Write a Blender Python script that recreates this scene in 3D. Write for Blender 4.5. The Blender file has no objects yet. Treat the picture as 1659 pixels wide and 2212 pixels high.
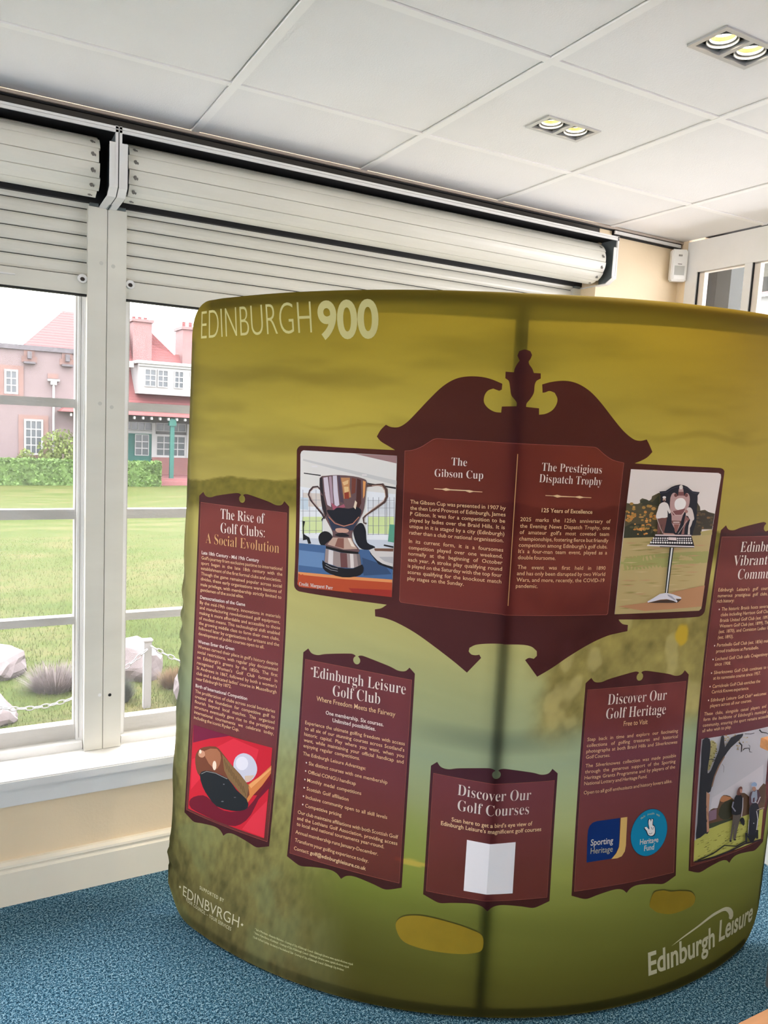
SKY, EXPO, HAZE, LAMP, SPOT = 4.0, 1.55, .018, 9.0, 20.0
GRASS, EXT, FABK, PRK, PICK, TRANSL, SEE = .075, .155, .53, .70, .80, .6, .5
REAR_OPEN = [(-4.8,-3.9)]
EXTRA_FIX = []
import bpy, bmesh, math, random
import numpy as np
from mathutils import Matrix, Vector
random.seed(3)
C = bpy.context.scene.collection
sc = bpy.context.scene
# ---------------- camera ----------------
YAW, PITCH, ROLL, FPX = 0.50248812, -0.11504505, 0.05189282, 1664.39
fw = Vector((math.sin(YAW)*math.cos(PITCH), math.cos(YAW)*math.cos(PITCH), math.sin(PITCH)))
rt = Vector((math.cos(YAW), -math.sin(YAW), 0.0)); up = rt.cross(fw)
R2 = rt*math.cos(ROLL)+up*math.sin(ROLL); U2 = up*math.cos(ROLL)-rt*math.sin(ROLL)
cam = bpy.data.objects.new('camera', bpy.data.cameras.new('camera')); C.objects.link(cam)
M = Matrix((( R2.x, U2.x, -fw.x, 0), (R2.y, U2.y, -fw.y, 0), (R2.z, U2.z, -fw.z, 1.615), (0,0,0,1)))
cam.matrix_world = M
cam.data.sensor_fit = 'HORIZONTAL'; cam.data.sensor_width = 36.0; cam.data.lens = 36.0*FPX/1659.0
cam.data.clip_start = 0.05; cam.data.clip_end = 500
sc.camera = cam
# ---------------- world: bright overcast sky ----------------
w = bpy.data.worlds.new('overcast_sky'); sc.world = w; w.use_nodes = True
bg = w.node_tree.nodes['Background']; bg.inputs['Color'].default_value = (1.0, 0.955, 0.985, 1); bg.inputs['Strength'].default_value = SKY
# ---------------- view ----------------
sc.view_settings.view_transform = 'Standard'; sc.view_settings.look = 'None'
sc.view_settings.gamma = 1.0; sc.view_settings.use_curve_mapping = False
sc.view_settings.exposure = EXPO
sc.cycles.max_bounces = 10; sc.cycles.diffuse_bounces = 6; sc.cycles.transparent_max_bounces = 16
sc.cycles.sample_clamp_indirect = 6.0; sc.cycles.use_denoising = True
sc.cycles.caustics_reflective = False; sc.cycles.caustics_refractive = False

# ---------------- helpers ----------------
def lin(c):
    if isinstance(c, str): c = tuple(int(c[i:i+2], 16) for i in (0, 2, 4))
    return tuple((x/255/12.92) if x/255 <= .04045 else ((x/255+.055)/1.055)**2.4 for x in c)
MATS = {}
def mat(name, col, rough=0.6, metal=0.0, emit=None, es=0.0, bump=0.0, bscale=50.0, var=0.0, vscale=4.0, spec=None, stretch=None, trans=0.0):
    """procedural principled material; col is a linear rgb"""
    if name in MATS: return MATS[name]
    m = bpy.data.materials.new(name); m.use_nodes = True; nt = m.node_tree; n = nt.nodes; l = nt.links
    p = n['Principled BSDF']; p.inputs['Base Color'].default_value = (*col, 1); p.inputs['Roughness'].default_value = rough
    p.inputs['Metallic'].default_value = metal
    if spec is not None: p.inputs['Specular IOR Level'].default_value = spec
    if emit: p.inputs['Emission Color'].default_value = (*emit, 1); p.inputs['Emission Strength'].default_value = es
    if bump or var:
        tc = n.new('ShaderNodeTexCoord'); mp = n.new('ShaderNodeMapping'); l.new(tc.outputs['Object'], mp.inputs[0])
        if stretch: mp.inputs['Scale'].default_value = stretch
    if bump:
        t = n.new('ShaderNodeTexNoise'); t.inputs['Scale'].default_value = bscale; t.inputs['Detail'].default_value = 4
        l.new(mp.outputs[0], t.inputs['Vector']); b = n.new('ShaderNodeBump'); b.inputs['Strength'].default_value = bump; b.inputs['Distance'].default_value = .01
        l.new(t.outputs['Fac'], b.inputs['Height']); l.new(b.outputs[0], p.inputs['Normal'])
    if var:
        t = n.new('ShaderNodeTexNoise'); t.inputs['Scale'].default_value = vscale; t.inputs['Detail'].default_value = 6
        l.new(mp.outputs[0], t.inputs['Vector']); r = n.new('ShaderNodeMapRange')
        r.inputs[1].default_value = .3; r.inputs[2].default_value = .7; r.inputs[3].default_value = 1-var; r.inputs[4].default_value = 1+var
        l.new(t.outputs['Fac'], r.inputs[0]); mx = n.new('ShaderNodeVectorMath'); mx.operation = 'SCALE'
        mx.inputs[0].default_value = col; l.new(r.outputs[0], mx.inputs['Scale']); l.new(mx.outputs[0], p.inputs['Base Color'])
    if trans:
        tr = n.new('ShaderNodeBsdfTranslucent'); tr.inputs[0].default_value = (*col, 1)
        s = n.new('ShaderNodeMixShader'); s.inputs[0].default_value = trans
        l.new(p.outputs[0], s.inputs[1]); l.new(tr.outputs[0], s.inputs[2]); l.new(s.outputs[0], n['Material Output'].inputs[0])
    MATS[name] = m
    return m
class MB:
    def __init__(s): s.v = []; s.f = []
    def add(s, v, f):
        o = len(s.v); s.v += [tuple(x) for x in v]; s.f += [tuple(i+o for i in q) for q in f]; return s
    def box(s, x0, x1, y0, y1, z0, z1):
        x0, x1 = min(x0, x1), max(x0, x1); y0, y1 = min(y0, y1), max(y0, y1); z0, z1 = min(z0, z1), max(z0, z1)
        return s.add([(x0,y0,z0),(x1,y0,z0),(x1,y1,z0),(x0,y1,z0),(x0,y0,z1),(x1,y0,z1),(x1,y1,z1),(x0,y1,z1)],
                     [(0,3,2,1),(4,5,6,7),(0,1,5,4),(1,2,6,5),(2,3,7,6),(3,0,4,7)])
    def prism_x(s, x0, x1, prof):      # prof: (y,z) loop, counter-clockwise seen from -x or not: normals fixed later
        n = len(prof)
        return s.add([(x0,y,z) for y,z in prof]+[(x1,y,z) for y,z in prof],
                     [tuple(range(n)), tuple(range(2*n-1, n-1, -1))]+[(i, i+n, (i+1)%n+n, (i+1)%n) for i in range(n)])
    def prism_y(s, y0, y1, prof):
        n = len(prof)
        return s.add([(x,y0,z) for x,z in prof]+[(x,y1,z) for x,z in prof],
                     [tuple(range(n)), tuple(range(2*n-1, n-1, -1))]+[(i, i+n, (i+1)%n+n, (i+1)%n) for i in range(n)])
    def tube(s, pts, r, n=8, cap=True):
        P = [Vector(p) for p in pts]; o = len(s.v); k = len(P)
        rr = r if hasattr(r, '__len__') else [r]*k
        for i, p in enumerate(P):
            d = (P[min(i+1,k-1)]-P[max(i-1,0)]).normalized()
            a = d.cross(Vector((0,0,1)));  a = a.normalized() if a.length > 1e-3 else Vector((1,0,0)); b = d.cross(a)
            for j in range(n):
                t = 2*math.pi*j/n; s.v.append(tuple(p+(a*math.cos(t)+b*math.sin(t))*rr[i]))
        for i in range(k-1):
            for j in range(n): s.f.append((o+i*n+j, o+i*n+(j+1)%n, o+(i+1)*n+(j+1)%n, o+(i+1)*n+j))
        if cap: s.f.append(tuple(o+j for j in range(n))[::-1]); s.f.append(tuple(o+(k-1)*n+j for j in range(n)))
        return s
    def mesh(s, name, smooth=False, bevel=0):
        me = bpy.data.meshes.new(name); me.from_pydata(s.v, [], s.f)
        bm = bmesh.new(); bm.from_mesh(me)
        bmesh.ops.recalc_face_normals(bm, faces=bm.faces)
        if bevel: bmesh.ops.bevel(bm, geom=bm.edges, offset=bevel, segments=2, affect='EDGES', clamp_overlap=True)
        bm.to_mesh(me); bm.free()
        if smooth: me.shade_smooth()
        return me
def obj(name, me, m=None, parent=None, loc=None, **k):
    if isinstance(me, MB): me = me.mesh(name, k.pop('smooth', False), k.pop('bevel', 0))
    o = bpy.data.objects.new(name, me); C.objects.link(o)
    if m is not None and not me.materials: me.materials.append(m)
    if parent is not None:
        o.parent = parent
        if parent.type == 'EMPTY' or True: o.matrix_parent_inverse = Matrix.Identity(4)
    if loc: o.location = loc
    for a, b in k.items(): o[a] = b
    return o
def empty(name, loc=(0,0,0), **k):
    o = bpy.data.objects.new(name, None); C.objects.link(o); o.location = loc; o.empty_display_size = .1
    for a, b in k.items(): o[a] = b
    return o
def child(name, mb, m, parent, **k):
    """mesh given in world coordinates, stored relative to its (translated only) parent chain"""
    off = Vector((0,0,0)); p = parent
    while p is not None: off += p.location; p = p.parent
    sm, bv = k.pop('smooth', False), k.pop('bevel', 0)
    if isinstance(mb, MB):
        mb.v = [(x-off.x, y-off.y, z-off.z) for x, y, z in mb.v]; mb = mb.mesh(name, sm, bv)
    return obj(name, mb, m, parent, **k)
TEXTS=[('p1', 'h1', 'The Rise of', -0.9216, 1.301, -0.7537, 1.3028),
('p1', 'h1', 'Golf Clubs:', -0.9201, 1.2582, -0.7529, 1.2623),
('p1', 'H1', 'A Social Evolution', -0.979, 1.2199, -0.6995, 1.2218),
('p1', 'w', 'Late 18th Century - Mid 19th Century', -0.9934, 1.1833, -0.772, 1.1869),
('p1', 'b', "Golf's journey from exclusive pastime to international", -0.9935, 1.1671, -0.6863, 1.1723),
('p1', 'b', 'sport began in the late 18th century with the', -0.9937, 1.1509, -0.6858, 1.1563),
('p1', 'b', 'establishment of the first formal clubs and societies.', -0.9938, 1.1347, -0.6885, 1.1382),
('p1', 'b', 'Though the game remained popular across social', -0.9929, 1.1179, -0.6865, 1.121),
('p1', 'b', 'divides, these early organisations were bastions of', -0.993, 1.1017, -0.6863, 1.1043),
('p1', 'b', 'male privilege, with membership strictly limited to', -0.993, 1.0843, -0.6864, 1.0878),
('p1', 'b', 'gentlemen of the social elite.', -0.993, 1.0674, -0.8243, 1.0714),
('p1', 'w', 'Democratisation of the Game', -0.9922, 1.0436, -0.8176, 1.0475),
('p1', 'b', 'By the mid-19th century, innovations in materials', -0.9927, 1.0276, -0.687, 1.0301),
('p1', 'b', 'and manufacturing revolutionised golf equipment,', -0.9927, 1.0116, -0.6877, 1.0131),
('p1', 'b', 'making it more affordable and accessible to those', -0.9927, 0.9949, -0.6868, 0.9963),
('p1', 'b', 'of modest means. This technological shift enabled', -0.9932, 0.9785, -0.6872, 0.9798),
('p1', 'b', 'the growing middle class to form their own clubs,', -0.9932, 0.9625, -0.6874, 0.9632),
('p1', 'b', 'followed later by organisations for artisans and the', -0.9932, 0.9462, -0.6872, 0.946),
('p1', 'b', 'development of public courses open to all.', -0.9927, 0.9291, -0.7408, 0.9304),
('p1', 'w', 'Women Enter the Green', -0.9926, 0.904, -0.8508, 0.9063),
('p1', 'b', "Women carved their place in golf's history despite", -0.9926, 0.8883, -0.6877, 0.8886),
('p1', 'b', 'social restrictions, with regular play documented', -0.9934, 0.8714, -0.6873, 0.8717),
('p1', 'b', "on Edinburgh's greens by the 1850s. The first", -0.9938, 0.8541, -0.687, 0.8548),
('p1', 'b', "recognised Women's Golf Club formed in", -0.9932, 0.837, -0.687, 0.8379),
('p1', 'b', "St Andrews in 1867, followed by both a women's", -0.9935, 0.8205, -0.687, 0.8213),
('p1', 'b', "club and a dedicated ladies' course in Musselburgh", -0.9934, 0.8036, -0.6873, 0.8043),
('p1', 'b', 'near Edinburgh by 1872.', -0.9932, 0.7864, -0.8537, 0.7894),
('p1', 'w', 'Birth of International Competition', -0.9941, 0.7635, -0.792, 0.7643),
('p1', 'b', 'The proliferation of clubs across social boundaries', -0.9944, 0.7458, -0.6872, 0.7462),
('p1', 'b', 'created the foundation for competitive golf to', -0.9942, 0.7293, -0.687, 0.7297),
('p1', 'b', 'flourish beyond local matches. This organised', -0.9941, 0.7131, -0.6864, 0.7132),
('p1', 'b', 'structure eventually gave rise to the prestigious', -0.9939, 0.6962, -0.6865, 0.6966),
('p1', 'b', 'international tournaments we celebrate today,', -0.9941, 0.6795, -0.6867, 0.6796),
('p1', 'b', 'including the iconic Ryder Cup.', -0.9944, 0.6625, -0.8139, 0.6643),
('p2', 'h2', 'Edinburgh Leisure', -0.5619, 0.8758, -0.2566, 0.8795),
('p2', 'w', '*', -0.5712, 0.8924, -0.5626, 0.8924),
('p2', 'h2', 'Golf Club', -0.4899, 0.8334, -0.333, 0.8379),
('p2', 'c', 'Where Freedom Meets the Fairway', -0.5442, 0.8093, -0.2838, 0.8122),
('p2', 'w2', 'One membership. Six courses.', -0.5098, 0.7759, -0.3182, 0.7781),
('p2', 'w2', 'Unlimited possibilities.', -0.485, 0.7584, -0.3421, 0.7606),
('p2', 'b2', 'Experience the ultimate golfing freedom with access', -0.5783, 0.7343, -0.25, 0.7379),
('p2', 'b2', "to all six of our stunning courses across Scotland's", -0.5781, 0.7172, -0.2503, 0.7204),
('p2', 'b2', 'historic capital. Play where you want, when you', -0.5783, 0.7003, -0.2503, 0.7033),
('p2', 'b2', 'want, while maintaining your official handicap and', -0.5785, 0.6831, -0.2503, 0.6866),
('p2', 'b2', 'enjoying regular competitions.', -0.5782, 0.6664, -0.3862, 0.6682),
('p2', 'b2', 'The Edinburgh Leisure Advantage:', -0.5777, 0.6433, -0.365, 0.6442),
('p2', 'b2', 'Six distinct courses with one membership', -0.5549, 0.6189, -0.295, 0.6196),
('p2', 'b2', 'Official CONGU handicap', -0.5549, 0.5937, -0.3934, 0.5949),
('p2', 'b2', 'Monthly medal competitions', -0.5555, 0.5698, -0.3737, 0.5715),
('p2', 'b2', 'Scottish Golf affiliation', -0.5551, 0.5452, -0.413, 0.5455),
('p2', 'b2', 'Inclusive community open to all skill levels', -0.5555, 0.521, -0.2887, 0.5225),
('p2', 'b2', 'Competitive pricing', -0.5549, 0.4958, -0.4318, 0.497),
('p2', 'b2', 'Our club maintains affiliations with both Scottish Golf', -0.5782, 0.4719, -0.2523, 0.475),
('p2', 'b2', 'and the Lothians Golf Association, providing access', -0.5783, 0.4543, -0.2532, 0.4571),
('p2', 'b2', 'to local and national tournaments year-round.', -0.5781, 0.4374, -0.2921, 0.4395),
('p2', 'b2', 'Annual membership runs January-December.', -0.5796, 0.4141, -0.3089, 0.4156),
('p2', 'b2', 'Transform your golfing experience today.', -0.5789, 0.3908, -0.3363, 0.3892),
('p2', 'b2', 'Contact:', -0.5793, 0.3668, -0.5278, 0.3677),
('p2', 'B2', 'golf@edinburghleisure.co.uk', -0.5237, 0.368, -0.3423, 0.3664),
('p3', 'h3', 'Discover Our', -0.0931, 0.6317, 0.1064, 0.6293),
('p3', 'h3', 'Golf Courses', -0.0905, 0.5889, 0.1034, 0.5896),
('p3', 'B3', "Scan here to get a bird's eye view of", -0.1045, 0.556, 0.1158, 0.5574),
('p3', 'B3', "Edinburgh Leisure's magnificent golf courses", -0.133, 0.5399, 0.1434, 0.5395),
('p4', 'h4', 'Discover Our', 0.3266, 0.8782, 0.5378, 0.8764),
('p4', 'h4', 'Golf Heritage', 0.3245, 0.8382, 0.5392, 0.8347),
('p4', 'c4', 'Free to Visit', 0.3881, 0.8132, 0.4745, 0.8114),
('p4', 'b4', 'Step back in time and explore our fascinating', 0.2684, 0.7804, 0.5934, 0.7755),
('p4', 'b4', 'collections of golfing treasures and historical', 0.2681, 0.7636, 0.5939, 0.7587),
('p4', 'b4', 'photographs at both Braid Hills and Silverknowes', 0.268, 0.747, 0.5939, 0.7422),
('p4', 'b4', 'Golf Courses.', 0.268, 0.7307, 0.349, 0.7291),
('p4', 'b4', 'The Silverknowes collection was made possible', 0.2685, 0.706, 0.5931, 0.7018),
('p4', 'b4', 'through the generous support of the Sporting', 0.2681, 0.6892, 0.5925, 0.6848),
('p4', 'b4', 'Heritage Grants Programme and by players of the', 0.268, 0.6722, 0.5923, 0.6683),
('p4', 'b4', 'National Lottery and Heritage Fund.', 0.2682, 0.6559, 0.4876, 0.6527),
('p4', 'b4', 'Open to all golf enthusiasts and history lovers alike.', 0.2684, 0.63, 0.5847, 0.6272),
('p4', 'l1', 'Sporting', 0.3016, 0.4811, 0.3769, 0.4783),
('p4', 'l2', 'Heritage', 0.3027, 0.4575, 0.3772, 0.4543),
('p4', 'l3', 'Heritage', 0.4726, 0.461, 0.5418, 0.4583),
('p4', 'l3', 'Fund', 0.4893, 0.4402, 0.5263, 0.4391),
('p5', 'h5', "Edinburgh's", 0.7567, 1.2997, 0.9659, 1.2986),
('p5', 'h5', 'Vibrant Golf', 0.7354, 1.2598, 0.9748, 1.2593),
('p5', 'h5', 'Community', 0.7616, 1.2192, 0.9698, 1.2163),
('p5', 'b5', "Edinburgh Leisure's golf courses", 0.6922, 1.1857, 0.9143, 1.182),
('p5', 'b5', 'numerous prestigious golf clubs, each', 0.6929, 1.1685, 0.936, 1.1653),
('p5', 'b5', 'rich history:', 0.6926, 1.1525, 0.761, 1.1517),
('p5', 'b5', 'The historic Braids hosts several of', 0.7152, 1.128, 0.9301, 1.1267),
('p5', 'b5', 'clubs including Harrison Golf Club,', 0.7149, 1.1113, 0.9219, 1.1109),
('p5', 'b5', 'Braids United Golf Club (est. 1897),', 0.715, 1.094, 0.9278, 1.0925),
('p5', 'b5', 'Western Golf Club (est. 1899), Thistle', 0.7154, 1.0775, 0.9426, 1.0761),
('p5', 'b5', '(est. 1870), and Comiston Ladies Golf', 0.7153, 1.061, 0.9436, 1.0591),
('p5', 'b5', '(est. 1893).', 0.7149, 1.0439, 0.7772, 1.043),
('p5', 'b5', 'Portobello Golf Club (est. 1856) main', 0.7146, 1.0204, 0.9377, 1.0183),
('p5', 'b5', 'proud traditions at Portobello.', 0.7146, 1.0023, 0.8925, 1.0007),
('p5', 'b5', 'Lochend Golf Club calls Craigentinny', 0.7149, 0.9791, 0.9364, 0.9763),
('p5', 'b5', 'since 1908.', 0.7145, 0.9631, 0.78, 0.962),
('p5', 'b5', 'Silverknowes Golf Club continues to the', 0.7149, 0.938, 0.9631, 0.9347),
('p5', 'b5', 'at its namesake course since 1957.', 0.7145, 0.9213, 0.9149, 0.9187),
('p5', 'b5', 'Carrickvale Golf Club enriches the', 0.7147, 0.8964, 0.9179, 0.8937),
('p5', 'b5', 'Carrick Knowe experience.', 0.7141, 0.8798, 0.8704, 0.8769),
('p5', 'b5', 'Edinburgh Leisure Golf Club* welcomes', 0.7142, 0.8549, 0.9536, 0.8507),
('p5', 'b5', 'players across all our courses.', 0.7136, 0.8379, 0.8895, 0.8361),
('p5', 'b5', 'These clubs, alongside casual players and v', 0.6921, 0.8151, 0.9775, 0.8086),
('p5', 'b5', "form the backbone of Edinburgh's municipal golf", 0.6912, 0.7985, 0.9934, 0.791),
('p5', 'b5', 'community, ensuring the sport remains accessible', 0.6909, 0.7809, 0.9865, 0.7743),
('p5', 'b5', 'all who wish to play.', 0.6907, 0.7645, 0.811, 0.7635),
('bd', 'h6', 'The', -0.1631, 1.5147, -0.1218, 1.5147),
('bd', 'h6', 'Gibson Cup', -0.2069, 1.482, -0.0777, 1.4847),
('bd', 'b6', 'The Gibson Cup was presented in 1907 by', -0.2717, 1.4052, -0.0154, 1.4095),
('bd', 'b6', 'the then Lord Provost of Edinburgh, James', -0.2713, 1.3888, -0.0151, 1.3927),
('bd', 'b6', 'P Gibson. It was for a competition to be', -0.2709, 1.3728, -0.0151, 1.3761),
('bd', 'b6', 'played by ladies over the Braid Hills. It is', -0.271, 1.3559, -0.0148, 1.3596),
('bd', 'b6', 'unique in it is staged by a city (Edinburgh)', -0.271, 1.3393, -0.0148, 1.3426),
('bd', 'b6', 'rather than a club or national organisation.', -0.271, 1.3219, -0.0155, 1.3256),
('bd', 'b6', 'In its current form, it is a foursomes', -0.2707, 1.299, -0.015, 1.301),
('bd', 'b6', 'competition played over one weekend,', -0.2706, 1.2816, -0.0154, 1.2843),
('bd', 'b6', 'normally at the beginning of October', -0.2706, 1.2649, -0.0147, 1.268),
('bd', 'b6', 'each year. A stroke play qualifying round', -0.2706, 1.2482, -0.0148, 1.2513),
('bd', 'b6', 'is played on the Saturday with the top four', -0.2706, 1.2314, -0.0144, 1.2349),
('bd', 'b6', 'scores qualifying for the knockout match', -0.2701, 1.2143, -0.0145, 1.2181),
('bd', 'b6', 'play stages on the Sunday.', -0.27, 1.1971, -0.111, 1.2007),
('bd', 's6', 'Credit. Margaret Parr', -0.6228, 1.137, -0.5054, 1.1398),
('bd', 'h7', 'The Prestigious', 0.0696, 1.5141, 0.2371, 1.513),
('bd', 'h7', 'Dispatch Trophy', 0.065, 1.4847, 0.2407, 1.4821),
('bd', 'B7', '125 Years of Excellence', 0.0779, 1.4079, 0.2217, 1.4068),
('bd', 'b6', '2025 marks the 125th anniversary of', 0.0226, 1.3829, 0.2795, 1.3826),
('bd', 'b6', 'the Evening News Dispatch Trophy, one', 0.023, 1.3659, 0.2794, 1.3654),
('bd', 'b6', "of amateur golf's most coveted team", 0.0231, 1.3497, 0.2793, 1.3485),
('bd', 'b6', 'championships, fostering fierce but friendly', 0.0231, 1.333, 0.2791, 1.3312),
('bd', 'b6', "competition among Edinburgh's golf clubs.", 0.0231, 1.3163, 0.278, 1.3146),
('bd', 'b6', "It's a four-man team event, played as a", 0.0231, 1.3, 0.279, 1.2984),
('bd', 'b6', 'double foursome.', 0.0231, 1.284, 0.1265, 1.2832),
('bd', 'b6', 'The event was first held in 1890', 0.0238, 1.2586, 0.2789, 1.2566),
('bd', 'b6', 'and has only been disrupted by two World', 0.0234, 1.2422, 0.2795, 1.2399),
('bd', 'b6', 'Wars, and more, recently, the COVID-19', 0.0234, 1.2253, 0.2792, 1.2231),
('bd', 'b6', 'pandemic.', 0.023, 1.2092, 0.0825, 1.2085),
('top', 't1', 'EDINBURGH', -1.0301, 1.8396, -0.5779, 1.8469),
('top', 't2', '900', -0.5571, 1.8384, -0.3766, 1.8415),
('bl', 't3', 'SUPPORTED BY', -0.9179, 0.1418, -0.8113, 0.1411),
('bl', 't4', 'EDINBVRGH', -0.9955, 0.0894, -0.7425, 0.0907),
('bl', 't3', 'YOUR COUNCIL – YOUR SERVICES', -0.9792, 0.0784, -0.7696, 0.0715),
('fine', 'f', '* Seal of Merchants - Alexander Nicholson - Courtesy of City of Edinburgh Council - Edinburgh Libraries www.capitalcollections.org.uk', -0.682, 0.1055, -0.3578, 0.1004),
('fine', 'f', '* Statue of Jane Barnes of Leithmuir - Courtesy of City of Edinburgh Council - Edinburgh Libraries www.capitalcollections.org.uk', -0.6843, 0.0947, -0.3688, 0.0902),
('fine', 'f', '† Leith Golf and Cycling - the history of the bunkered Club - Courtesy of City of Edinburgh Council - Edinburgh City Archives', -0.6852, 0.0824, -0.3837, 0.0791),
('br', 't5', 'Edınburgh', 0.516, 0.0769, 0.7965, 0.086),
('br', 't5', 'Leısure', 0.818, 0.0933, 1.0259, 0.0849)]
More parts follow.
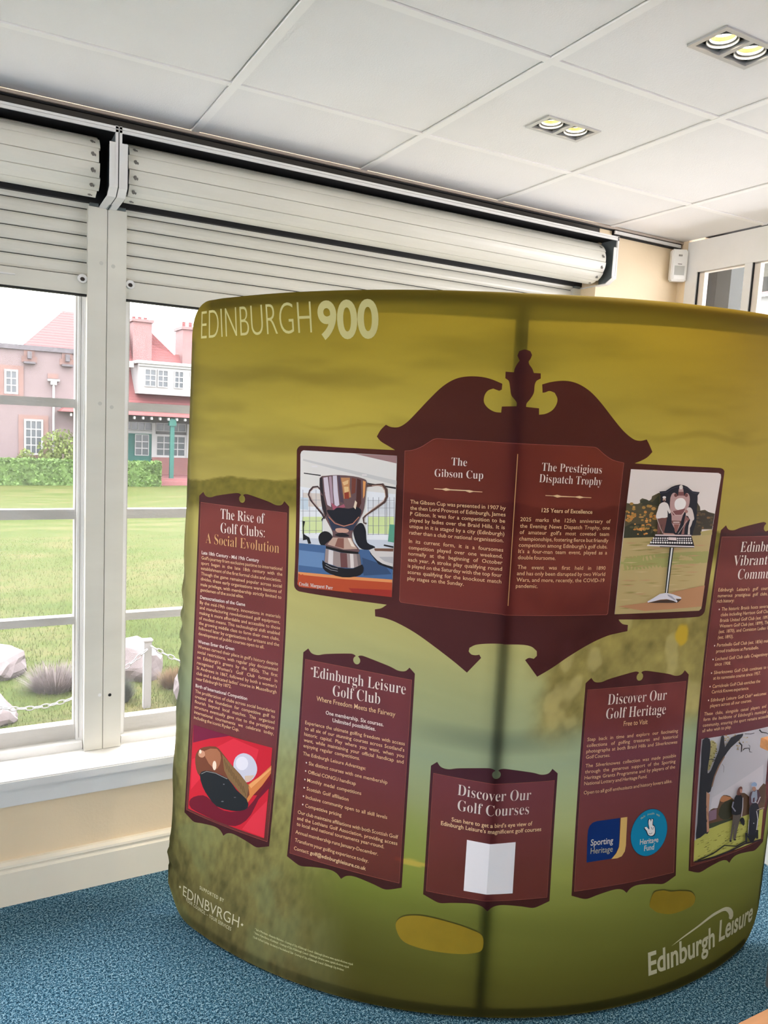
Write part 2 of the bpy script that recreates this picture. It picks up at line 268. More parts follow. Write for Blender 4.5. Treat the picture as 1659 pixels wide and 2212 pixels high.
POLY={'board': [(0.0051, 1.8157), (0.0192, 1.8122), (0.0242, 1.8031), (0.0206, 1.793), (0.0166, 1.7872), (0.0184, 1.7801), (0.0266, 1.7698), (0.0318, 1.7589), (0.0494, 1.759), (0.0503, 1.7461), (0.0398, 1.7395), (0.0361, 1.7294), (0.0353, 1.7099), (0.0276, 1.6943), (0.0187, 1.6822), (0.018, 1.6734), (0.0515, 1.6718), (0.0527, 1.6557), (0.0691, 1.6588), (0.0856, 1.6683), (0.0953, 1.6828), (0.0972, 1.6981), (0.0887, 1.7128), (0.0749, 1.7164), (0.0641, 1.7123), (0.0574, 1.7111), (0.055, 1.7317), (0.0798, 1.7396), (0.1155, 1.7442), (0.1481, 1.7387), (0.1824, 1.7216), (0.2139, 1.6958), (0.2528, 1.6582), (0.2872, 1.6274), (0.3214, 1.6064), (0.3432, 1.6028), (0.3624, 1.6073), (0.3727, 1.5941), (0.3857, 1.5754), (0.3716, 1.5606), (0.3514, 1.5498), (0.3345, 1.5438), (0.3411, 1.543), (0.4898, 1.5408), (0.6251, 1.5395), (0.6369, 1.5373), (0.645, 1.5318), (0.6461, 1.5224), (0.6545, 1.3408), (0.652, 1.1394), (0.6505, 1.1272), (0.6419, 1.1177), (0.6266, 1.1135), (0.4828, 1.1135), (0.3397, 1.1175), (0.3451, 1.1114), (0.3556, 1.1042), (0.3735, 1.1011), (0.3737, 1.0835), (0.344, 1.0796), (0.3066, 1.0732), (0.2531, 1.0537), (0.1895, 1.021), (0.1408, 0.9909), (0.1003, 0.9691), (0.0626, 1.0153), (0.0729, 1.0209), (0.0872, 1.0182), (0.0951, 1.0261), (0.0937, 1.0389), (0.0787, 1.0507), (0.0544, 1.0565), (0.004, 1.058), (-0.0033, 1.059), (-0.0401, 1.0544), (-0.0699, 1.047), (-0.0854, 1.0369), (-0.0871, 1.0268), (-0.0797, 1.02), (-0.0682, 1.0194), (-0.0588, 1.0224), (-0.0534, 1.0141), (-0.0882, 0.969), (-0.125, 0.9933), (-0.1882, 1.0291), (-0.2406, 1.0551), (-0.2944, 1.074), (-0.331, 1.0812), (-0.3644, 1.0821), (-0.3664, 1.1015), (-0.3463, 1.1076), (-0.3295, 1.1198), (-0.4658, 1.1175), (-0.6221, 1.1179), (-0.6367, 1.1228), (-0.6434, 1.1335), (-0.6429, 1.1913), (-0.6398, 1.5228), (-0.6346, 1.5337), (-0.6234, 1.5393), (-0.4777, 1.542), (-0.3231, 1.5444), (-0.3431, 1.5541), (-0.3668, 1.5657), (-0.3786, 1.5776), (-0.3675, 1.5957), (-0.3524, 1.6103), (-0.3369, 1.605), (-0.3142, 1.6061), (-0.2923, 1.619), (-0.2641, 1.6473), (-0.2322, 1.6817), (-0.1966, 1.7166), (-0.1657, 1.7357), (-0.1348, 1.7433), (-0.0995, 1.7437), (-0.0729, 1.7387), (-0.0449, 1.7285), (-0.0453, 1.7138), (-0.0516, 1.7105), (-0.0671, 1.7155), (-0.0798, 1.7097), (-0.0874, 1.6977), (-0.088, 1.6802), (-0.077, 1.6663), (-0.0599, 1.6575), (-0.0432, 1.6561), (-0.0425, 1.6714), (-0.0061, 1.6739), (-0.0068, 1.6839), (-0.0207, 1.7006), (-0.0249, 1.719), (-0.0295, 1.7361), (-0.0385, 1.7426), (-0.0388, 1.759), (-0.0181, 1.7581), (-0.0166, 1.7676), (-0.011, 1.7799), (-0.0059, 1.7874), (-0.0123, 1.8), (-0.0088, 1.8108)], 'board_inner': [(-0.2934, 1.5432), (-0.2697, 1.5474), (-0.2456, 1.5579), (-0.2269, 1.5703), (-0.213, 1.5788), (-0.1989, 1.5809), (0.0023, 1.5797), (0.205, 1.5803), (0.2177, 1.5773), (0.2395, 1.5625), (0.2667, 1.5491), (0.3004, 1.5426), (0.3004, 1.1376), (0.2963, 1.133), (-0.0012, 1.1366), (-0.0083, 1.1379), (-0.2845, 1.1333), (-0.2905, 1.1385)], 'photoL': [(-0.6157, 1.5266), (-0.623, 1.5225), (-0.6262, 1.5149), (-0.6294, 1.1511), (-0.6306, 1.1398), (-0.6242, 1.1329), (-0.6121, 1.1322), (-0.3138, 1.1435), (-0.3165, 1.5298)], 'photoR': [(0.3245, 1.5277), (0.6227, 1.5256), (0.6325, 1.5221), (0.6353, 1.5137), (0.6342, 1.1379), (0.6265, 1.132), (0.3235, 1.1334)], 'photo1': [(-0.9947, 0.6429), (-0.688, 0.641), (-0.6875, 0.3718), (-0.9963, 0.3719)], 'photo5': [(0.6902, 0.7441), (0.9985, 0.7439), (1.0153, 0.3655), (0.6874, 0.3734)], 'sticker': [(-0.0602, 0.5125), (0.0041, 0.5108), (0.0713, 0.5134), (0.0723, 0.3686), (0.0025, 0.368), (-0.0607, 0.3691)], 'bunkR': [(0.5178, 0.2755), (0.5266, 0.3029), (0.54, 0.3124), (0.5706, 0.3103), (0.5993, 0.301), (0.6344, 0.2959), (0.6769, 0.2846), (0.6959, 0.2704), (0.7011, 0.256), (0.6906, 0.241), (0.66, 0.2352), (0.6184, 0.2335), (0.5837, 0.2382), (0.5471, 0.251), (0.5303, 0.2627)], 'bunkL': [(-0.2422, 0.244), (-0.2238, 0.2633), (-0.1855, 0.2747), (-0.1403, 0.2766), (-0.0819, 0.2713), (-0.0376, 0.2624), (-0.0034, 0.2476), (-0.0016, 0.2083), (-0.0269, 0.1945), (-0.0668, 0.1873), (-0.128, 0.1847), (-0.18, 0.1876), (-0.2194, 0.1972), (-0.2388, 0.2207)], 'swoosh': [(0.6034, 0.1399), (0.6492, 0.1563), (0.7115, 0.1721), (0.7778, 0.1893), (0.8131, 0.1926), (0.8464, 0.1922), (0.8745, 0.181), (0.8904, 0.1635), (0.8928, 0.1485), (0.8865, 0.1412), (0.8761, 0.1434), (0.8687, 0.1497), (0.8686, 0.159), (0.8576, 0.1731), (0.8435, 0.1811), (0.821, 0.1834), (0.7782, 0.1802), (0.7116, 0.166), (0.6493, 0.152)], 'orn1': [(-0.2064, 1.4509), (-0.1843, 1.4511), (-0.1738, 1.4542), (-0.1626, 1.452), (-0.1199, 1.453), (-0.1112, 1.4536), (-0.1008, 1.4518), (-0.0775, 1.452), (-0.0774, 1.4505), (-0.1007, 1.4499), (-0.11, 1.4469), (-0.1217, 1.4502), (-0.1624, 1.4489), (-0.1741, 1.4469), (-0.1842, 1.4492), (-0.2063, 1.449)], 'orn2': [(0.0848, 1.452), (0.1062, 1.4516), (0.117, 1.4542), (0.1279, 1.4516), (0.1681, 1.4509), (0.1801, 1.4531), (0.1915, 1.4504), (0.2144, 1.4499), (0.2146, 1.4484), (0.1917, 1.4486), (0.1808, 1.4464), (0.1683, 1.449), (0.1281, 1.4486), (0.1176, 1.4468), (0.1064, 1.4501), (0.085, 1.4502)], 'div': [(0.0035, 1.5538), (0.0054, 1.5539), (0.0067, 1.1609), (0.0047, 1.1609)], 'diam1': [(-1.0145, 0.1121), (-1.0076, 0.1104), (-1.0124, 0.1039), (-1.0194, 0.1059)], 'diam2': [(-0.7313, 0.1078), (-0.7256, 0.1049), (-0.7299, 0.0992), (-0.7357, 0.1027)], 'blue': [(0.2898, 0.5079), (0.2904, 0.5263), (0.295, 0.5382), (0.3052, 0.5462), (0.3177, 0.5485), (0.3972, 0.548), (0.3991, 0.4815), (0.3981, 0.466), (0.3906, 0.4499), (0.3753, 0.4343), (0.2916, 0.4345)], 'yellow': [(0.4003, 0.5479), (0.4235, 0.5474), (0.4234, 0.4656), (0.4204, 0.4488), (0.4104, 0.4362), (0.3953, 0.4328), (0.3746, 0.4335), (0.3907, 0.4477), (0.3993, 0.4643), (0.4002, 0.4814)], 'disc': [(0.506, 0.4905), (0.4412, 0.4882), (0.514, 0.5587), (0.5741, 0.494), (0.5014, 0.4231)]}
BULLETS=[(-0.5637, 0.6224), (-0.5639, 0.5982), (-0.564, 0.5733), (-0.564, 0.5492), (-0.564, 0.5244), (-0.5639, 0.5004), (0.7062, 1.1311), (0.7054, 1.0231), (0.7057, 0.9819), (0.7056, 0.9411), (0.7053, 0.9003), (0.7048, 0.8588)]
PICS = {'cup': [(1, (228, 226, 222), (-6157, 15266, -6230, 15225, -6262, 15149, -6294, 11511, -6306, 11398, -6242, 11329, -6121, 11322, -3138, 11435, -3165, 15298)),
(2, (160, 125, 125), (-4480, 15274, -3165, 15298, -3169, 15093)),
(3, (205, 205, 205), (-6172, 15027, -3151, 14632, -3150, 14510, -6180, 14973)),
(4, (40, 38, 42), (-6147, 14635, -5565, 14613, -5564, 14580, -6147, 14606)),
(5, (40, 38, 42), (-4047, 14508, -3164, 14452, -3164, 14404, -4046, 14475)),
(6, (236, 240, 246), (-6270, 14227, -5523, 14200, -5431, 12706, -6281, 12571)),
(7, (236, 240, 246), (-4053, 14276, -3165, 14265, -3159, 12989, -4032, 12939)),
(8, (222, 212, 205), (-6185, 14061, -5586, 14088, -5517, 13709, -6187, 13672)),
(9, (205, 220, 232), (-6263, 13925, -5987, 13927, -5983, 13582, -6265, 13578)),
(10, (216, 232, 170), (-6191, 13367, -5499, 13432, -5477, 12982, -6195, 12887)),
(11, (222, 226, 232), (-3998, 14031, -3166, 14060, -3168, 13691, -3997, 13635)),
(12, (216, 234, 165), (-3995, 13573, -3166, 13650, -3167, 13175, -3990, 13112)),
(13, (150, 152, 160), (-6185, 14147, -6169, 14148, -6153, 12869, -6169, 12868)),
(14, (150, 152, 160), (-5955, 14166, -5939, 14167, -5921, 12893, -5937, 12892)),
(15, (150, 152, 160), (-5729, 14184, -5713, 14185, -5693, 12917, -5709, 12915)),
(16, (150, 152, 160), (-5523, 14200, -5508, 14201, -5486, 12938, -5501, 12936)),
(17, (150, 152, 160), (-6263, 13849, -5507, 13914, -5507, 13903, -6262, 13838)),
(18, (150, 152, 160), (-6259, 13535, -5502, 13604, -5502, 13593, -6259, 13524)),
(19, (150, 152, 160), (-6255, 13241, -5497, 13314, -5497, 13303, -6255, 13230)),
(20, (150, 152, 160), (-6250, 12969, -5491, 13045, -5491, 13034, -6250, 12958)),
(21, (150, 152, 160), (-4012, 14113, -3995, 14114, -3959, 13073, -3976, 13071)),
(22, (150, 152, 160), (-3854, 14126, -3837, 14127, -3799, 13089, -3816, 13088)),
(23, (150, 152, 160), (-3682, 14140, -3666, 14142, -3626, 13107, -3643, 13105)),
(24, (150, 152, 160), (-3485, 14157, -3469, 14158, -3427, 13127, -3444, 13126)),
(25, (150, 152, 160), (-3439, 14160, -3423, 14162, -3381, 13132, -3397, 13131)),
(26, (150, 152, 160), (-3348, 14168, -3332, 14169, -3288, 13142, -3304, 13140)),
(27, (150, 152, 160), (-3211, 14179, -3196, 14181, -3151, 13156, -3167, 13154)),
(28, (150, 152, 160), (-4021, 14029, -3185, 14100, -3185, 14089, -4021, 14019)),
(29, (150, 152, 160), (-4015, 13821, -3177, 13895, -3176, 13885, -4015, 13811)),
(30, (150, 152, 160), (-4007, 13592, -3167, 13670, -3167, 13660, -4007, 13582)),
(31, (150, 152, 160), (-3998, 13331, -3156, 13414, -3155, 13403, -3998, 13321)),
(32, (150, 152, 160), (-3989, 13091, -3145, 13177, -3144, 13167, -3989, 13080)),
(33, (205, 212, 225), (-6286, 12746, -3160, 13010, -3151, 12741, -6281, 12549)),
(34, (20, 20, 26), (-6181, 13259, -6091, 13246, -6135, 13068, -6121, 12873, -5929, 12794, -5859, 12627, -5964, 12610, -6012, 12727, -6151, 12690)),
(35, (18, 18, 26), (-5615, 12816, -5609, 12868, -5586, 12913, -5554, 12952, -5510, 12987, -5456, 13016, -5400, 13033, -5343, 13034, -5284, 13024, -5232, 13002, -5184, 12968, -5143, 12923, -5127, 12878, -5152, 12834, -5203, 12790, -5251, 12746, -5283, 12700, -5312, 12655, -5351, 12623, -5409, 12608, -5476, 12606, -5532, 12626, -5573, 12677, -5602, 12750)),
(36, (18, 20, 32), (-4456, 13149, -4441, 13210, -4403, 13250, -4361, 13285, -4320, 13326, -4274, 13362, -4230, 13382, -4190, 13384, -4153, 13371, -4119, 13341, -4090, 13291, -4063, 13225, -4040, 13149, -4027, 13052, -4017, 12945, -3985, 12860, -3904, 12815, -3802, 12793, -3736, 12771, -3725, 12740, -3750, 12710, -3804, 12686, -3901, 12663, -4029, 12647, -4142, 12652, -4224, 12688, -4290, 12746, -4346, 12821, -4397, 12926, -4438, 13048)),
(37, (92, 160, 135), (-3310, 13430, -3152, 13437, -3150, 12945, -3338, 12954)),
(38, (30, 30, 36), (-3455, 12864, -3161, 12844, -3159, 12792, -3465, 12821)),
(38.2, (70, 104, 150), (-6290, 12596, -5351, 12628, -4191, 12643, -3149, 12699, -3147, 11923, -4707, 11828, -6287, 11751)),
(39.2, (105, 140, 185), (-6280, 12395, -5396, 12406, -5407, 11970, -6283, 11954)),
(40.2, (52, 78, 115), (-4133, 12420, -3405, 12294, -3183, 12069, -4062, 11919)),
(40.4, (22, 24, 34), (-3899, 12641, -3648, 12413, -3147, 12279, -3143, 12200, -3595, 12293, -3871, 12556)),
(40.6, (212, 208, 206), (-3919, 12656, -3758, 12733, -3154, 12790, -3147, 12279, -3335, 12302, -3478, 12327, -3648, 12402, -3822, 12540)),
(41.6, (120, 85, 70), (-3758, 12720, -3158, 12782, -3159, 12698, -3731, 12652)),
(42.6, (180, 178, 182), (-3605, 12502, -3161, 12552, -3156, 12365, -3410, 12398)),
(42.8, (186, 76, 40), (-6287, 11755, -4707, 11828, -3147, 11923, -3138, 11435, -6121, 11322, -6242, 11329, -6306, 11398, -6294, 11511)),
(43.0, (228, 150, 92), (-6287, 11755, -4707, 11828, -3147, 11923, -3145, 11839, -4704, 11740, -6287, 11678)),
(44.0, (160, 45, 36), (-4541, 11504, -3141, 11634, -3138, 11435, -4385, 11389)),
(45.000000000000014, (70, 50, 52), (-5543, 14213, -5656, 14301, -5674, 14256, -5580, 14181)),
(45.000000000000014, (70, 50, 52), (-5656, 14301, -5835, 14273, -5806, 14230, -5674, 14256)),
(45.000000000000014, (70, 50, 52), (-5835, 14273, -5953, 14158, -5894, 14135, -5806, 14230)),
(45.000000000000014, (70, 50, 52), (-5953, 14158, -6001, 14020, -5938, 14029, -5894, 14135)),
(45.000000000000014, (70, 50, 52), (-6001, 14020, -5919, 13855, -5871, 13885, -5938, 14029)),
(45.000000000000014, (70, 50, 52), (-5919, 13855, -5680, 13637, -5637, 13671, -5871, 13885)),
(45.000000000000014, (70, 50, 52), (-5680, 13637, -5526, 13501, -5476, 13535, -5637, 13671)),
(45.000000000000014, (70, 50, 52), (-5526, 13501, -5431, 13375, -5386, 13399, -5476, 13535)),
(46.000000000000014, (205, 180, 172), (-5640, 14252, -5798, 14228, -5790, 14215, -5638, 14237)),
(46.000000000000014, (205, 180, 172), (-5798, 14228, -5918, 14119, -5902, 14112, -5790, 14215)),
(46.000000000000014, (205, 180, 172), (-5918, 14119, -5947, 14014, -5929, 14019, -5902, 14112)),
(46.000000000000014, (205, 180, 172), (-5947, 14014, -5824, 13828, -5809, 13839, -5929, 14019)),
(46.000000000000014, (205, 180, 172), (-5824, 13828, -5535, 13585, -5521, 13596, -5809, 13839)),
(47.000000000000014, (40, 35, 40), (-5424, 13470, -5527, 13351, -5494, 13339, -5396, 13454)),
(47.000000000000014, (40, 35, 40), (-5527, 13351, -5507, 13312, -5477, 13330, -5494, 13339)),
(48.000000000000014, (88, 64, 58), (-4068, 14388, -3912, 14411, -3919, 14472, -4070, 14471)),
(48.000000000000014, (88, 64, 58), (-3912, 14411, -3726, 14450, -3732, 14503, -3919, 14472)),
(48.000000000000014, (88, 64, 58), (-3726, 14450, -3590, 14448, -3543, 14530, -3732, 14503)),
(48.000000000000014, (88, 64, 58), (-3590, 14448, -3505, 14344, -3412, 14383, -3543, 14530)),
(48.000000000000014, (88, 64, 58), (-3505, 14344, -3461, 14182, -3383, 14182, -3412, 14383)),
(48.000000000000014, (88, 64, 58), (-3461, 14182, -3507, 14052, -3455, 14015, -3383, 14182)),
(48.000000000000014, (88, 64, 58), (-3507, 14052, -3772, 13844, -3735, 13803, -3455, 14015)),
(48.000000000000014, (88, 64, 58), (-3772, 13844, -4027, 13673, -3991, 13636, -3735, 13803)),
(48.000000000000014, (88, 64, 58), (-4027, 13673, -4163, 13533, -4113, 13522, -3991, 13636)),
(48.000000000000014, (88, 64, 58), (-4163, 13533, -4127, 13383, -4091, 13406, -4113, 13522)),
(48.000000000000014, (88, 64, 58), (-4127, 13383, -4032, 13354, -4016, 13408, -4091, 13406)),
(49.000000000000014, (215, 180, 160), (-3891, 14429, -3592, 14459, -3587, 14475, -3892, 14445)),
(49.000000000000014, (215, 180, 160), (-3592, 14459, -3506, 14358, -3489, 14364, -3587, 14475)),
(49.000000000000014, (215, 180, 160), (-3506, 14358, -3472, 14179, -3454, 14179, -3489, 14364)),
(49.000000000000014, (215, 180, 160), (-3472, 14179, -3523, 14067, -3510, 14056, -3454, 14179)),
(49.000000000000014, (215, 180, 160), (-3523, 14067, -3853, 13811, -3841, 13799, -3510, 14056)),
(49.000000000000014, (215, 180, 160), (-3853, 13811, -4086, 13623, -4074, 13611, -3841, 13799)),
(50.0, (108, 82, 84), (-5595, 14524, -5517, 14588, -5386, 14603, -5203, 14633, -4985, 14653, -4735, 14661, -4494, 14657, -4302, 14639, -4157, 14609, -4080, 14583, -4048, 14524, -4051, 14389, -4075, 14211, -4094, 13997, -4122, 13791, -4164, 13662, -4219, 13552, -4289, 13415, -4361, 13285, -4422, 13187, -4467, 13106, -4488, 13040, -4487, 12976, -4465, 12896, -4419, 12813, -4332, 12734, -4253, 12661, -4215, 12598, -4261, 12554, -4488, 12548, -4786, 12560, -5101, 12578, -5350, 12606, -5391, 12645, -5340, 12694, -5260, 12754, -5176, 12819, -5137, 12885, -5124, 12953, -5132, 13017, -5171, 13099, -5265, 13230, -5370, 13380, -5442, 13515, -5498, 13668, -5541, 13870, -5571, 14090, -5601, 14329)),
(50.2, (45, 36, 40), (-5595, 14514, -5508, 14562, -5452, 13993, -5322, 13577, -5371, 13444, -5499, 13711, -5571, 14111)),
(50.4, (214, 202, 214), (-5467, 14544, -5323, 14576, -5255, 14137, -5198, 13738, -5326, 13790, -5420, 14123)),
(51.4, (176, 150, 165), (-5285, 14589, -5197, 14606, -5124, 13851, -5199, 13801)),
(51.6, (214, 206, 220), (-5155, 14620, -5022, 14636, -4979, 14201, -4922, 13826, -5071, 13728, -5129, 14147)),
(52.6, (84, 66, 80), (-4995, 14638, -4923, 14643, -4841, 14170, -4773, 13881, -4899, 13912)),
(52.8, (196, 140, 92), (-4885, 14587, -4591, 14608, -4598, 14357, -4543, 14069, -4776, 14007, -4832, 14339)),
(53.8, (230, 190, 140), (-4834, 14465, -4638, 14542, -4649, 14437, -4783, 14375)),
(54.8, (232, 196, 140), (-4782, 14343, -4635, 14355, -4620, 14230, -4755, 14177)),
(55.8, (150, 60, 40), (-4767, 14176, -4620, 14209, -4603, 14022, -4751, 14009)),
(56.8, (120, 62, 48), (-4530, 14613, -4396, 14592, -4412, 14205, -4533, 14153)),
(57.8, (76, 36, 32), (-4360, 14605, -4239, 14572, -4211, 13929, -4303, 13754, -4378, 13831)),
(58.8, (228, 160, 96), (-4172, 14560, -4084, 14538, -4109, 14146, -4159, 14059)),
(59.8, (170, 90, 110), (-5200, 13865, -4971, 13758, -4773, 13860, -4721, 13780, -5120, 13638)),
(60.8, (24, 26, 38), (-5336, 13640, -5285, 13654, -5199, 13653, -5120, 13659, -5073, 13687, -5033, 13722, -4971, 13747, -4866, 13751, -4739, 13745, -4621, 13746, -4522, 13769, -4431, 13800, -4353, 13812, -4282, 13799, -4222, 13769, -4192, 13722, -4203, 13650, -4242, 13562, -4294, 13481, -4357, 13414, -4432, 13355, -4510, 13309, -4589, 13280, -4672, 13266, -4758, 13263, -4852, 13273, -4949, 13294, -5037, 13326, -5111, 13370, -5176, 13424, -5231, 13479, -5285, 13537, -5328, 13596)),
(61.8, (232, 214, 190), (-4407, 13996, -4344, 13939, -4388, 13746, -4455, 13803)),
(62.0, (44, 54, 78), (-5346, 13489, -5164, 13356, -4807, 13231, -4461, 13318, -4294, 13460, -4456, 13149, -5132, 13081)),
(63.00000000000003, (196, 130, 108), (-5280, 13444, -5069, 13280, -5053, 13303, -5258, 13463)),
(63.00000000000003, (196, 130, 108), (-5069, 13280, -4757, 13223, -4757, 13249, -5053, 13303)),
(63.00000000000003, (196, 130, 108), (-4757, 13223, -4454, 13329, -4470, 13349, -4757, 13249)),
(63.00000000000003, (196, 130, 108), (-4454, 13329, -4261, 13539, -4283, 13554, -4470, 13349)),
(64.0, (204, 160, 142), (-5032, 13138, -4984, 13158, -4909, 13172, -4831, 13180, -4748, 13180, -4663, 13173, -4605, 13160, -4588, 13135, -4598, 13105, -4627, 13079, -4682, 13062, -4756, 13050, -4827, 13044, -4889, 13040, -4947, 13042, -4991, 13053, -5023, 13077, -5041, 13110)),
(65.0, (28, 26, 34), (-5052, 12961, -5026, 12985, -4966, 13014, -4902, 13036, -4845, 13047, -4785, 13052, -4726, 13047, -4659, 13029, -4592, 13003, -4562, 12979, -4591, 12963, -4656, 12951, -4723, 12941, -4782, 12934, -4842, 12929, -4899, 12929, -4963, 12935, -5025, 12945)),
(65.2, (196, 166, 150), (-5114, 12886, -4498, 12933, -4419, 12792, -4290, 12647, -4736, 12583, -5300, 12666)),
(66.2, (240, 226, 212), (-4622, 12920, -4535, 12918, -4365, 12692, -4490, 12699)),
(67.2, (140, 92, 80), (-4949, 12886, -4747, 12902, -4737, 12608, -5043, 12640)),
(67.4, (20, 18, 22), (-5345, 12618, -4786, 12560, -4257, 12566, -4249, 12492, -4809, 12483, -5343, 12546)),
(67.6, (158, 142, 140), (-5353, 12541, -4809, 12478, -4210, 12507, -4144, 12207, -4416, 12089, -4920, 12061, -5377, 12148)),
(68.6, (222, 216, 218), (-5245, 12527, -5090, 12509, -5088, 12095, -5257, 12119)),
(69.6, (110, 70, 70), (-4859, 12477, -4632, 12479, -4591, 12079, -4819, 12062)),
(70.6, (224, 216, 214), (-4532, 12482, -4420, 12490, -4379, 12104, -4491, 12084)),
(71.6, (120, 110, 112), (-4308, 12496, -4210, 12501, -4144, 12207, -4245, 12148)),
(72.6, (18, 18, 26), (-5446, 12205, -5433, 12192, -5361, 12139, -5167, 12091, -4920, 12054, -4659, 12051, -4416, 12078, -4234, 12171, -4113, 12231, -4067, 12134, -4085, 12001, -4166, 11922, -4307, 11863, -4518, 11814, -4757, 11789, -4989, 11802, -5195, 11840, -5338, 11892, -5428, 11968, -5457, 12099)),
(73.60000000000004, (170, 172, 180), (-5338, 12081, -5127, 12008, -5121, 12022, -5329, 12095)),
(73.60000000000004, (170, 172, 180), (-5127, 12008, -4920, 12000, -4917, 12015, -5121, 12022)),
(74.60000000000004, (170, 172, 180), (-5360, 12015, -5149, 11942, -5145, 11953, -5354, 12025)),
(74.60000000000004, (170, 172, 180), (-5149, 11942, -4917, 11937, -4915, 11948, -5145, 11953)),
(75.6, (232, 230, 232), (-5860, 14856, -5668, 14869, -5668, 14826, -5860, 14813)),
(76.6, (232, 225, 225), (-4207, 14730, -4053, 14741, -4052, 14699, -4206, 14688)),
],
'trophy': [(0.2, (236, 227, 224), (3245, 15277, 6227, 15256, 6325, 15221, 6353, 15137, 6342, 11379, 6265, 11320, 3235, 11334)),
(1.2, (88, 80, 58), (3235, 14376, 3426, 14349, 3668, 14363, 3648, 14465, 3719, 14511, 3821, 14492, 3952, 14450, 4020, 14492, 4031, 14574, 4148, 14627, 4242, 14670, 4428, 14622, 5521, 14430, 5632, 14421, 5752, 14306, 5787, 14201, 5949, 14223, 6103, 14160, 6345, 14114, 6336, 13668, 5950, 13670, 5941, 13503, 3263, 13427)),
(1.4, (60, 62, 46), (3668, 14445, 3846, 14489, 4058, 14410, 4254, 14598, 4328, 14312, 3971, 14327, 3699, 14323)),
(1.6, (58, 60, 44), (3259, 13726, 3476, 13830, 4056, 13793, 4287, 13628, 4264, 13451, 3267, 13429)),
(1.8, (64, 58, 46), (5626, 14179, 5958, 14181, 6329, 14097, 6338, 13711, 5918, 13691, 5926, 13509, 5591, 13511)),
(2.0, (176, 138, 72), (4317, 13966, 4287, 13936, 4210, 13928, 4143, 13948, 4138, 13982, 4197, 14003, 4277, 13996)),
(2.2, (176, 138, 72), (3867, 14262, 3849, 14229, 3797, 14220, 3751, 14242, 3746, 14279, 3784, 14303, 3839, 14295)),
(2.4, (92, 88, 60), (3562, 13727, 3538, 13702, 3477, 13695, 3425, 13712, 3421, 13740, 3468, 13757, 3531, 13751)),
(2.6, (196, 150, 84), (4112, 13916, 4104, 13878, 4073, 13869, 4043, 13895, 4036, 13937, 4058, 13963, 4092, 13954)),
(2.8, (196, 150, 84), (3825, 13664, 3794, 13644, 3717, 13639, 3654, 13653, 3650, 13675, 3710, 13689, 3788, 13684)),
(3.0, (206, 140, 70), (3431, 13919, 3402, 13884, 3328, 13875, 3265, 13898, 3260, 13937, 3316, 13961, 3392, 13953)),
(3.2, (128, 112, 66), (4291, 13725, 4267, 13706, 4208, 13701, 4158, 13714, 4155, 13735, 4201, 13748, 4261, 13743)),
(3.4, (128, 112, 66), (3492, 13961, 3467, 13935, 3405, 13929, 3352, 13945, 3348, 13973, 3396, 13991, 3460, 13985)),
(3.6, (128, 112, 66), (3935, 14075, 3920, 14055, 3878, 14050, 3843, 14063, 3840, 14084, 3871, 14098, 3914, 14094)),
(3.8, (92, 88, 60), (3866, 14107, 3847, 14089, 3799, 14084, 3757, 14096, 3754, 14116, 3792, 14129, 3841, 14125)),
(4.0, (92, 88, 60), (3514, 14326, 3497, 14296, 3450, 14288, 3408, 14308, 3404, 14341, 3439, 14362, 3488, 14356)),
(4.2, (196, 150, 84), (3537, 13996, 3506, 13970, 3429, 13963, 3364, 13980, 3360, 14008, 3420, 14027, 3498, 14021)),
(4.4, (176, 138, 72), (4128, 14062, 4112, 14025, 4064, 14016, 4020, 14040, 4013, 14081, 4049, 14107, 4100, 14098)),
(4.6, (92, 88, 60), (3754, 13740, 3724, 13710, 3649, 13703, 3585, 13723, 3580, 13755, 3638, 13776, 3715, 13769)),
(4.8, (92, 88, 60), (3391, 13921, 3379, 13900, 3346, 13895, 3317, 13909, 3313, 13932, 3338, 13947, 3373, 13942)),
(5.0, (206, 140, 70), (4048, 14295, 4038, 14267, 4005, 14260, 3976, 14279, 3971, 14310, 3994, 14330, 4029, 14323)),
(5.2, (196, 150, 84), (3473, 13909, 3448, 13882, 3384, 13874, 3329, 13893, 3324, 13923, 3374, 13943, 3440, 13936)),
(5.4, (128, 112, 66), (3945, 13743, 3917, 13711, 3845, 13703, 3783, 13725, 3778, 13760, 3833, 13782, 3907, 13775)),
(5.6, (92, 88, 60), (3993, 13674, 3980, 13649, 3943, 13643, 3909, 13660, 3905, 13687, 3933, 13704, 3972, 13698)),
(5.8, (176, 138, 72), (4164, 14112, 4143, 14086, 4088, 14080, 4040, 14096, 4035, 14124, 4078, 14142, 4135, 14136)),
(6.0, (176, 138, 72), (3902, 14045, 3889, 14027, 3853, 14022, 3823, 14034, 3820, 14054, 3847, 14066, 3883, 14062)),
(6.2, (176, 138, 72), (3460, 14358, 3440, 14325, 3386, 14316, 3339, 14338, 3334, 14374, 3374, 14397, 3431, 14390)),
(6.4, (92, 88, 60), (3755, 14362, 3730, 14343, 3669, 14337, 3617, 14349, 3614, 14370, 3662, 14384, 3724, 14380)),
(6.6, (206, 140, 70), (4138, 13781, 4108, 13743, 4028, 13734, 3959, 13759, 3953, 13801, 4014, 13827, 4096, 13818)),
(6.8, (92, 88, 60), (3397, 14216, 3371, 14183, 3303, 14174, 3245, 14196, 3240, 14232, 3292, 14255, 3362, 14248)),
(7.0, (196, 150, 84), (4371, 13648, 4345, 13618, 4278, 13611, 4220, 13631, 4215, 13664, 4266, 13685, 4336, 13677)),
(7.2, (176, 138, 72), (4093, 13699, 4071, 13667, 4012, 13659, 3961, 13681, 3955, 13716, 4000, 13737, 4061, 13730)),
(7.4, (92, 88, 60), (3746, 14164, 3718, 14148, 3650, 14143, 3594, 14153, 3591, 14171, 3644, 14183, 3713, 14180)),
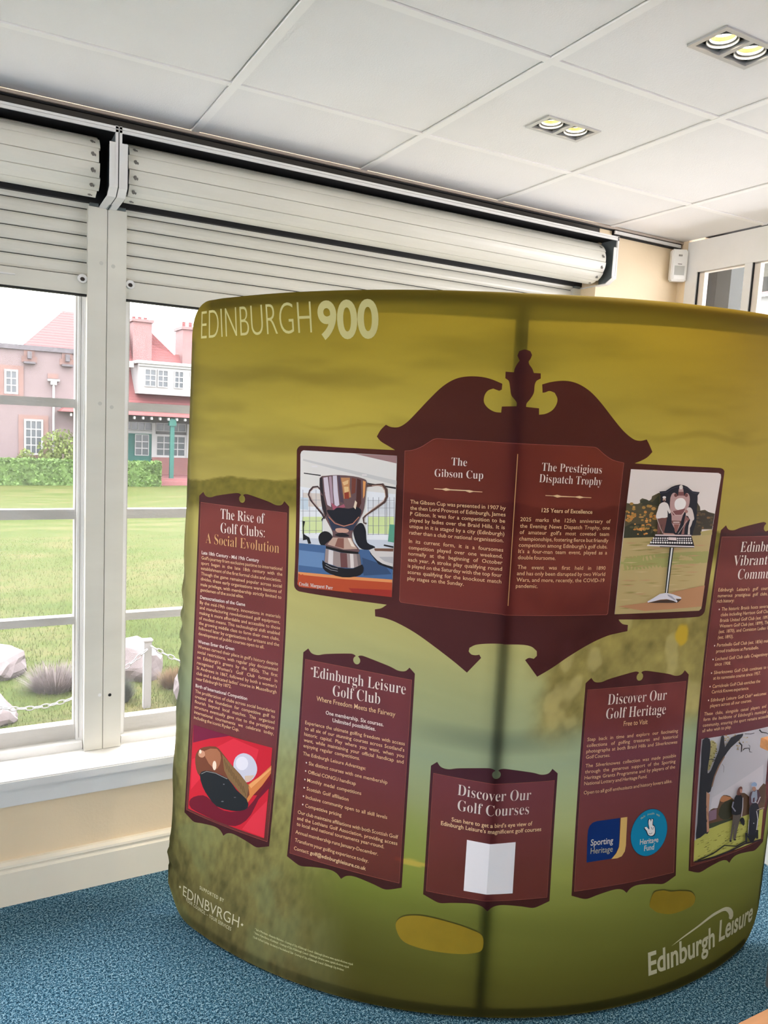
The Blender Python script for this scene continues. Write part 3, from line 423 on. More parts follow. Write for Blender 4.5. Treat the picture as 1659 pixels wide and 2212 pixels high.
(7.6, (176, 138, 72), (3429, 13896, 3411, 13862, 3361, 13853, 3317, 13876, 3312, 13914, 3349, 13938, 3401, 13930)),
(7.8, (196, 150, 84), (3856, 14005, 3824, 13986, 3746, 13980, 3681, 13993, 3678, 14014, 3738, 14028, 3818, 14024)),
(8.0, (128, 112, 66), (4025, 13951, 4013, 13931, 3980, 13926, 3951, 13939, 3947, 13961, 3973, 13974, 4007, 13970)),
(8.2, (92, 88, 60), (4114, 13751, 4086, 13717, 4014, 13709, 3952, 13732, 3946, 13769, 4001, 13793, 4076, 13785)),
(8.4, (206, 140, 70), (3931, 14141, 3915, 14109, 3870, 14101, 3831, 14122, 3825, 14157, 3858, 14179, 3905, 14171)),
(8.6, (176, 138, 72), (3601, 14052, 3571, 14014, 3494, 14004, 3427, 14029, 3421, 14071, 3480, 14098, 3560, 14089)),
(8.8, (196, 150, 84), (4088, 14306, 4062, 14279, 3995, 14272, 3938, 14289, 3933, 14318, 3985, 14337, 4053, 14331)),
(9.0, (176, 138, 72), (3758, 14067, 3748, 14043, 3719, 14037, 3692, 14053, 3688, 14079, 3710, 14095, 3741, 14089)),
(9.2, (92, 88, 60), (4332, 13715, 4318, 13696, 4283, 13692, 4252, 13704, 4248, 13725, 4275, 13737, 4312, 13733)),
(9.4, (176, 138, 72), (3547, 14219, 3528, 14188, 3477, 14180, 3432, 14200, 3427, 14233, 3466, 14255, 3520, 14248)),
(9.6, (176, 138, 72), (3975, 13677, 3956, 13638, 3901, 13628, 3852, 13655, 3846, 13698, 3887, 13724, 3944, 13715)),
(9.8, (176, 138, 72), (4008, 14307, 3990, 14274, 3940, 14265, 3895, 14287, 3889, 14323, 3927, 14346, 3980, 14339)),
(10.0, (128, 112, 66), (3686, 13710, 3669, 13672, 3618, 13663, 3573, 13689, 3567, 13731, 3605, 13757, 3657, 13748)),
(10.2, (176, 138, 72), (3335, 14149, 3318, 14124, 3272, 14118, 3233, 14134, 3229, 14162, 3264, 14179, 3311, 14174)),
(10.4, (196, 150, 84), (3531, 14271, 3517, 14242, 3476, 14235, 3440, 14254, 3436, 14285, 3466, 14305, 3508, 14299)),
(10.6, (196, 150, 84), (3552, 13986, 3519, 13968, 3439, 13963, 3373, 13975, 3371, 13994, 3433, 14006, 3514, 14003)),
(10.8, (176, 138, 72), (3856, 13924, 3841, 13901, 3801, 13895, 3766, 13910, 3763, 13935, 3793, 13951, 3834, 13946)),
(11.0, (196, 150, 84), (4221, 14238, 4196, 14200, 4126, 14190, 4065, 14215, 4058, 14257, 4111, 14284, 4183, 14275)),
(11.2, (96, 78, 56), (6302, 13934, 6288, 13912, 6249, 13906, 6213, 13922, 6208, 13946, 6237, 13961, 6279, 13956)),
(11.4, (74, 66, 50), (6295, 13893, 6270, 13869, 6206, 13863, 6150, 13880, 6144, 13906, 6193, 13923, 6260, 13917)),
(11.6, (96, 78, 56), (5951, 14112, 5932, 14091, 5883, 14086, 5840, 14100, 5836, 14122, 5873, 14136, 5924, 14132)),
(11.8, (74, 66, 50), (5887, 13768, 5865, 13752, 5809, 13748, 5761, 13759, 5757, 13777, 5801, 13788, 5859, 13784)),
(12.0, (130, 100, 66), (5766, 14071, 5744, 14051, 5688, 14046, 5639, 14059, 5635, 14081, 5678, 14095, 5736, 14090)),
(12.2, (96, 78, 56), (5990, 14100, 5981, 14069, 5949, 14061, 5918, 14082, 5911, 14117, 5933, 14138, 5969, 14131)),
(12.4, (74, 66, 50), (5957, 14067, 5933, 14047, 5871, 14041, 5818, 14055, 5813, 14078, 5861, 14092, 5925, 14087)),
(12.6, (96, 78, 56), (5882, 14081, 5868, 14059, 5827, 14054, 5791, 14069, 5786, 14093, 5816, 14108, 5859, 14103)),
(12.8, (96, 78, 56), (5829, 14129, 5806, 14102, 5744, 14095, 5689, 14113, 5683, 14142, 5730, 14161, 5795, 14155)),
(13.0, (96, 78, 56), (5845, 13874, 5822, 13859, 5765, 13856, 5717, 13866, 5713, 13882, 5758, 13892, 5816, 13889)),
(13.2, (74, 66, 50), (5965, 13846, 5949, 13821, 5904, 13815, 5863, 13832, 5857, 13860, 5891, 13877, 5939, 13871)),
(13.4, (74, 66, 50), (6036, 13765, 6012, 13743, 5948, 13738, 5893, 13753, 5888, 13777, 5937, 13792, 6003, 13787)),
(13.6, (96, 78, 56), (5866, 13866, 5848, 13840, 5797, 13833, 5752, 13852, 5746, 13881, 5784, 13899, 5837, 13893)),
(13.8, (96, 78, 56), (6350, 13794, 6331, 13761, 6277, 13754, 6228, 13776, 6221, 13812, 6261, 13834, 6318, 13826)),
(14.0, (74, 66, 50), (5820, 13729, 5806, 13715, 5769, 13711, 5738, 13721, 5735, 13737, 5762, 13747, 5800, 13743)),
(14.2, (96, 78, 56), (5884, 13776, 5865, 13762, 5816, 13758, 5774, 13768, 5771, 13784, 5809, 13794, 5859, 13791)),
(14.4, (130, 100, 66), (6156, 14000, 6143, 13974, 6102, 13967, 6064, 13985, 6058, 14014, 6088, 14032, 6132, 14026)),
(14.6, (96, 78, 56), (5796, 13987, 5775, 13972, 5722, 13968, 5676, 13978, 5673, 13996, 5714, 14007, 5769, 14003)),
(14.8, (130, 100, 66), (6222, 14001, 6200, 13978, 6141, 13972, 6089, 13988, 6084, 14014, 6129, 14031, 6190, 14025)),
(15.0, (96, 78, 56), (5773, 13899, 5749, 13878, 5687, 13873, 5633, 13887, 5629, 13910, 5677, 13924, 5741, 13919)),
(15.2, (130, 100, 66), (6013, 13716, 6002, 13692, 5967, 13686, 5935, 13703, 5930, 13730, 5955, 13746, 5992, 13740)),
(15.4, (96, 78, 56), (6308, 14010, 6286, 13987, 6229, 13981, 6178, 13997, 6173, 14022, 6216, 14038, 6277, 14033)),
(15.6, (206, 138, 66), (3828, 13654, 3803, 13632, 3746, 13631, 3714, 13653, 3739, 13676, 3796, 13676)),
(15.8, (226, 160, 84), (3913, 13786, 3886, 13767, 3826, 13767, 3793, 13785, 3820, 13804, 3880, 13804)),
(16.0, (226, 160, 84), (3838, 13663, 3820, 13648, 3780, 13648, 3758, 13663, 3775, 13678, 3816, 13678)),
(16.2, (226, 160, 84), (3618, 13810, 3603, 13793, 3569, 13793, 3549, 13810, 3564, 13827, 3598, 13827)),
(16.4, (206, 138, 66), (3700, 13691, 3688, 13676, 3658, 13676, 3641, 13691, 3653, 13706, 3683, 13706)),
(16.6, (206, 138, 66), (3808, 13683, 3797, 13659, 3767, 13659, 3749, 13683, 3760, 13707, 3789, 13707)),
(16.8, (226, 160, 84), (3845, 13640, 3835, 13620, 3809, 13620, 3793, 13640, 3803, 13660, 3829, 13660)),
(17.0, (206, 138, 66), (3643, 13665, 3620, 13645, 3568, 13645, 3539, 13665, 3562, 13685, 3614, 13685)),
(17.2, (226, 160, 84), (3829, 13675, 3803, 13657, 3747, 13657, 3716, 13674, 3741, 13692, 3798, 13692)),
(17.4, (206, 138, 66), (3744, 13675, 3722, 13656, 3672, 13656, 3644, 13675, 3666, 13695, 3716, 13695)),
(17.6, (206, 138, 66), (3478, 14021, 3453, 14000, 3396, 13999, 3365, 14020, 3390, 14041, 3447, 14042)),
(17.8, (226, 160, 84), (3391, 14044, 3364, 14027, 3307, 14026, 3276, 14043, 3302, 14060, 3360, 14061)),
(18.0, (206, 138, 66), (3394, 14002, 3379, 13987, 3345, 13986, 3326, 14001, 3341, 14016, 3375, 14016)),
(18.2, (206, 138, 66), (3587, 14088, 3568, 14070, 3527, 14070, 3504, 14087, 3522, 14105, 3563, 14105)),
(18.4, (206, 138, 66), (3501, 13950, 3478, 13925, 3426, 13925, 3397, 13949, 3419, 13973, 3471, 13974)),
(18.6, (206, 138, 66), (3387, 14014, 3363, 13998, 3311, 13997, 3282, 14012, 3306, 14028, 3359, 14029)),
(18.8, (226, 160, 84), (3369, 14123, 3359, 14098, 3333, 14098, 3316, 14122, 3326, 14146, 3352, 14147)),
(19.0, (226, 160, 84), (3505, 14109, 3484, 14088, 3437, 14088, 3411, 14107, 3431, 14128, 3478, 14128)),
(19.2, (206, 138, 66), (3591, 14023, 3576, 14001, 3540, 14000, 3519, 14022, 3534, 14044, 3570, 14044)),
(19.4, (226, 160, 84), (3355, 13962, 3345, 13940, 3319, 13940, 3303, 13961, 3313, 13982, 3339, 13982)),
(19.6, (226, 160, 84), (4129, 14009, 4104, 13990, 4049, 13990, 4018, 14008, 4043, 14027, 4098, 14027)),
(19.8, (226, 160, 84), (4013, 13866, 3988, 13851, 3935, 13851, 3905, 13865, 3930, 13880, 3984, 13880)),
(20.0, (226, 160, 84), (4013, 13909, 4002, 13889, 3974, 13889, 3957, 13908, 3968, 13928, 3996, 13928)),
(20.2, (206, 138, 66), (3969, 13960, 3960, 13936, 3933, 13936, 3916, 13960, 3925, 13984, 3952, 13984)),
(20.4, (206, 138, 66), (4230, 14032, 4216, 14011, 4181, 14011, 4160, 14032, 4174, 14053, 4209, 14053)),
(20.6, (226, 160, 84), (4269, 14047, 4257, 14030, 4228, 14030, 4210, 14046, 4222, 14063, 4252, 14063)),
(20.8, (206, 138, 66), (4142, 14016, 4127, 13993, 4091, 13993, 4069, 14015, 4084, 14037, 4120, 14038)),
(21.0, (206, 138, 66), (4265, 14044, 4239, 14019, 4178, 14019, 4144, 14043, 4170, 14067, 4231, 14068)),
(21.2, (206, 138, 66), (4316, 13998, 4290, 13977, 4232, 13976, 4200, 13997, 4225, 14018, 4283, 14018)),
(21.4, (226, 160, 84), (3999, 13907, 3977, 13882, 3925, 13882, 3895, 13906, 3917, 13931, 3969, 13932)),
(21.6, (226, 160, 84), (3836, 13658, 3819, 13633, 3776, 13633, 3752, 13658, 3769, 13683, 3811, 13683)),
(21.8, (206, 138, 66), (3976, 13539, 3959, 13515, 3919, 13515, 3895, 13539, 3912, 13563, 3952, 13563)),
(22.0, (206, 138, 66), (4054, 13554, 4038, 13534, 3999, 13534, 3977, 13554, 3993, 13573, 4032, 13573)),
(22.2, (226, 160, 84), (3751, 13539, 3737, 13522, 3705, 13522, 3687, 13539, 3700, 13555, 3732, 13555)),
(22.4, (226, 160, 84), (3910, 13684, 3886, 13660, 3832, 13660, 3801, 13683, 3824, 13707, 3879, 13708)),
(22.6, (206, 138, 66), (3883, 13699, 3857, 13679, 3799, 13679, 3767, 13698, 3793, 13717, 3851, 13718)),
(22.8, (226, 160, 84), (3840, 13691, 3815, 13668, 3759, 13668, 3727, 13690, 3752, 13713, 3808, 13713)),
(23.0, (226, 160, 84), (3837, 13659, 3822, 13636, 3787, 13636, 3765, 13659, 3780, 13682, 3815, 13683)),
(23.2, (226, 160, 84), (4044, 13556, 4023, 13533, 3975, 13533, 3947, 13556, 3968, 13579, 4016, 13579)),
(23.4, (206, 138, 66), (3912, 13709, 3897, 13692, 3862, 13692, 3843, 13709, 3857, 13726, 3892, 13726)),
(23.6, (196, 176, 122), (3252, 13431, 5955, 13503, 6071, 13626, 6336, 13668, 6342, 11379, 6265, 11320, 3235, 11334)),
(23.8, (170, 170, 104), (3245, 12905, 4545, 12999, 6325, 13064, 6339, 12695, 4875, 12613, 3244, 12533)),
(24.8, (186, 172, 112), (5907, 13606, 6336, 13668, 6355, 13518, 5956, 13498)),
(25.8, (200, 160, 118), (5532, 12457, 5811, 12468, 6097, 12453, 5845, 12435)),
(26.8, (210, 188, 140), (4793, 12752, 5061, 12765, 5337, 12752, 5094, 12732)),
(27.8, (164, 154, 92), (5481, 11689, 5762, 11696, 6050, 11678, 5796, 11663)),
(28.8, (180, 160, 104), (3400, 12253, 3651, 12265, 3909, 12251, 3680, 12233)),
(29.8, (164, 154, 92), (5140, 11840, 5416, 11849, 5699, 11831, 5449, 11815)),
(30.8, (164, 154, 92), (4885, 12558, 5156, 12571, 5433, 12557, 5188, 12538)),
(31.8, (200, 160, 118), (3902, 12261, 4160, 12273, 4425, 12259, 4191, 12241)),
(32.8, (180, 160, 104), (3269, 12898, 3515, 12913, 3768, 12902, 3544, 12881)),
(33.8, (180, 160, 104), (5024, 12488, 5296, 12500, 5576, 12486, 5329, 12467)),
(34.8, (210, 188, 140), (3412, 13123, 3659, 13139, 3913, 13129, 3689, 13108)),
(35.8, (164, 154, 92), (4916, 12406, 5187, 12417, 5466, 12403, 5220, 12384)),
(36.8, (210, 188, 140), (5300, 11798, 5578, 11807, 5863, 11789, 5611, 11773)),
(37.8, (210, 188, 140), (4781, 12114, 5051, 12124, 5329, 12108, 5084, 12091)),
(38.8, (200, 160, 118), (3255, 13295, 3498, 13311, 3749, 13303, 3527, 13280)),
(39.8, (180, 160, 104), (5320, 12605, 5595, 12617, 5878, 12603, 5629, 12584)),
(40.8, (164, 154, 92), (3569, 13094, 3818, 13109, 4075, 13100, 3848, 13078)),
(41.8, (210, 188, 140), (3712, 12496, 3966, 12509, 4228, 12496, 3997, 12477)),
(42.8, (210, 188, 140), (4696, 11952, 4966, 11962, 5244, 11946, 4999, 11929)),
(43.8, (164, 154, 92), (4124, 12180, 4386, 12191, 4655, 12177, 4417, 12159)),
(44.8, (164, 154, 92), (3432, 13230, 3679, 13247, 3933, 13237, 3709, 13215)),
(45.8, (164, 154, 92), (4031, 12717, 4289, 12730, 4555, 12718, 4320, 12698)),
(46.8, (210, 188, 140), (5563, 11603, 5845, 11610, 6134, 11591, 5879, 11576)),
(47.8, (164, 154, 92), (3810, 13320, 4062, 13336, 4321, 13327, 4092, 13304)),
(48.8, (200, 160, 118), (4766, 11557, 5038, 11565, 5318, 11546, 5071, 11531)),
(49.8, (180, 160, 104), (5243, 12219, 5519, 12230, 5802, 12214, 5552, 12197)),
(50.8, (210, 188, 140), (5121, 11432, 5399, 11439, 5683, 11419, 5432, 11405)),
(51.8, (210, 188, 140), (5022, 11872, 5297, 11881, 5578, 11863, 5330, 11847)),
(52.8, (210, 188, 140), (3592, 13153, 3842, 13168, 4099, 13159, 3872, 13137)),
(53.8, (210, 188, 140), (5011, 12382, 5284, 12394, 5564, 12379, 5317, 12361)),
(54.8, (210, 188, 140), (5323, 11983, 5601, 11992, 5886, 11975, 5634, 11958)),
(55.8, (210, 188, 140), (3321, 12758, 3568, 12772, 3823, 12761, 3598, 12741)),
(56.8, (200, 160, 118), (5658, 13218, 5935, 13232, 6221, 13221, 5970, 13200)),
(57.8, (210, 188, 140), (3629, 11921, 3885, 11932, 4147, 11917, 3915, 11899)),
(58.8, (200, 160, 118), (4172, 13143, 4430, 13158, 4695, 13148, 4461, 13126)),
(59.8, (200, 160, 118), (5490, 12930, 5766, 12944, 6051, 12931, 5800, 12911)),
(60.8, (164, 154, 92), (3337, 11498, 3590, 11507, 3850, 11491, 3620, 11475)),
(61.8, (210, 188, 140), (4400, 13027, 4662, 13041, 4931, 13030, 4693, 13009)),
(62.8, (164, 154, 92), (4914, 12867, 5183, 12881, 5460, 12868, 5216, 12848)),
(63.8, (200, 160, 118), (3759, 11882, 4016, 11892, 4281, 11876, 4047, 11860)),
(64.8, (164, 154, 92), (3438, 11940, 3690, 11950, 3950, 11935, 3720, 11918)),
(65.8, (180, 160, 104), (3933, 11824, 4193, 11834, 4461, 11818, 4224, 11801)),
(66.8, (164, 154, 92), (3452, 13243, 3699, 13259, 3953, 13250, 3729, 13228)),
(67.8, (200, 160, 118), (3290, 12269, 3539, 12282, 3795, 12268, 3568, 12250)),
(68.8, (180, 160, 104), (4098, 13029, 4355, 13044, 4621, 13033, 4387, 13012)),
(69.8, (180, 160, 104), (4377, 12894, 4639, 12908, 4908, 12897, 4670, 12876)),
(70.8, (200, 160, 118), (4371, 13242, 4632, 13258, 4900, 13248, 4663, 13226)),
(71.8, (200, 160, 118), (4999, 12648, 5270, 12661, 5549, 12647, 5303, 12628)),
(72.8, (164, 154, 92), (3903, 13111, 4157, 13127, 4419, 13117, 4188, 13095)),
(73.8, (210, 188, 140), (4259, 12100, 4523, 12111, 4794, 12095, 4555, 12078)),
(74.8, (200, 160, 118), (5482, 12669, 5759, 12681, 6044, 12667, 5793, 12648)),
(75.8, (200, 160, 118), (3611, 12660, 3863, 12674, 4123, 12662, 3893, 12642)),
(76.8, (210, 188, 140), (3278, 11734, 3529, 11744, 3787, 11729, 3559, 11712)),
(77.8, (200, 160, 118), (3307, 12131, 3556, 12143, 3813, 12129, 3586, 12111)),
(78.8, (164, 154, 92), (3287, 12156, 3536, 12168, 3793, 12154, 3566, 12136)),
(79.8, (200, 160, 118), (4817, 13116, 5083, 13131, 5358, 13120, 5116, 13099)),
(80.8, (164, 154, 92), (4540, 13139, 4803, 13154, 5074, 13143, 4836, 13122)),
(81.8, (210, 188, 140), (4969, 11989, 5243, 11998, 5524, 11982, 5276, 11965)),
(82.8, (164, 154, 92), (3419, 12667, 3668, 12681, 3925, 12669, 3698, 12649)),
(83.8, (180, 160, 104), (3386, 11917, 3638, 11927, 3897, 11912, 3668, 11895)),
(84.8, (180, 160, 104), (5371, 12373, 5648, 12384, 5933, 12369, 5682, 12351)),
(85.0, (190, 140, 100), (5260, 11919, 6340, 12061, 6331, 11445, 4252, 11394, 3302, 11552, 4220, 11629)),
(86.0, (30, 30, 42), (4235, 14708, 4319, 14718, 4435, 14729, 4523, 14782, 4619, 14841, 4750, 14886, 4892, 14911, 5032, 14897, 5165, 14858, 5272, 14796, 5377, 14738, 5520, 14724, 5631, 14715, 5618, 14683, 5577, 14620, 5596, 14530, 5619, 14347, 5673, 13903, 5593, 13500, 5105, 13456, 4608, 13576, 4454, 13780, 4404, 14044, 4339, 14344, 4292, 14599, 4244, 14687)),
(86.99999999999996, (58, 58, 76), (4269, 14661, 4473, 14680, 4462, 14697, 4264, 14679)),
(86.99999999999996, (58, 58, 76), (4473, 14680, 4659, 14793, 4646, 14809, 4462, 14697)),
(86.99999999999996, (58, 58, 76), (4659, 14793, 4902, 14858, 4898, 14877, 4646, 14809)),
(86.99999999999996, (58, 58, 76), (4902, 14858, 5170, 14809, 5177, 14826, 4898, 14877)),
(86.99999999999996, (58, 58, 76), (5170, 14809, 5410, 14682, 5417, 14699, 5177, 14826)),
(86.99999999999996, (58, 58, 76), (5410, 14682, 5593, 14669, 5592, 14688, 5417, 14699)),
(88.0, (196, 160, 158), (4633, 14553, 4659, 14635, 4701, 14678, 4746, 14687, 4794, 14670, 4847, 14617, 4887, 14588, 4886, 14668, 4878, 14774, 4898, 14861, 4931, 14908, 4983, 14862, 5036, 14777, 5070, 14670, 5098, 14592, 5127, 14630, 5160, 14686, 5210, 14680, 5261, 14646, 5297, 14588, 5320, 14511, 5329, 14417, 5319, 14323, 5278, 14256, 5228, 14197, 5189, 14136, 5158, 14070, 5138, 13989, 5122, 13902, 5108, 13817, 5086, 13734, 5042, 13636, 4993, 13576, 4956, 13625, 4916, 13712, 4856, 13782, 4802, 13859, 4782, 13949, 4763, 14047, 4716, 14143, 4669, 14254, 4641, 14409)),
(89.0, (120, 72, 72), (4861, 14619, 4859, 14597, 4846, 14580, 4825, 14570, 4800, 14570, 4775, 14579, 4756, 14596, 4746, 14617, 4748, 14639, 4760, 14656, 4782, 14666, 4807, 14666, 4832, 14657, 4851, 14640)),
(90.0, (120, 72, 72), (5230, 14625, 5229, 14603, 5216, 14586, 5194, 14576, 5168, 14575, 5143, 14584, 5123, 14602, 5113, 14623, 5115, 14645, 5128, 14662, 5149, 14672, 5175, 14673, 5201, 14663, 5220, 14646)),
(91.0, (236, 228, 226), (5007, 14843, 5006, 14816, 4993, 14794, 4970, 14782, 4942, 14781, 4914, 14793, 4893, 14814, 4882, 14840, 4883, 14867, 4896, 14889, 4919, 14902, 4946, 14902, 4974, 14891, 4996, 14870)),
(92.0, (130, 80, 80), (4877, 14712, 5061, 14716, 5094, 14612, 4884, 14609)),
(93.0, (250, 246, 246), (4801, 14421, 4815, 14464, 4845, 14500, 4886, 14526, 4942, 14542, 5008, 14548, 5068, 14539, 5121, 14512, 5168, 14471, 5197, 14426, 5205, 14377, 5195, 14325, 5172, 14280, 5133, 14245, 5080, 14218, 5026, 14205, 4967, 14209, 4906, 14226, 4857, 14256, 4825, 14305, 4805, 14366)),
(94.0, (132, 82, 84), (4741, 14171, 5203, 14259, 5131, 14070, 4812, 14068)),
(94.99999999999996, (226, 196, 190), (4728, 14185, 4888, 14059, 4895, 14078, 4746, 14199)),
(94.99999999999996, (226, 196, 190), (4888, 14059, 5112, 14061, 5097, 14079, 4895, 14078)),
(94.99999999999996, (226, 196, 190), (5112, 14061, 5249, 14211, 5226, 14224, 5097, 14079)),
(96.0, (120, 80, 74), (4786, 13921, 5120, 13913, 5115, 13839, 4813, 13842)),
(97.0, (226, 204, 198), (4844, 13890, 5070, 13891, 5076, 13860, 4850, 13859)),
(98.0, (150, 100, 92), (4884, 13817, 5071, 13814, 5018, 13586, 4944, 13628)),
(98.2, (120, 80, 76), (4296, 14012, 4612, 14014, 4603, 13837, 4572, 13555, 4494, 13555, 4465, 13836, 4442, 13555, 4352, 13549)),
(99.2, (238, 232, 230), (4294, 14363, 4359, 14407, 4436, 14426, 4509, 14413, 4574, 14377, 4618, 14318, 4653, 14253, 4692, 14197, 4713, 14150, 4695, 14119, 4660, 14112, 4615, 14172, 4583, 14211, 4611, 14120, 4625, 14014, 4542, 13992, 4434, 13992, 4343, 13975, 4270, 13970, 4232, 13994, 4220, 14042, 4232, 14120, 4256, 14208, 4268, 14291)),
(100.2, (200, 170, 160), (4481, 14495, 4481, 14468, 4470, 14447, 4452, 14434, 4429, 14434, 4406, 14446, 4388, 14467, 4379, 14494, 4379, 14520, 4389, 14542, 4408, 14554, 4431, 14555, 4453, 14543, 4471, 14522)),
(101.2, (240, 236, 234), (4480, 14557, 4477, 14543, 4461, 14532, 4438, 14526, 4411, 14526, 4385, 14531, 4366, 14542, 4358, 14555, 4362, 14568, 4377, 14579, 4400, 14586, 4427, 14586, 4453, 14581, 4472, 14570)),
(102.2, (90, 60, 56), (4466, 14462, 4464, 14451, 4456, 14442, 4442, 14437, 4427, 14437, 4411, 14442, 4400, 14450, 4395, 14461, 4396, 14472, 4405, 14480, 4418, 14485, 4434, 14486, 4449, 14481, 4461, 14473)),
(103.19999999999996, (214, 196, 190), (4245, 13999, 4422, 13709, 4436, 13714, 4259, 14003)),
(103.19999999999996, (214, 196, 190), (4422, 13709, 4538, 13563, 4551, 13568, 4436, 13714)),
(104.2, (228, 214, 210), (5256, 14260, 5300, 14292, 5358, 14292, 5412, 14272, 5467, 14220, 5531, 14103, 5576, 13988, 5571, 13940, 5539, 13925, 5484, 13930, 5423, 13956, 5378, 14004, 5337, 14050, 5289, 14055, 5252, 14071, 5243, 14165)),
(104.4, (150, 104, 100), (5239, 14071, 5408, 13966, 5310, 13839, 5279, 13713, 5297, 13543, 5190, 13531, 5225, 13713, 5228, 13839)),
(104.6, (226, 212, 208), (5437, 13956, 5537, 13935, 5509, 13798, 5470, 13713, 5504, 13532, 5427, 13533, 5409, 13776)),
(105.59999999999997, (214, 196, 190), (5313, 13927, 5125, 13632, 5139, 13625, 5328, 13920)),
(105.59999999999997, (214, 196, 190), (5125, 13632, 5071, 13558, 5085, 13551, 5139, 13625)),
(106.6, (180, 130, 124), (5313, 14176, 5311, 14156, 5299, 14140, 5280, 14131, 5256, 14131, 5232, 14140, 5214, 14155, 5205, 14175, 5207, 14195, 5218, 14212, 5238, 14221, 5262, 14221, 5286, 14212, 5304, 14196)),
(107.6, (196, 150, 140), (4556, 13576, 4902, 13565, 4989, 13523, 4566, 13513)),
(108.6, (34, 28, 38), (4282, 13528, 5557, 13517, 5733, 13200, 4104, 13236)),
(109.6, (226, 210, 214), (4281, 13536, 5556, 13521, 5569, 13483, 4282, 13499)),
(109.8, (240, 236, 238), (4275, 13430, 4269, 13412, 4250, 13405, 4229, 13412, 4218, 13430, 4223, 13448, 4242, 13455, 4264, 13448)),
(110.0, (240, 236, 238), (4353, 13430, 4347, 13412, 4328, 13405, 4307, 13412, 4295, 13430, 4301, 13448, 4320, 13455, 4341, 13448)),
(110.2, (240, 236, 238), (4431, 13430, 4425, 13412, 4406, 13405, 4385, 13412, 4373, 13430, 4379, 13447, 4398, 13455, 4419, 13447)),
(110.4, (240, 236, 238), (4509, 13429, 4504, 13412, 4485, 13404, 4463, 13412, 4452, 13430, 4457, 13447, 4476, 13455, 4498, 13447)),
(110.6, (240, 236, 238), (4588, 13429, 4583, 13412, 4563, 13404, 4542, 13412, 4530, 13429, 4536, 13447, 4555, 13455, 4577, 13447)),
(110.8, (240, 236, 238), (4667, 13429, 4662, 13411, 4642, 13404, 4621, 13411, 4609, 13429, 4615, 13447, 4634, 13454, 4656, 13447)),
(111.0, (240, 236, 238), (4747, 13429, 4741, 13411, 4722, 13404, 4700, 13411, 4688, 13429, 4694, 13447, 4713, 13454, 4735, 13447)),
(111.2, (240, 236, 238), (5118, 13421, 5112, 13403, 5093, 13396, 5070, 13404, 5058, 13422, 5064, 13439, 5084, 13447, 5106, 13439)),
(111.4, (240, 236, 238), (5194, 13421, 5188, 13403, 5169, 13396, 5146, 13403, 5134, 13421, 5140, 13439, 5159, 13447, 5182, 13439)),
(111.6, (240, 236, 238), (5270, 13421, 5265, 13403, 5245, 13395, 5222, 13403, 5210, 13421, 5216, 13439, 5236, 13446, 5258, 13439)),
(111.8, (240, 236, 238), (5347, 13420, 5341, 13402, 5321, 13395, 5299, 13403, 5286, 13421, 5292, 13439, 5312, 13446, 5334, 13438)),
(112.0, (240, 236, 238), (5423, 13420, 5418, 13402, 5398, 13395, 5375, 13402, 5363, 13420, 5369, 13438, 5389, 13446, 5411, 13438)),
(112.2, (240, 236, 238), (5501, 13420, 5495, 13402, 5475, 13394, 5452, 13402, 5440, 13420, 5445, 13438, 5465, 13445, 5488, 13438)),
(112.4, (240, 236, 238), (5578, 13419, 5572, 13401, 5552, 13394, 5529, 13401, 5517, 13419, 5523, 13438, 5543, 13445, 5566, 13437)),
(112.6, (240, 236, 238), (4271, 13374, 4265, 13360, 4248, 13355, 4229, 13360, 4219, 13374, 4224, 13387, 4242, 13392, 4261, 13387)),
(112.8, (240, 236, 238), (5120, 13362, 5115, 13349, 5097, 13343, 5077, 13349, 5066, 13362, 5072, 13376, 5090, 13381, 5110, 13376)),
(113.0, (240, 236, 238), (4349, 13373, 4343, 13360, 4326, 13355, 4306, 13360, 4297, 13374, 4302, 13387, 4320, 13392, 4339, 13387)),
(113.2, (240, 236, 238), (5199, 13362, 5194, 13348, 5175, 13343, 5155, 13348, 5145, 13362, 5150, 13375, 5169, 13381, 5189, 13375)),
(113.4, (240, 236, 238), (4427, 13373, 4421, 13360, 4404, 13354, 4384, 13360, 4375, 13373, 4380, 13387, 4398, 13392, 4417, 13387)),
(113.6, (240, 236, 238), (5278, 13361, 5273, 13348, 5254, 13342, 5234, 13348, 5224, 13362, 5229, 13375, 5247, 13380, 5268, 13375)),
(113.8, (240, 236, 238), (4505, 13373, 4500, 13360, 4482, 13354, 4463, 13360, 4453, 13373, 4459, 13386, 4476, 13392, 4496, 13386)),
(114.0, (240, 236, 238), (5358, 13361, 5352, 13347, 5334, 13342, 5313, 13348, 5303, 13361, 5308, 13375, 5327, 13380, 5347, 13374)),
(114.2, (240, 236, 238), (4584, 13373, 4579, 13359, 4561, 13354, 4542, 13359, 4532, 13373, 4537, 13386, 4555, 13392, 4574, 13386)),
(114.4, (240, 236, 238), (5437, 13360, 5432, 13347, 5413, 13341, 5393, 13347, 5382, 13361, 5388, 13374, 5406, 13380, 5427, 13374)),
(114.6, (240, 236, 238), (4664, 13372, 4658, 13359, 4640, 13354, 4621, 13359, 4611, 13373, 4616, 13386, 4634, 13391, 4654, 13386)),
(114.8, (240, 236, 238), (5517, 13360, 5512, 13346, 5493, 13341, 5473, 13347, 5462, 13360, 5468, 13374, 5486, 13379, 5507, 13373)),
(115.0, (240, 236, 238), (4743, 13372, 4738, 13359, 4720, 13353, 4700, 13359, 4690, 13372, 4696, 13386, 4713, 13391, 4733, 13386)),
(115.2, (240, 236, 238), (5597, 13359, 5592, 13346, 5573, 13340, 5553, 13346, 5542, 13360, 5548, 13373, 5566, 13379, 5587, 13373)),
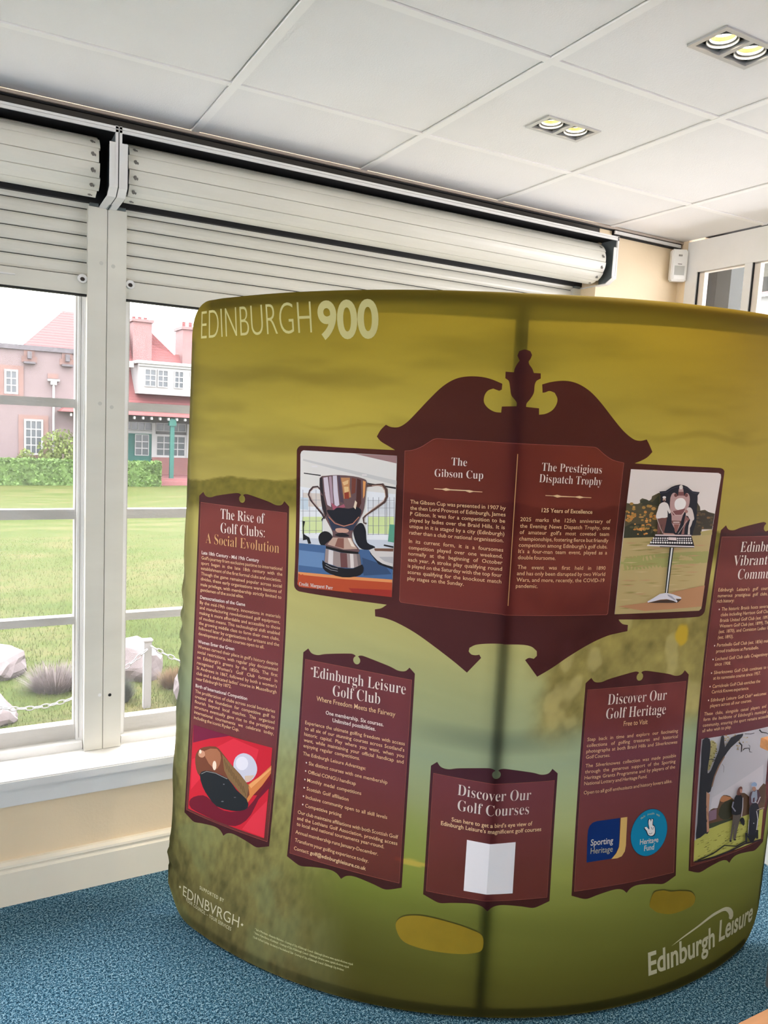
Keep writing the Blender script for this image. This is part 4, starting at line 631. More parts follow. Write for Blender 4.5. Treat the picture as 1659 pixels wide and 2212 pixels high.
(115.4, (250, 248, 248), (4202, 13315, 4195, 13296, 4173, 13288, 4148, 13296, 4135, 13316, 4142, 13335, 4165, 13343, 4189, 13335)),
(115.6, (250, 248, 248), (4284, 13314, 4277, 13295, 4255, 13287, 4229, 13295, 4217, 13314, 4223, 13334, 4246, 13342, 4271, 13333)),
(115.8, (250, 248, 248), (4366, 13313, 4359, 13294, 4337, 13286, 4311, 13294, 4298, 13313, 4305, 13333, 4328, 13340, 4353, 13332)),
(116.0, (250, 248, 248), (4449, 13312, 4442, 13293, 4419, 13285, 4394, 13293, 4381, 13312, 4387, 13331, 4410, 13339, 4435, 13331)),
(116.2, (250, 248, 248), (4531, 13311, 4525, 13292, 4502, 13284, 4476, 13292, 4463, 13311, 4470, 13330, 4493, 13338, 4518, 13330)),
(116.4, (250, 248, 248), (4615, 13310, 4608, 13290, 4585, 13282, 4559, 13291, 4546, 13310, 4553, 13329, 4576, 13337, 4601, 13329)),
(116.6, (250, 248, 248), (4698, 13308, 4691, 13289, 4668, 13281, 4643, 13289, 4629, 13309, 4636, 13328, 4659, 13336, 4685, 13328)),
(116.8, (250, 248, 248), (4782, 13307, 4775, 13288, 4752, 13280, 4726, 13288, 4713, 13307, 4720, 13327, 4743, 13335, 4769, 13327)),
(117.0, (250, 248, 248), (4866, 13306, 4860, 13286, 4836, 13279, 4810, 13287, 4797, 13306, 4804, 13326, 4827, 13333, 4853, 13325)),
(117.2, (250, 248, 248), (4951, 13305, 4944, 13285, 4921, 13277, 4895, 13285, 4881, 13305, 4888, 13324, 4911, 13332, 4938, 13324)),
(117.4, (250, 248, 248), (5036, 13303, 5029, 13284, 5006, 13276, 4980, 13284, 4966, 13304, 4973, 13323, 4996, 13331, 5022, 13323)),
(117.6, (250, 248, 248), (5122, 13302, 5115, 13282, 5091, 13275, 5065, 13283, 5051, 13302, 5058, 13322, 5081, 13330, 5108, 13321)),
(117.8, (250, 248, 248), (5207, 13301, 5200, 13281, 5177, 13273, 5150, 13281, 5137, 13301, 5144, 13320, 5167, 13328, 5193, 13320)),
(118.0, (250, 248, 248), (5293, 13299, 5287, 13280, 5263, 13272, 5236, 13280, 5222, 13300, 5229, 13319, 5253, 13327, 5280, 13319)),
(118.2, (250, 248, 248), (5380, 13298, 5373, 13278, 5349, 13270, 5323, 13279, 5309, 13298, 5316, 13318, 5339, 13326, 5366, 13317)),
(118.4, (250, 248, 248), (5467, 13296, 5460, 13277, 5436, 13269, 5409, 13277, 5395, 13297, 5402, 13316, 5426, 13324, 5453, 13316)),
(118.6, (250, 248, 248), (5554, 13295, 5547, 13275, 5523, 13267, 5496, 13276, 5482, 13295, 5489, 13315, 5513, 13323, 5540, 13314)),
(118.8, (250, 248, 248), (5642, 13293, 5635, 13274, 5611, 13266, 5584, 13274, 5570, 13294, 5576, 13313, 5600, 13321, 5627, 13313)),
(119.8, (236, 220, 220), (4747, 13460, 5034, 13451, 5049, 13367, 4755, 13381)),
(120.8, (240, 236, 238), (4057, 13257, 5721, 13204, 5734, 13166, 4042, 13220)),
(121.8, (30, 26, 34), (4485, 13209, 5727, 13174, 5730, 13157, 4488, 13188)),
(122.8, (36, 38, 36), (4841, 13173, 4988, 13164, 4991, 11879, 4876, 11882)),
(123.8, (236, 238, 240), (4895, 13169, 4950, 13164, 4953, 11880, 4914, 11881)),
(124.0, (70, 50, 40), (4300, 11626, 4749, 11676, 5312, 11593, 5394, 11601, 5519, 11694, 5417, 11632, 4747, 11693)),
(125.0, (226, 226, 238), (4289, 11669, 4469, 11749, 4694, 11866, 4907, 11890, 5161, 11846, 5488, 11749, 5505, 11699, 5293, 11712, 5376, 11629, 5352, 11602, 5219, 11656, 4962, 11712, 4718, 11703, 4482, 11659, 4299, 11631)),
(126.0, (170, 172, 192), (4968, 11852, 5142, 11793, 5314, 11668, 5244, 11671, 5004, 11797)),
],
'club': [(1, (206, 28, 50), (-9947, 6429, -6880, 6410, -6875, 3718, -9963, 3719)),
(2, (120, 20, 60), (-9947, 6429, -8433, 6442, -9233, 6167, -9928, 5855)),
(2.2, (226, 44, 66), (-9923, 5322, -8321, 6382, -7365, 6256, -7495, 5513, -8901, 5596, -9904, 4344)),
(3.2, (226, 50, 70), (-7353, 4293, -6901, 4822, -6867, 3737, -7708, 3758)),
(4.2, (112, 12, 40), (-9933, 3954, -9880, 4055, -9762, 4156, -9564, 4262, -9353, 4335, -9202, 4334, -9055, 4292, -8887, 4210, -8693, 4137, -8458, 4116, -8192, 4151, -7877, 4265, -7582, 4442, -7392, 4691, -7227, 4971, -7004, 5285, -6826, 5502, -6779, 5439, -6828, 5253, -7003, 5038, -7205, 4789, -7319, 4526, -7429, 4273, -7589, 4058, -7779, 3886, -7976, 3775, -8249, 3717, -8728, 3715, -9231, 3734, -9580, 3740, -9820, 3766, -9925, 3849)),
(5.2, (206, 208, 226), (-8250, 5543, -8253, 5646, -8232, 5746, -8188, 5836, -8114, 5914, -8017, 5981, -7915, 6023, -7808, 6036, -7696, 6025, -7598, 5994, -7515, 5939, -7445, 5866, -7395, 5788, -7365, 5710, -7356, 5628, -7368, 5542, -7409, 5448, -7472, 5349, -7547, 5269, -7632, 5214, -7728, 5176, -7824, 5159, -7920, 5164, -8017, 5189, -8099, 5239, -8167, 5324, -8220, 5434)),
(6.2, (232, 232, 244), (-7704, 5758, -7717, 5664, -7774, 5577, -7863, 5515, -7966, 5490, -8064, 5507, -8137, 5564, -8169, 5648, -8155, 5744, -8097, 5832, -8008, 5894, -7904, 5918, -7807, 5900, -7736, 5843)),
(7.2, (214, 190, 170), (-7793, 5357, -7438, 5463, -7571, 5251, -7772, 5172)),
(7.4, (216, 134, 72), (-7731, 5035, -7470, 5288, -7279, 5438, -6857, 5888, -6852, 5653, -7127, 5224, -7422, 4860, -7599, 4585)),
(8.4, (240, 170, 105), (-7609, 5128, -6860, 5825, -6854, 5764, -7521, 5045)),
(9.4, (120, 20, 30), (-7422, 4860, -7126, 5216, -6851, 5641, -6845, 5497, -7220, 4910)),
(10.4, (118, 66, 44), (-9791, 5404, -9764, 5542, -9698, 5660, -9604, 5756, -9462, 5837, -9227, 5924, -8992, 5973, -8857, 5940, -8732, 5855, -8570, 5740, -8351, 5583, -7966, 5363, -7635, 5122, -7554, 4844, -7652, 4676, -7982, 4856, -8382, 5103, -8681, 5171, -8944, 5172, -9194, 5142, -9395, 5080, -9493, 4970, -9555, 4893, -9643, 4948, -9720, 5068, -9772, 5230)),
(11.4, (206, 150, 120), (-9381, 5638, -9391, 5586, -9429, 5536, -9486, 5498, -9552, 5481, -9614, 5486, -9659, 5514, -9678, 5559, -9667, 5612, -9629, 5662, -9571, 5700, -9505, 5717, -9444, 5711, -9400, 5683)),
(12.4, (170, 110, 78), (-9423, 5724, -9199, 5857, -8931, 5915, -8798, 5832, -8743, 5679, -8774, 5470, -8873, 5300, -9041, 5296, -9220, 5382, -9375, 5545)),
(13.4, (250, 228, 205), (-8905, 5400, -8906, 5335, -8923, 5280, -8951, 5244, -8985, 5235, -9019, 5254, -9045, 5299, -9059, 5360, -9057, 5424, -9040, 5480, -9012, 5516, -8978, 5525, -8944, 5505, -8918, 5460)),
(14.4, (250, 230, 210), (-9541, 5671, -9543, 5643, -9556, 5618, -9576, 5601, -9599, 5595, -9620, 5601, -9636, 5618, -9644, 5643, -9641, 5671, -9628, 5696, -9608, 5713, -9586, 5719, -9564, 5713, -9548, 5696)),
(14.6, (134, 104, 66), (-8710, 5796, -8351, 5583, -7607, 5108, -7647, 4635, -7890, 4804, -8382, 5103, -8587, 5330)),
(15.6, (100, 76, 44), (-8631, 5662, -8493, 5386, -8473, 5396, -8610, 5671)),
(16.6, (100, 76, 44), (-8530, 5583, -8393, 5309, -8373, 5318, -8510, 5593)),
(17.6, (100, 76, 44), (-8429, 5505, -8292, 5231, -8272, 5241, -8409, 5515)),
(18.6, (100, 76, 44), (-8329, 5427, -8192, 5154, -8172, 5164, -8309, 5437)),
(19.6, (100, 76, 44), (-8229, 5350, -8092, 5077, -8072, 5087, -8209, 5359)),
(20.6, (100, 76, 44), (-8129, 5272, -7992, 5001, -7973, 5010, -8110, 5282)),
(21.6, (100, 76, 44), (-8030, 5195, -7893, 4924, -7873, 4934, -8010, 5204)),
(22.6, (100, 76, 44), (-7931, 5118, -7794, 4848, -7774, 4857, -7911, 5127)),
(23.6, (100, 76, 44), (-7832, 5041, -7695, 4772, -7675, 4782, -7812, 5051)),
(24.6, (26, 32, 38), (-9553, 4938, -9484, 5049, -9341, 5121, -9147, 5164, -8916, 5175, -8652, 5162, -8400, 5112, -8224, 4997, -8058, 4867, -7830, 4773, -7637, 4680, -7562, 4561, -7571, 4445, -7673, 4356, -7829, 4284, -7994, 4230, -8197, 4192, -8474, 4160, -8753, 4162, -8954, 4240, -9119, 4351, -9267, 4460, -9390, 4588, -9502, 4766)),
(25.6, (150, 150, 150), (-9480, 4973, -9281, 5107, -9283, 5124, -9492, 4986)),
(25.6, (150, 150, 150), (-9281, 5107, -8918, 5149, -8912, 5167, -9283, 5124)),
(25.6, (150, 150, 150), (-8918, 5149, -8441, 5093, -8433, 5111, -8912, 5167)),
(25.8, (120, 124, 128), (-8522, 4917, -8536, 4898, -8569, 4889, -8586, 4900, -8572, 4918, -8539, 4927)),
(26.0, (120, 124, 128), (-8497, 4391, -8522, 4369, -8576, 4353, -8605, 4360, -8580, 4382, -8525, 4397)),
(26.2, (90, 90, 94), (-8038, 4639, -8059, 4618, -8107, 4606, -8132, 4614, -8110, 4634, -8063, 4647)),
],
'golfers': [(1, (218, 217, 226), (6902, 7441, 9985, 7439, 10153, 3655, 6874, 3734)),
(2, (232, 228, 236), (7544, 5562, 9832, 6216, 9950, 5365, 7469, 5187)),
(3, (196, 186, 130), (7239, 7325, 7327, 7361, 7430, 7315, 7513, 7232, 7559, 7106, 7524, 6938, 7458, 6760, 7404, 6591, 7349, 6467, 7293, 6429, 7250, 6480, 7236, 6660, 7235, 6892, 7224, 7135)),
(3.2, (214, 206, 160), (7552, 7037, 7538, 7022, 7507, 7026, 7489, 7045, 7503, 7060, 7534, 7056)),
(3.4, (150, 140, 80), (7431, 7193, 7420, 7184, 7396, 7187, 7383, 7199, 7393, 7209, 7417, 7206)),
(3.6, (150, 140, 80), (7503, 6704, 7493, 6692, 7470, 6695, 7457, 6710, 7467, 6722, 7490, 6719)),
(3.8, (214, 206, 160), (7441, 7313, 7430, 7296, 7403, 7299, 7387, 7320, 7398, 7338, 7425, 7335)),
(4.0, (214, 206, 160), (7540, 6858, 7523, 6843, 7485, 6848, 7464, 6868, 7481, 6883, 7519, 6878)),
(4.2, (150, 140, 80), (7500, 6942, 7481, 6928, 7439, 6934, 7416, 6953, 7435, 6967, 7477, 6961)),
(4.4, (214, 206, 160), (7536, 6598, 7526, 6590, 7504, 6593, 7492, 6605, 7502, 6613, 7524, 6610)),
(4.6, (120, 112, 66), (7518, 6922, 7506, 6913, 7479, 6917, 7464, 6929, 7476, 6939, 7503, 6935)),
(4.8, (150, 140, 80), (7273, 7248, 7263, 7239, 7240, 7242, 7228, 7253, 7238, 7262, 7260, 7259)),
(5.0, (214, 206, 160), (7516, 7212, 7509, 7193, 7491, 7196, 7479, 7216, 7486, 7235, 7504, 7233)),
(5.2, (120, 112, 66), (7371, 7147, 7354, 7132, 7316, 7137, 7296, 7157, 7312, 7172, 7350, 7167)),
(5.4, (120, 112, 66), (7429, 7287, 7412, 7272, 7375, 7277, 7355, 7296, 7371, 7311, 7408, 7307)),
(5.6, (214, 206, 160), (7430, 6690, 7419, 6673, 7393, 6677, 7379, 6697, 7389, 6714, 7415, 6710)),
(5.8, (150, 140, 80), (7530, 7012, 7521, 6993, 7499, 6995, 7486, 7018, 7495, 7037, 7517, 7034)),
(6.0, (214, 206, 160), (7356, 6789, 7338, 6775, 7299, 6781, 7277, 6799, 7295, 6813, 7334, 6808)),
(6.2, (120, 112, 66), (7512, 7253, 7492, 7240, 7448, 7245, 7424, 7264, 7444, 7277, 7488, 7271)),
(6.4, (150, 140, 80), (7602, 6926, 7586, 6914, 7549, 6919, 7529, 6936, 7546, 6947, 7582, 6942)),
(6.6, (150, 140, 80), (7601, 6987, 7580, 6969, 7534, 6975, 7509, 6999, 7529, 7017, 7576, 7011)),
(6.8, (150, 140, 80), (7381, 6583, 7361, 6569, 7320, 6574, 7297, 6595, 7316, 6610, 7358, 6604)),
(7.0, (214, 206, 160), (7564, 7218, 7544, 7201, 7499, 7206, 7474, 7229, 7494, 7246, 7539, 7240)),
(7.2, (214, 206, 160), (7588, 7168, 7569, 7152, 7527, 7158, 7504, 7178, 7523, 7193, 7565, 7188)),
(7.4, (120, 112, 66), (7364, 6886, 7350, 6877, 7321, 6881, 7305, 6893, 7319, 6902, 7348, 6898)),
(7.6, (120, 112, 66), (7489, 6696, 7467, 6684, 7421, 6691, 7396, 6708, 7418, 6720, 7464, 6714)),
(7.8, (150, 140, 80), (7389, 6868, 7372, 6857, 7335, 6862, 7315, 6878, 7332, 6889, 7369, 6884)),
(8.0, (120, 112, 66), (7499, 7250, 7487, 7234, 7457, 7238, 7441, 7257, 7453, 7272, 7483, 7269)),
(8.2, (120, 112, 66), (7550, 6803, 7529, 6787, 7483, 6794, 7458, 6815, 7479, 6830, 7525, 6824)),
(8.4, (150, 140, 80), (7492, 7255, 7480, 7236, 7451, 7239, 7434, 7262, 7446, 7281, 7475, 7278)),
(8.6, (120, 112, 66), (7588, 7055, 7571, 7037, 7533, 7042, 7511, 7065, 7528, 7082, 7567, 7077)),
(8.8, (120, 112, 66), (7352, 6571, 7341, 6551, 7315, 6554, 7300, 6578, 7310, 6598, 7337, 6595)),
(9.0, (214, 206, 160), (7404, 6587, 7389, 6577, 7356, 6581, 7338, 6597, 7353, 6607, 7387, 6603)),
(9.2, (170, 150, 100), (8559, 7159, 8551, 7151, 8530, 7154, 8519, 7165, 8527, 7173, 8548, 7170)),
(9.4, (170, 150, 100), (8784, 6884, 8769, 6868, 8736, 6873, 8716, 6894, 8730, 6910, 8764, 6905)),
(9.6, (226, 206, 170), (8402, 7333, 8391, 7317, 8366, 7320, 8351, 7339, 8361, 7355, 8387, 7352)),
(9.8, (196, 170, 120), (8639, 7297, 8624, 7286, 8591, 7291, 8573, 7307, 8588, 7318, 8621, 7313)),
(10.0, (226, 206, 170), (8255, 7047, 8237, 7032, 8195, 7038, 8171, 7059, 8190, 7074, 8232, 7069)),
(10.2, (170, 150, 100), (7939, 7282, 7923, 7266, 7885, 7271, 7864, 7292, 7881, 7308, 7918, 7303)),
(10.4, (226, 206, 170), (8106, 7303, 8088, 7292, 8048, 7297, 8027, 7313, 8045, 7324, 8084, 7319)),
(10.6, (226, 206, 170), (8113, 7092, 8102, 7074, 8075, 7078, 8059, 7099, 8070, 7116, 8097, 7113)),
(10.8, (196, 170, 120), (8641, 7275, 8616, 7267, 8564, 7274, 8537, 7290, 8561, 7298, 8613, 7291)),
(11.0, (196, 170, 120), (8572, 7134, 8550, 7122, 8501, 7129, 8474, 7148, 8497, 7159, 8545, 7152)),
(11.2, (196, 170, 120), (7970, 7423, 7948, 7408, 7900, 7415, 7873, 7435, 7895, 7450, 7944, 7444)),
(11.4, (226, 206, 170), (8053, 7072, 8035, 7057, 7995, 7062, 7972, 7083, 7990, 7098, 8030, 7092)),
(11.6, (170, 150, 100), (8910, 7239, 8897, 7226, 8866, 7231, 8849, 7247, 8862, 7260, 8892, 7255)),
(11.8, (226, 206, 170), (8580, 7230, 8565, 7215, 8530, 7220, 8510, 7240, 8525, 7256, 8560, 7251)),
(12.0, (196, 170, 120), (7966, 7059, 7958, 7043, 7937, 7046, 7924, 7065, 7932, 7081, 7954, 7078)),
(12.2, (196, 170, 120), (8348, 7392, 8332, 7375, 8296, 7380, 8275, 7402, 8291, 7418, 8327, 7414)),
(12.4, (226, 206, 170), (8160, 7108, 8146, 7093, 8113, 7098, 8095, 7117, 8109, 7132, 8142, 7128)),
(12.6, (170, 150, 100), (8732, 7113, 8721, 7095, 8692, 7100, 8675, 7121, 8686, 7139, 8715, 7135)),
(12.8, (196, 170, 120), (8543, 6920, 8520, 6907, 8469, 6914, 8441, 6935, 8464, 6949, 8515, 6942)),
(13.0, (226, 206, 170), (8862, 7229, 8846, 7214, 8810, 7219, 8790, 7239, 8805, 7254, 8841, 7249)),
(13.2, (196, 170, 120), (7960, 7338, 7951, 7324, 7930, 7327, 7918, 7343, 7927, 7356, 7948, 7354)),
(13.4, (226, 206, 170), (8053, 7258, 8035, 7242, 7995, 7247, 7972, 7269, 7990, 7286, 8031, 7280)),
(13.6, (170, 150, 100), (8526, 7348, 8513, 7340, 8483, 7344, 8467, 7356, 8480, 7365, 8510, 7361)),
(13.8, (226, 206, 170), (8596, 7023, 8575, 7006, 8528, 7013, 8502, 7036, 8522, 7053, 8569, 7046)),
(14.0, (170, 150, 100), (7863, 7197, 7855, 7180, 7834, 7182, 7821, 7203, 7829, 7220, 7850, 7218)),
(14.2, (196, 170, 120), (8513, 6965, 8503, 6951, 8478, 6955, 8464, 6972, 8474, 6985, 8498, 6982)),
(14.4, (170, 150, 100), (8328, 7271, 8313, 7260, 8278, 7264, 8259, 7281, 8274, 7292, 8309, 7288)),
(14.6, (196, 170, 120), (7987, 7161, 7971, 7151, 7938, 7156, 7921, 7169, 7936, 7178, 7969, 7174)),
(14.8, (226, 206, 170), (8783, 7254, 8761, 7245, 8711, 7252, 8685, 7268, 8708, 7277, 8757, 7270)),
(15.0, (170, 150, 100), (8549, 7192, 8531, 7180, 8490, 7186, 8468, 7204, 8486, 7215, 8527, 7210)),
(15.2, (226, 206, 170), (8553, 6989, 8529, 6982, 8477, 6989, 8449, 7004, 8474, 7012, 8525, 7004)),
(15.4, (196, 170, 120), (8053, 7362, 8031, 7346, 7982, 7352, 7955, 7374, 7977, 7391, 8026, 7384)),
(15.6, (226, 206, 170), (7932, 7347, 7915, 7330, 7877, 7335, 7855, 7357, 7872, 7374, 7910, 7369)),
(15.8, (196, 170, 120), (8495, 7040, 8471, 7027, 8420, 7034, 8391, 7055, 8415, 7069, 8467, 7061)),
(16.0, (226, 206, 170), (7898, 7166, 7886, 7148, 7857, 7152, 7839, 7174, 7852, 7192, 7881, 7188)),
(16.2, (170, 150, 100), (7916, 7340, 7896, 7332, 7853, 7337, 7831, 7350, 7851, 7358, 7893, 7353)),
(16.4, (226, 206, 170), (8317, 7369, 8294, 7356, 8244, 7363, 8217, 7382, 8240, 7395, 8290, 7388)),
(16.6, (196, 170, 120), (8486, 7322, 8478, 7310, 8458, 7313, 8446, 7328, 8454, 7340, 8474, 7337)),
(16.8, (226, 206, 170), (8917, 7094, 8892, 7088, 8838, 7096, 8809, 7110, 8835, 7116, 8888, 7108)),
(17.0, (196, 170, 120), (8250, 7262, 8226, 7251, 8174, 7258, 8147, 7276, 8171, 7286, 8222, 7279)),
(18.0, (108, 80, 58), (7403, 5122, 7493, 5204, 7610, 5228, 7710, 5209, 7794, 5208, 7841, 5322, 7881, 5453, 7935, 5530, 8017, 5565, 8164, 5541, 8326, 5479, 8453, 5373, 8578, 5299, 8725, 5386, 8870, 5483, 9000, 5453, 9128, 5378, 9258, 5272, 9404, 5212, 9599, 5335, 9793, 5483, 9950, 5568, 10069, 5505, 10201, 5045, 10153, 4591, 9709, 4571, 9064, 4662, 8166, 4653, 7439, 4677, 7315, 4891)),
(19.0, (206, 140, 96), (7883, 5427, 7906, 5499, 7981, 5553, 8111, 5530, 8250, 5479, 8372, 5437, 8412, 5397, 8245, 5362, 8040, 5347, 7932, 5376)),
(20.0, (62, 62, 44), (7852, 4989, 7874, 5142, 7972, 5280, 8151, 5353, 8339, 5371, 8448, 5334, 8508, 5233, 8529, 5017, 8479, 4815, 8300, 4762, 8096, 4786, 7942, 4868)),
(21.0, (150, 120, 140), (7417, 5171, 7760, 5188, 7770, 4874, 7443, 4857)),
(22.0, (96, 70, 52), (9762, 5407, 10062, 5492, 10116, 4881, 9889, 4964)),
(23.0, (68, 76, 54), (7431, 4782, 8485, 4760, 8495, 4665, 7443, 4625)),
(24.0, (204, 204, 104), (6867, 4369, 7270, 4529, 7444, 4612, 7956, 4669, 8650, 4699, 9271, 4697, 10104, 4688, 10170, 3651, 6874, 3734)),
(25.0, (120, 116, 50), (8689, 4289, 8836, 4298, 8838, 4281, 8691, 4276)),
(26.0, (88, 84, 40), (9035, 4449, 9126, 4456, 9128, 4440, 9037, 4435)),
(27.0, (120, 116, 50), (8090, 4038, 8206, 4048, 8208, 4032, 8091, 4025)),
(28.0, (160, 152, 66), (8085, 3865, 8197, 3874, 8199, 3858, 8086, 3852)),
(29.0, (224, 220, 130), (9366, 4214, 9428, 4221, 9430, 4204, 9368, 4200)),
(30.0, (120, 116, 50), (8206, 4172, 8278, 4181, 8279, 4165, 8207, 4158)),
(31.0, (160, 152, 66), (9753, 4320, 9832, 4324, 9835, 4307, 9755, 4305)),
(32.0, (120, 116, 50), (7958, 3992, 8045, 4002, 8046, 3986, 7959, 3979)),
(33.0, (160, 152, 66), (7158, 3812, 7230, 3823, 7231, 3807, 7159, 3799)),
(34.0, (224, 220, 130), (9393, 4301, 9499, 4306, 9502, 4289, 9395, 4287)),
(35.0, (88, 84, 40), (9612, 4326, 9691, 4331, 9695, 4314, 9614, 4312)),
(36.0, (120, 116, 50), (7285, 4084, 7402, 4098, 7403, 4082, 7286, 4071)),
(37.0, (120, 116, 50), (8281, 3997, 8432, 4006, 8434, 3990, 8282, 3983)),
(38.0, (120, 116, 50), (8868, 4000, 8979, 4006, 8981, 3989, 8869, 3986)),
(39.0, (224, 220, 130), (9714, 4003, 9855, 4003, 9858, 3985, 9716, 3989)),
(40.0, (160, 152, 66), (8281, 4219, 8364, 4228, 8365, 4212, 8282, 4205)),
(41.0, (224, 220, 130), (8969, 4294, 9122, 4301, 9124, 4284, 8971, 4281)),
(42.0, (224, 220, 130), (7493, 4292, 7575, 4303, 7576, 4288, 7494, 4278)),
(43.0, (160, 152, 66), (8205, 4376, 8319, 4387, 8320, 4371, 8206, 4362)),
(44.0, (224, 220, 130), (9574, 3866, 9643, 3870, 9646, 3853, 9577, 3852)),
(45.0, (224, 220, 130), (7289, 4281, 7428, 4297, 7430, 4281, 7290, 4268)),
(46.0, (224, 220, 130), (9432, 4443, 9504, 4449, 9507, 4432, 9435, 4428)),
(47.0, (120, 116, 50), (8947, 4287, 9056, 4294, 9059, 4277, 8948, 4273)),
(48.0, (224, 220, 130), (8044, 4298, 8126, 4308, 8127, 4292, 8045, 4285)),
(49.0, (88, 84, 40), (8776, 3869, 8874, 3875, 8876, 3858, 8778, 3855)),
(50.0, (120, 116, 50), (8825, 4082, 8959, 4088, 8961, 4071, 8826, 4068)),
(51.0, (224, 220, 130), (9548, 4037, 9619, 4042, 9622, 4024, 9550, 4023)),
(52.0, (160, 152, 66), (7600, 3824, 7658, 3834, 7659, 3818, 7601, 3811)),
(53.0, (160, 152, 66), (8526, 3964, 8649, 3972, 8651, 3955, 8527, 3951)),
(54.0, (88, 84, 40), (9642, 4284, 9758, 4287, 9761, 4270, 9644, 4270)),
(55.0, (88, 84, 40), (8218, 4105, 8354, 4115, 8355, 4099, 8219, 4092)),
(56.0, (120, 116, 50), (7032, 3866, 7123, 3878, 7124, 3863, 7032, 3853)),
(57.0, (120, 116, 50), (9635, 4247, 9774, 4248, 9778, 4231, 9637, 4232)),
(58.0, (120, 116, 50), (8666, 4083, 8781, 4091, 8783, 4074, 8667, 4070)),
(59.0, (120, 116, 50), (8147, 3859, 8297, 3868, 8299, 3852, 8148, 3846)),
(60.0, (120, 116, 50), (9727, 4056, 9796, 4060, 9799, 4043, 9730, 4041)),
(61.0, (160, 152, 66), (8009, 4427, 8147, 4440, 8149, 4424, 8010, 4414)),
(62.0, (120, 116, 50), (6986, 4244, 7043, 4255, 7044, 4240, 6986, 4231)),
(63.0, (160, 152, 66), (9795, 4178, 9978, 4175, 9981, 4158, 9797, 4164)),
(64.0, (88, 84, 40), (9295, 4297, 9433, 4301, 9435, 4284, 9297, 4283)),
(65.0, (224, 220, 130), (7558, 3936, 7696, 3948, 7697, 3932, 7559, 3923)),
(66.0, (120, 116, 50), (9170, 3846, 9345, 3846, 9348, 3829, 9172, 3831)),
(67.0, (224, 220, 130), (7635, 3999, 7689, 4009, 7690, 3993, 7636, 3986)),
(68.0, (88, 84, 40), (9217, 4162, 9289, 4169, 9292, 4152, 9219, 4148)),
(69.0, (224, 220, 130), (7311, 3829, 7433, 3841, 7434, 3825, 7312, 3816)),
(70.0, (88, 84, 40), (7641, 3830, 7742, 3840, 7743, 3825, 7642, 3817)),
(71.0, (120, 116, 50), (9540, 4325, 9717, 4326, 9720, 4309, 9542, 4311)),
(72.0, (160, 152, 66), (9013, 4054, 9143, 4060, 9145, 4043, 9015, 4040)),
(73.0, (224, 220, 130), (7597, 3944, 7740, 3956, 7742, 3940, 7598, 3931)),
(74.0, (120, 116, 50), (7781, 3863, 7869, 3873, 7870, 3857, 7782, 3850)),
(75.0, (88, 84, 40), (9355, 4515, 9440, 4521, 9442, 4504, 9357, 4501)),
(76.0, (120, 116, 50), (8484, 3943, 8584, 3950, 8586, 3934, 8486, 3929)),
(77.0, (160, 152, 66), (7666, 4225, 7787, 4237, 7789, 4221, 7667, 4211)),
(78.0, (160, 152, 66), (7624, 3919, 7764, 3931, 7765, 3915, 7625, 3906)),
(79.0, (160, 152, 66), (7123, 4266, 7249, 4281, 7250, 4265, 7124, 4253)),
(80.0, (120, 116, 50), (7101, 4328, 7235, 4344, 7236, 4328, 7101, 4315)),
(81.0, (88, 84, 40), (9677, 4351, 9762, 4356, 9765, 4339, 9679, 4337)),
(82.0, (88, 84, 40), (8687, 4231, 8834, 4239, 8836, 4223, 8688, 4218)),
(83.0, (160, 152, 66), (9852, 4006, 9968, 4006, 9972, 3988, 9855, 3991)),
(84.0, (160, 152, 66), (8212, 4005, 8270, 4014, 8271, 3998, 8213, 3992)),
(85.0, (88, 84, 40), (7423, 3941, 7569, 3954, 7570, 3938, 7424, 3928)),
(86.0, (120, 116, 50), (9761, 3813, 9953, 3806, 9956, 3788, 9763, 3798)),
(87.0, (224, 220, 130), (8488, 4301, 8623, 4310, 8625, 4294, 8489, 4287)),
(88.0, (120, 116, 50), (7730, 4218, 7836, 4229, 7837, 4214, 7731, 4204)),
(89.0, (224, 220, 130), (7613, 3847, 7737, 3859, 7738, 3843, 7614, 3834)),
(90.0, (160, 152, 66), (8274, 4074, 8341, 4083, 8343, 4067, 8275, 4061)),
(91.0, (88, 84, 40), (9404, 3850, 9498, 3853, 9501, 3836, 9406, 3836)),
(92.0, (224, 220, 130), (8310, 4495, 8373, 4505, 8375, 4489, 8311, 4482)),
(93.0, (224, 220, 130), (8695, 4491, 8803, 4500, 8805, 4484, 8697, 4477)),
(94.0, (224, 220, 130), (9735, 4393, 9918, 4393, 9921, 4375, 9737, 4379)),
(95.0, (88, 84, 40), (8437, 4257, 8505, 4266, 8507, 4250, 8438, 4244)),
(96.0, (88, 84, 40), (7416, 4058, 7477, 4068, 7478, 4052, 7417, 4045)),
(97.0, (160, 152, 66), (9245, 4500, 9314, 4507, 9316, 4490, 9248, 4486)),
(98.0, (88, 84, 40), (9458, 4511, 9523, 4518, 9525, 4501, 9460, 4497)),
(99.0, (224, 220, 130), (8393, 4168, 8507, 4177, 8509, 4160, 8394, 4154)),
(100.0, (88, 84, 40), (8190, 4102, 8260, 4111, 8262, 4095, 8191, 4089)),
(101.0, (88, 84, 40), (7266, 3853, 7355, 3865, 7356, 3849, 7267, 3840)),
(102.0, (160, 152, 66), (7765, 3840, 7914, 3851, 7915, 3835, 7766, 3827)),
(103.0, (160, 152, 66), (8742, 4328, 8851, 4337, 8853, 4320, 8744, 4315)),
(104.0, (120, 116, 50), (9451, 4308, 9579, 4312, 9582, 4295, 9453, 4294)),
(105.0, (160, 152, 66), (7399, 4137, 7534, 4151, 7535, 4135, 7400, 4124)),
(106.0, (88, 84, 40), (7371, 4210, 7465, 4222, 7466, 4206, 7372, 4197)),
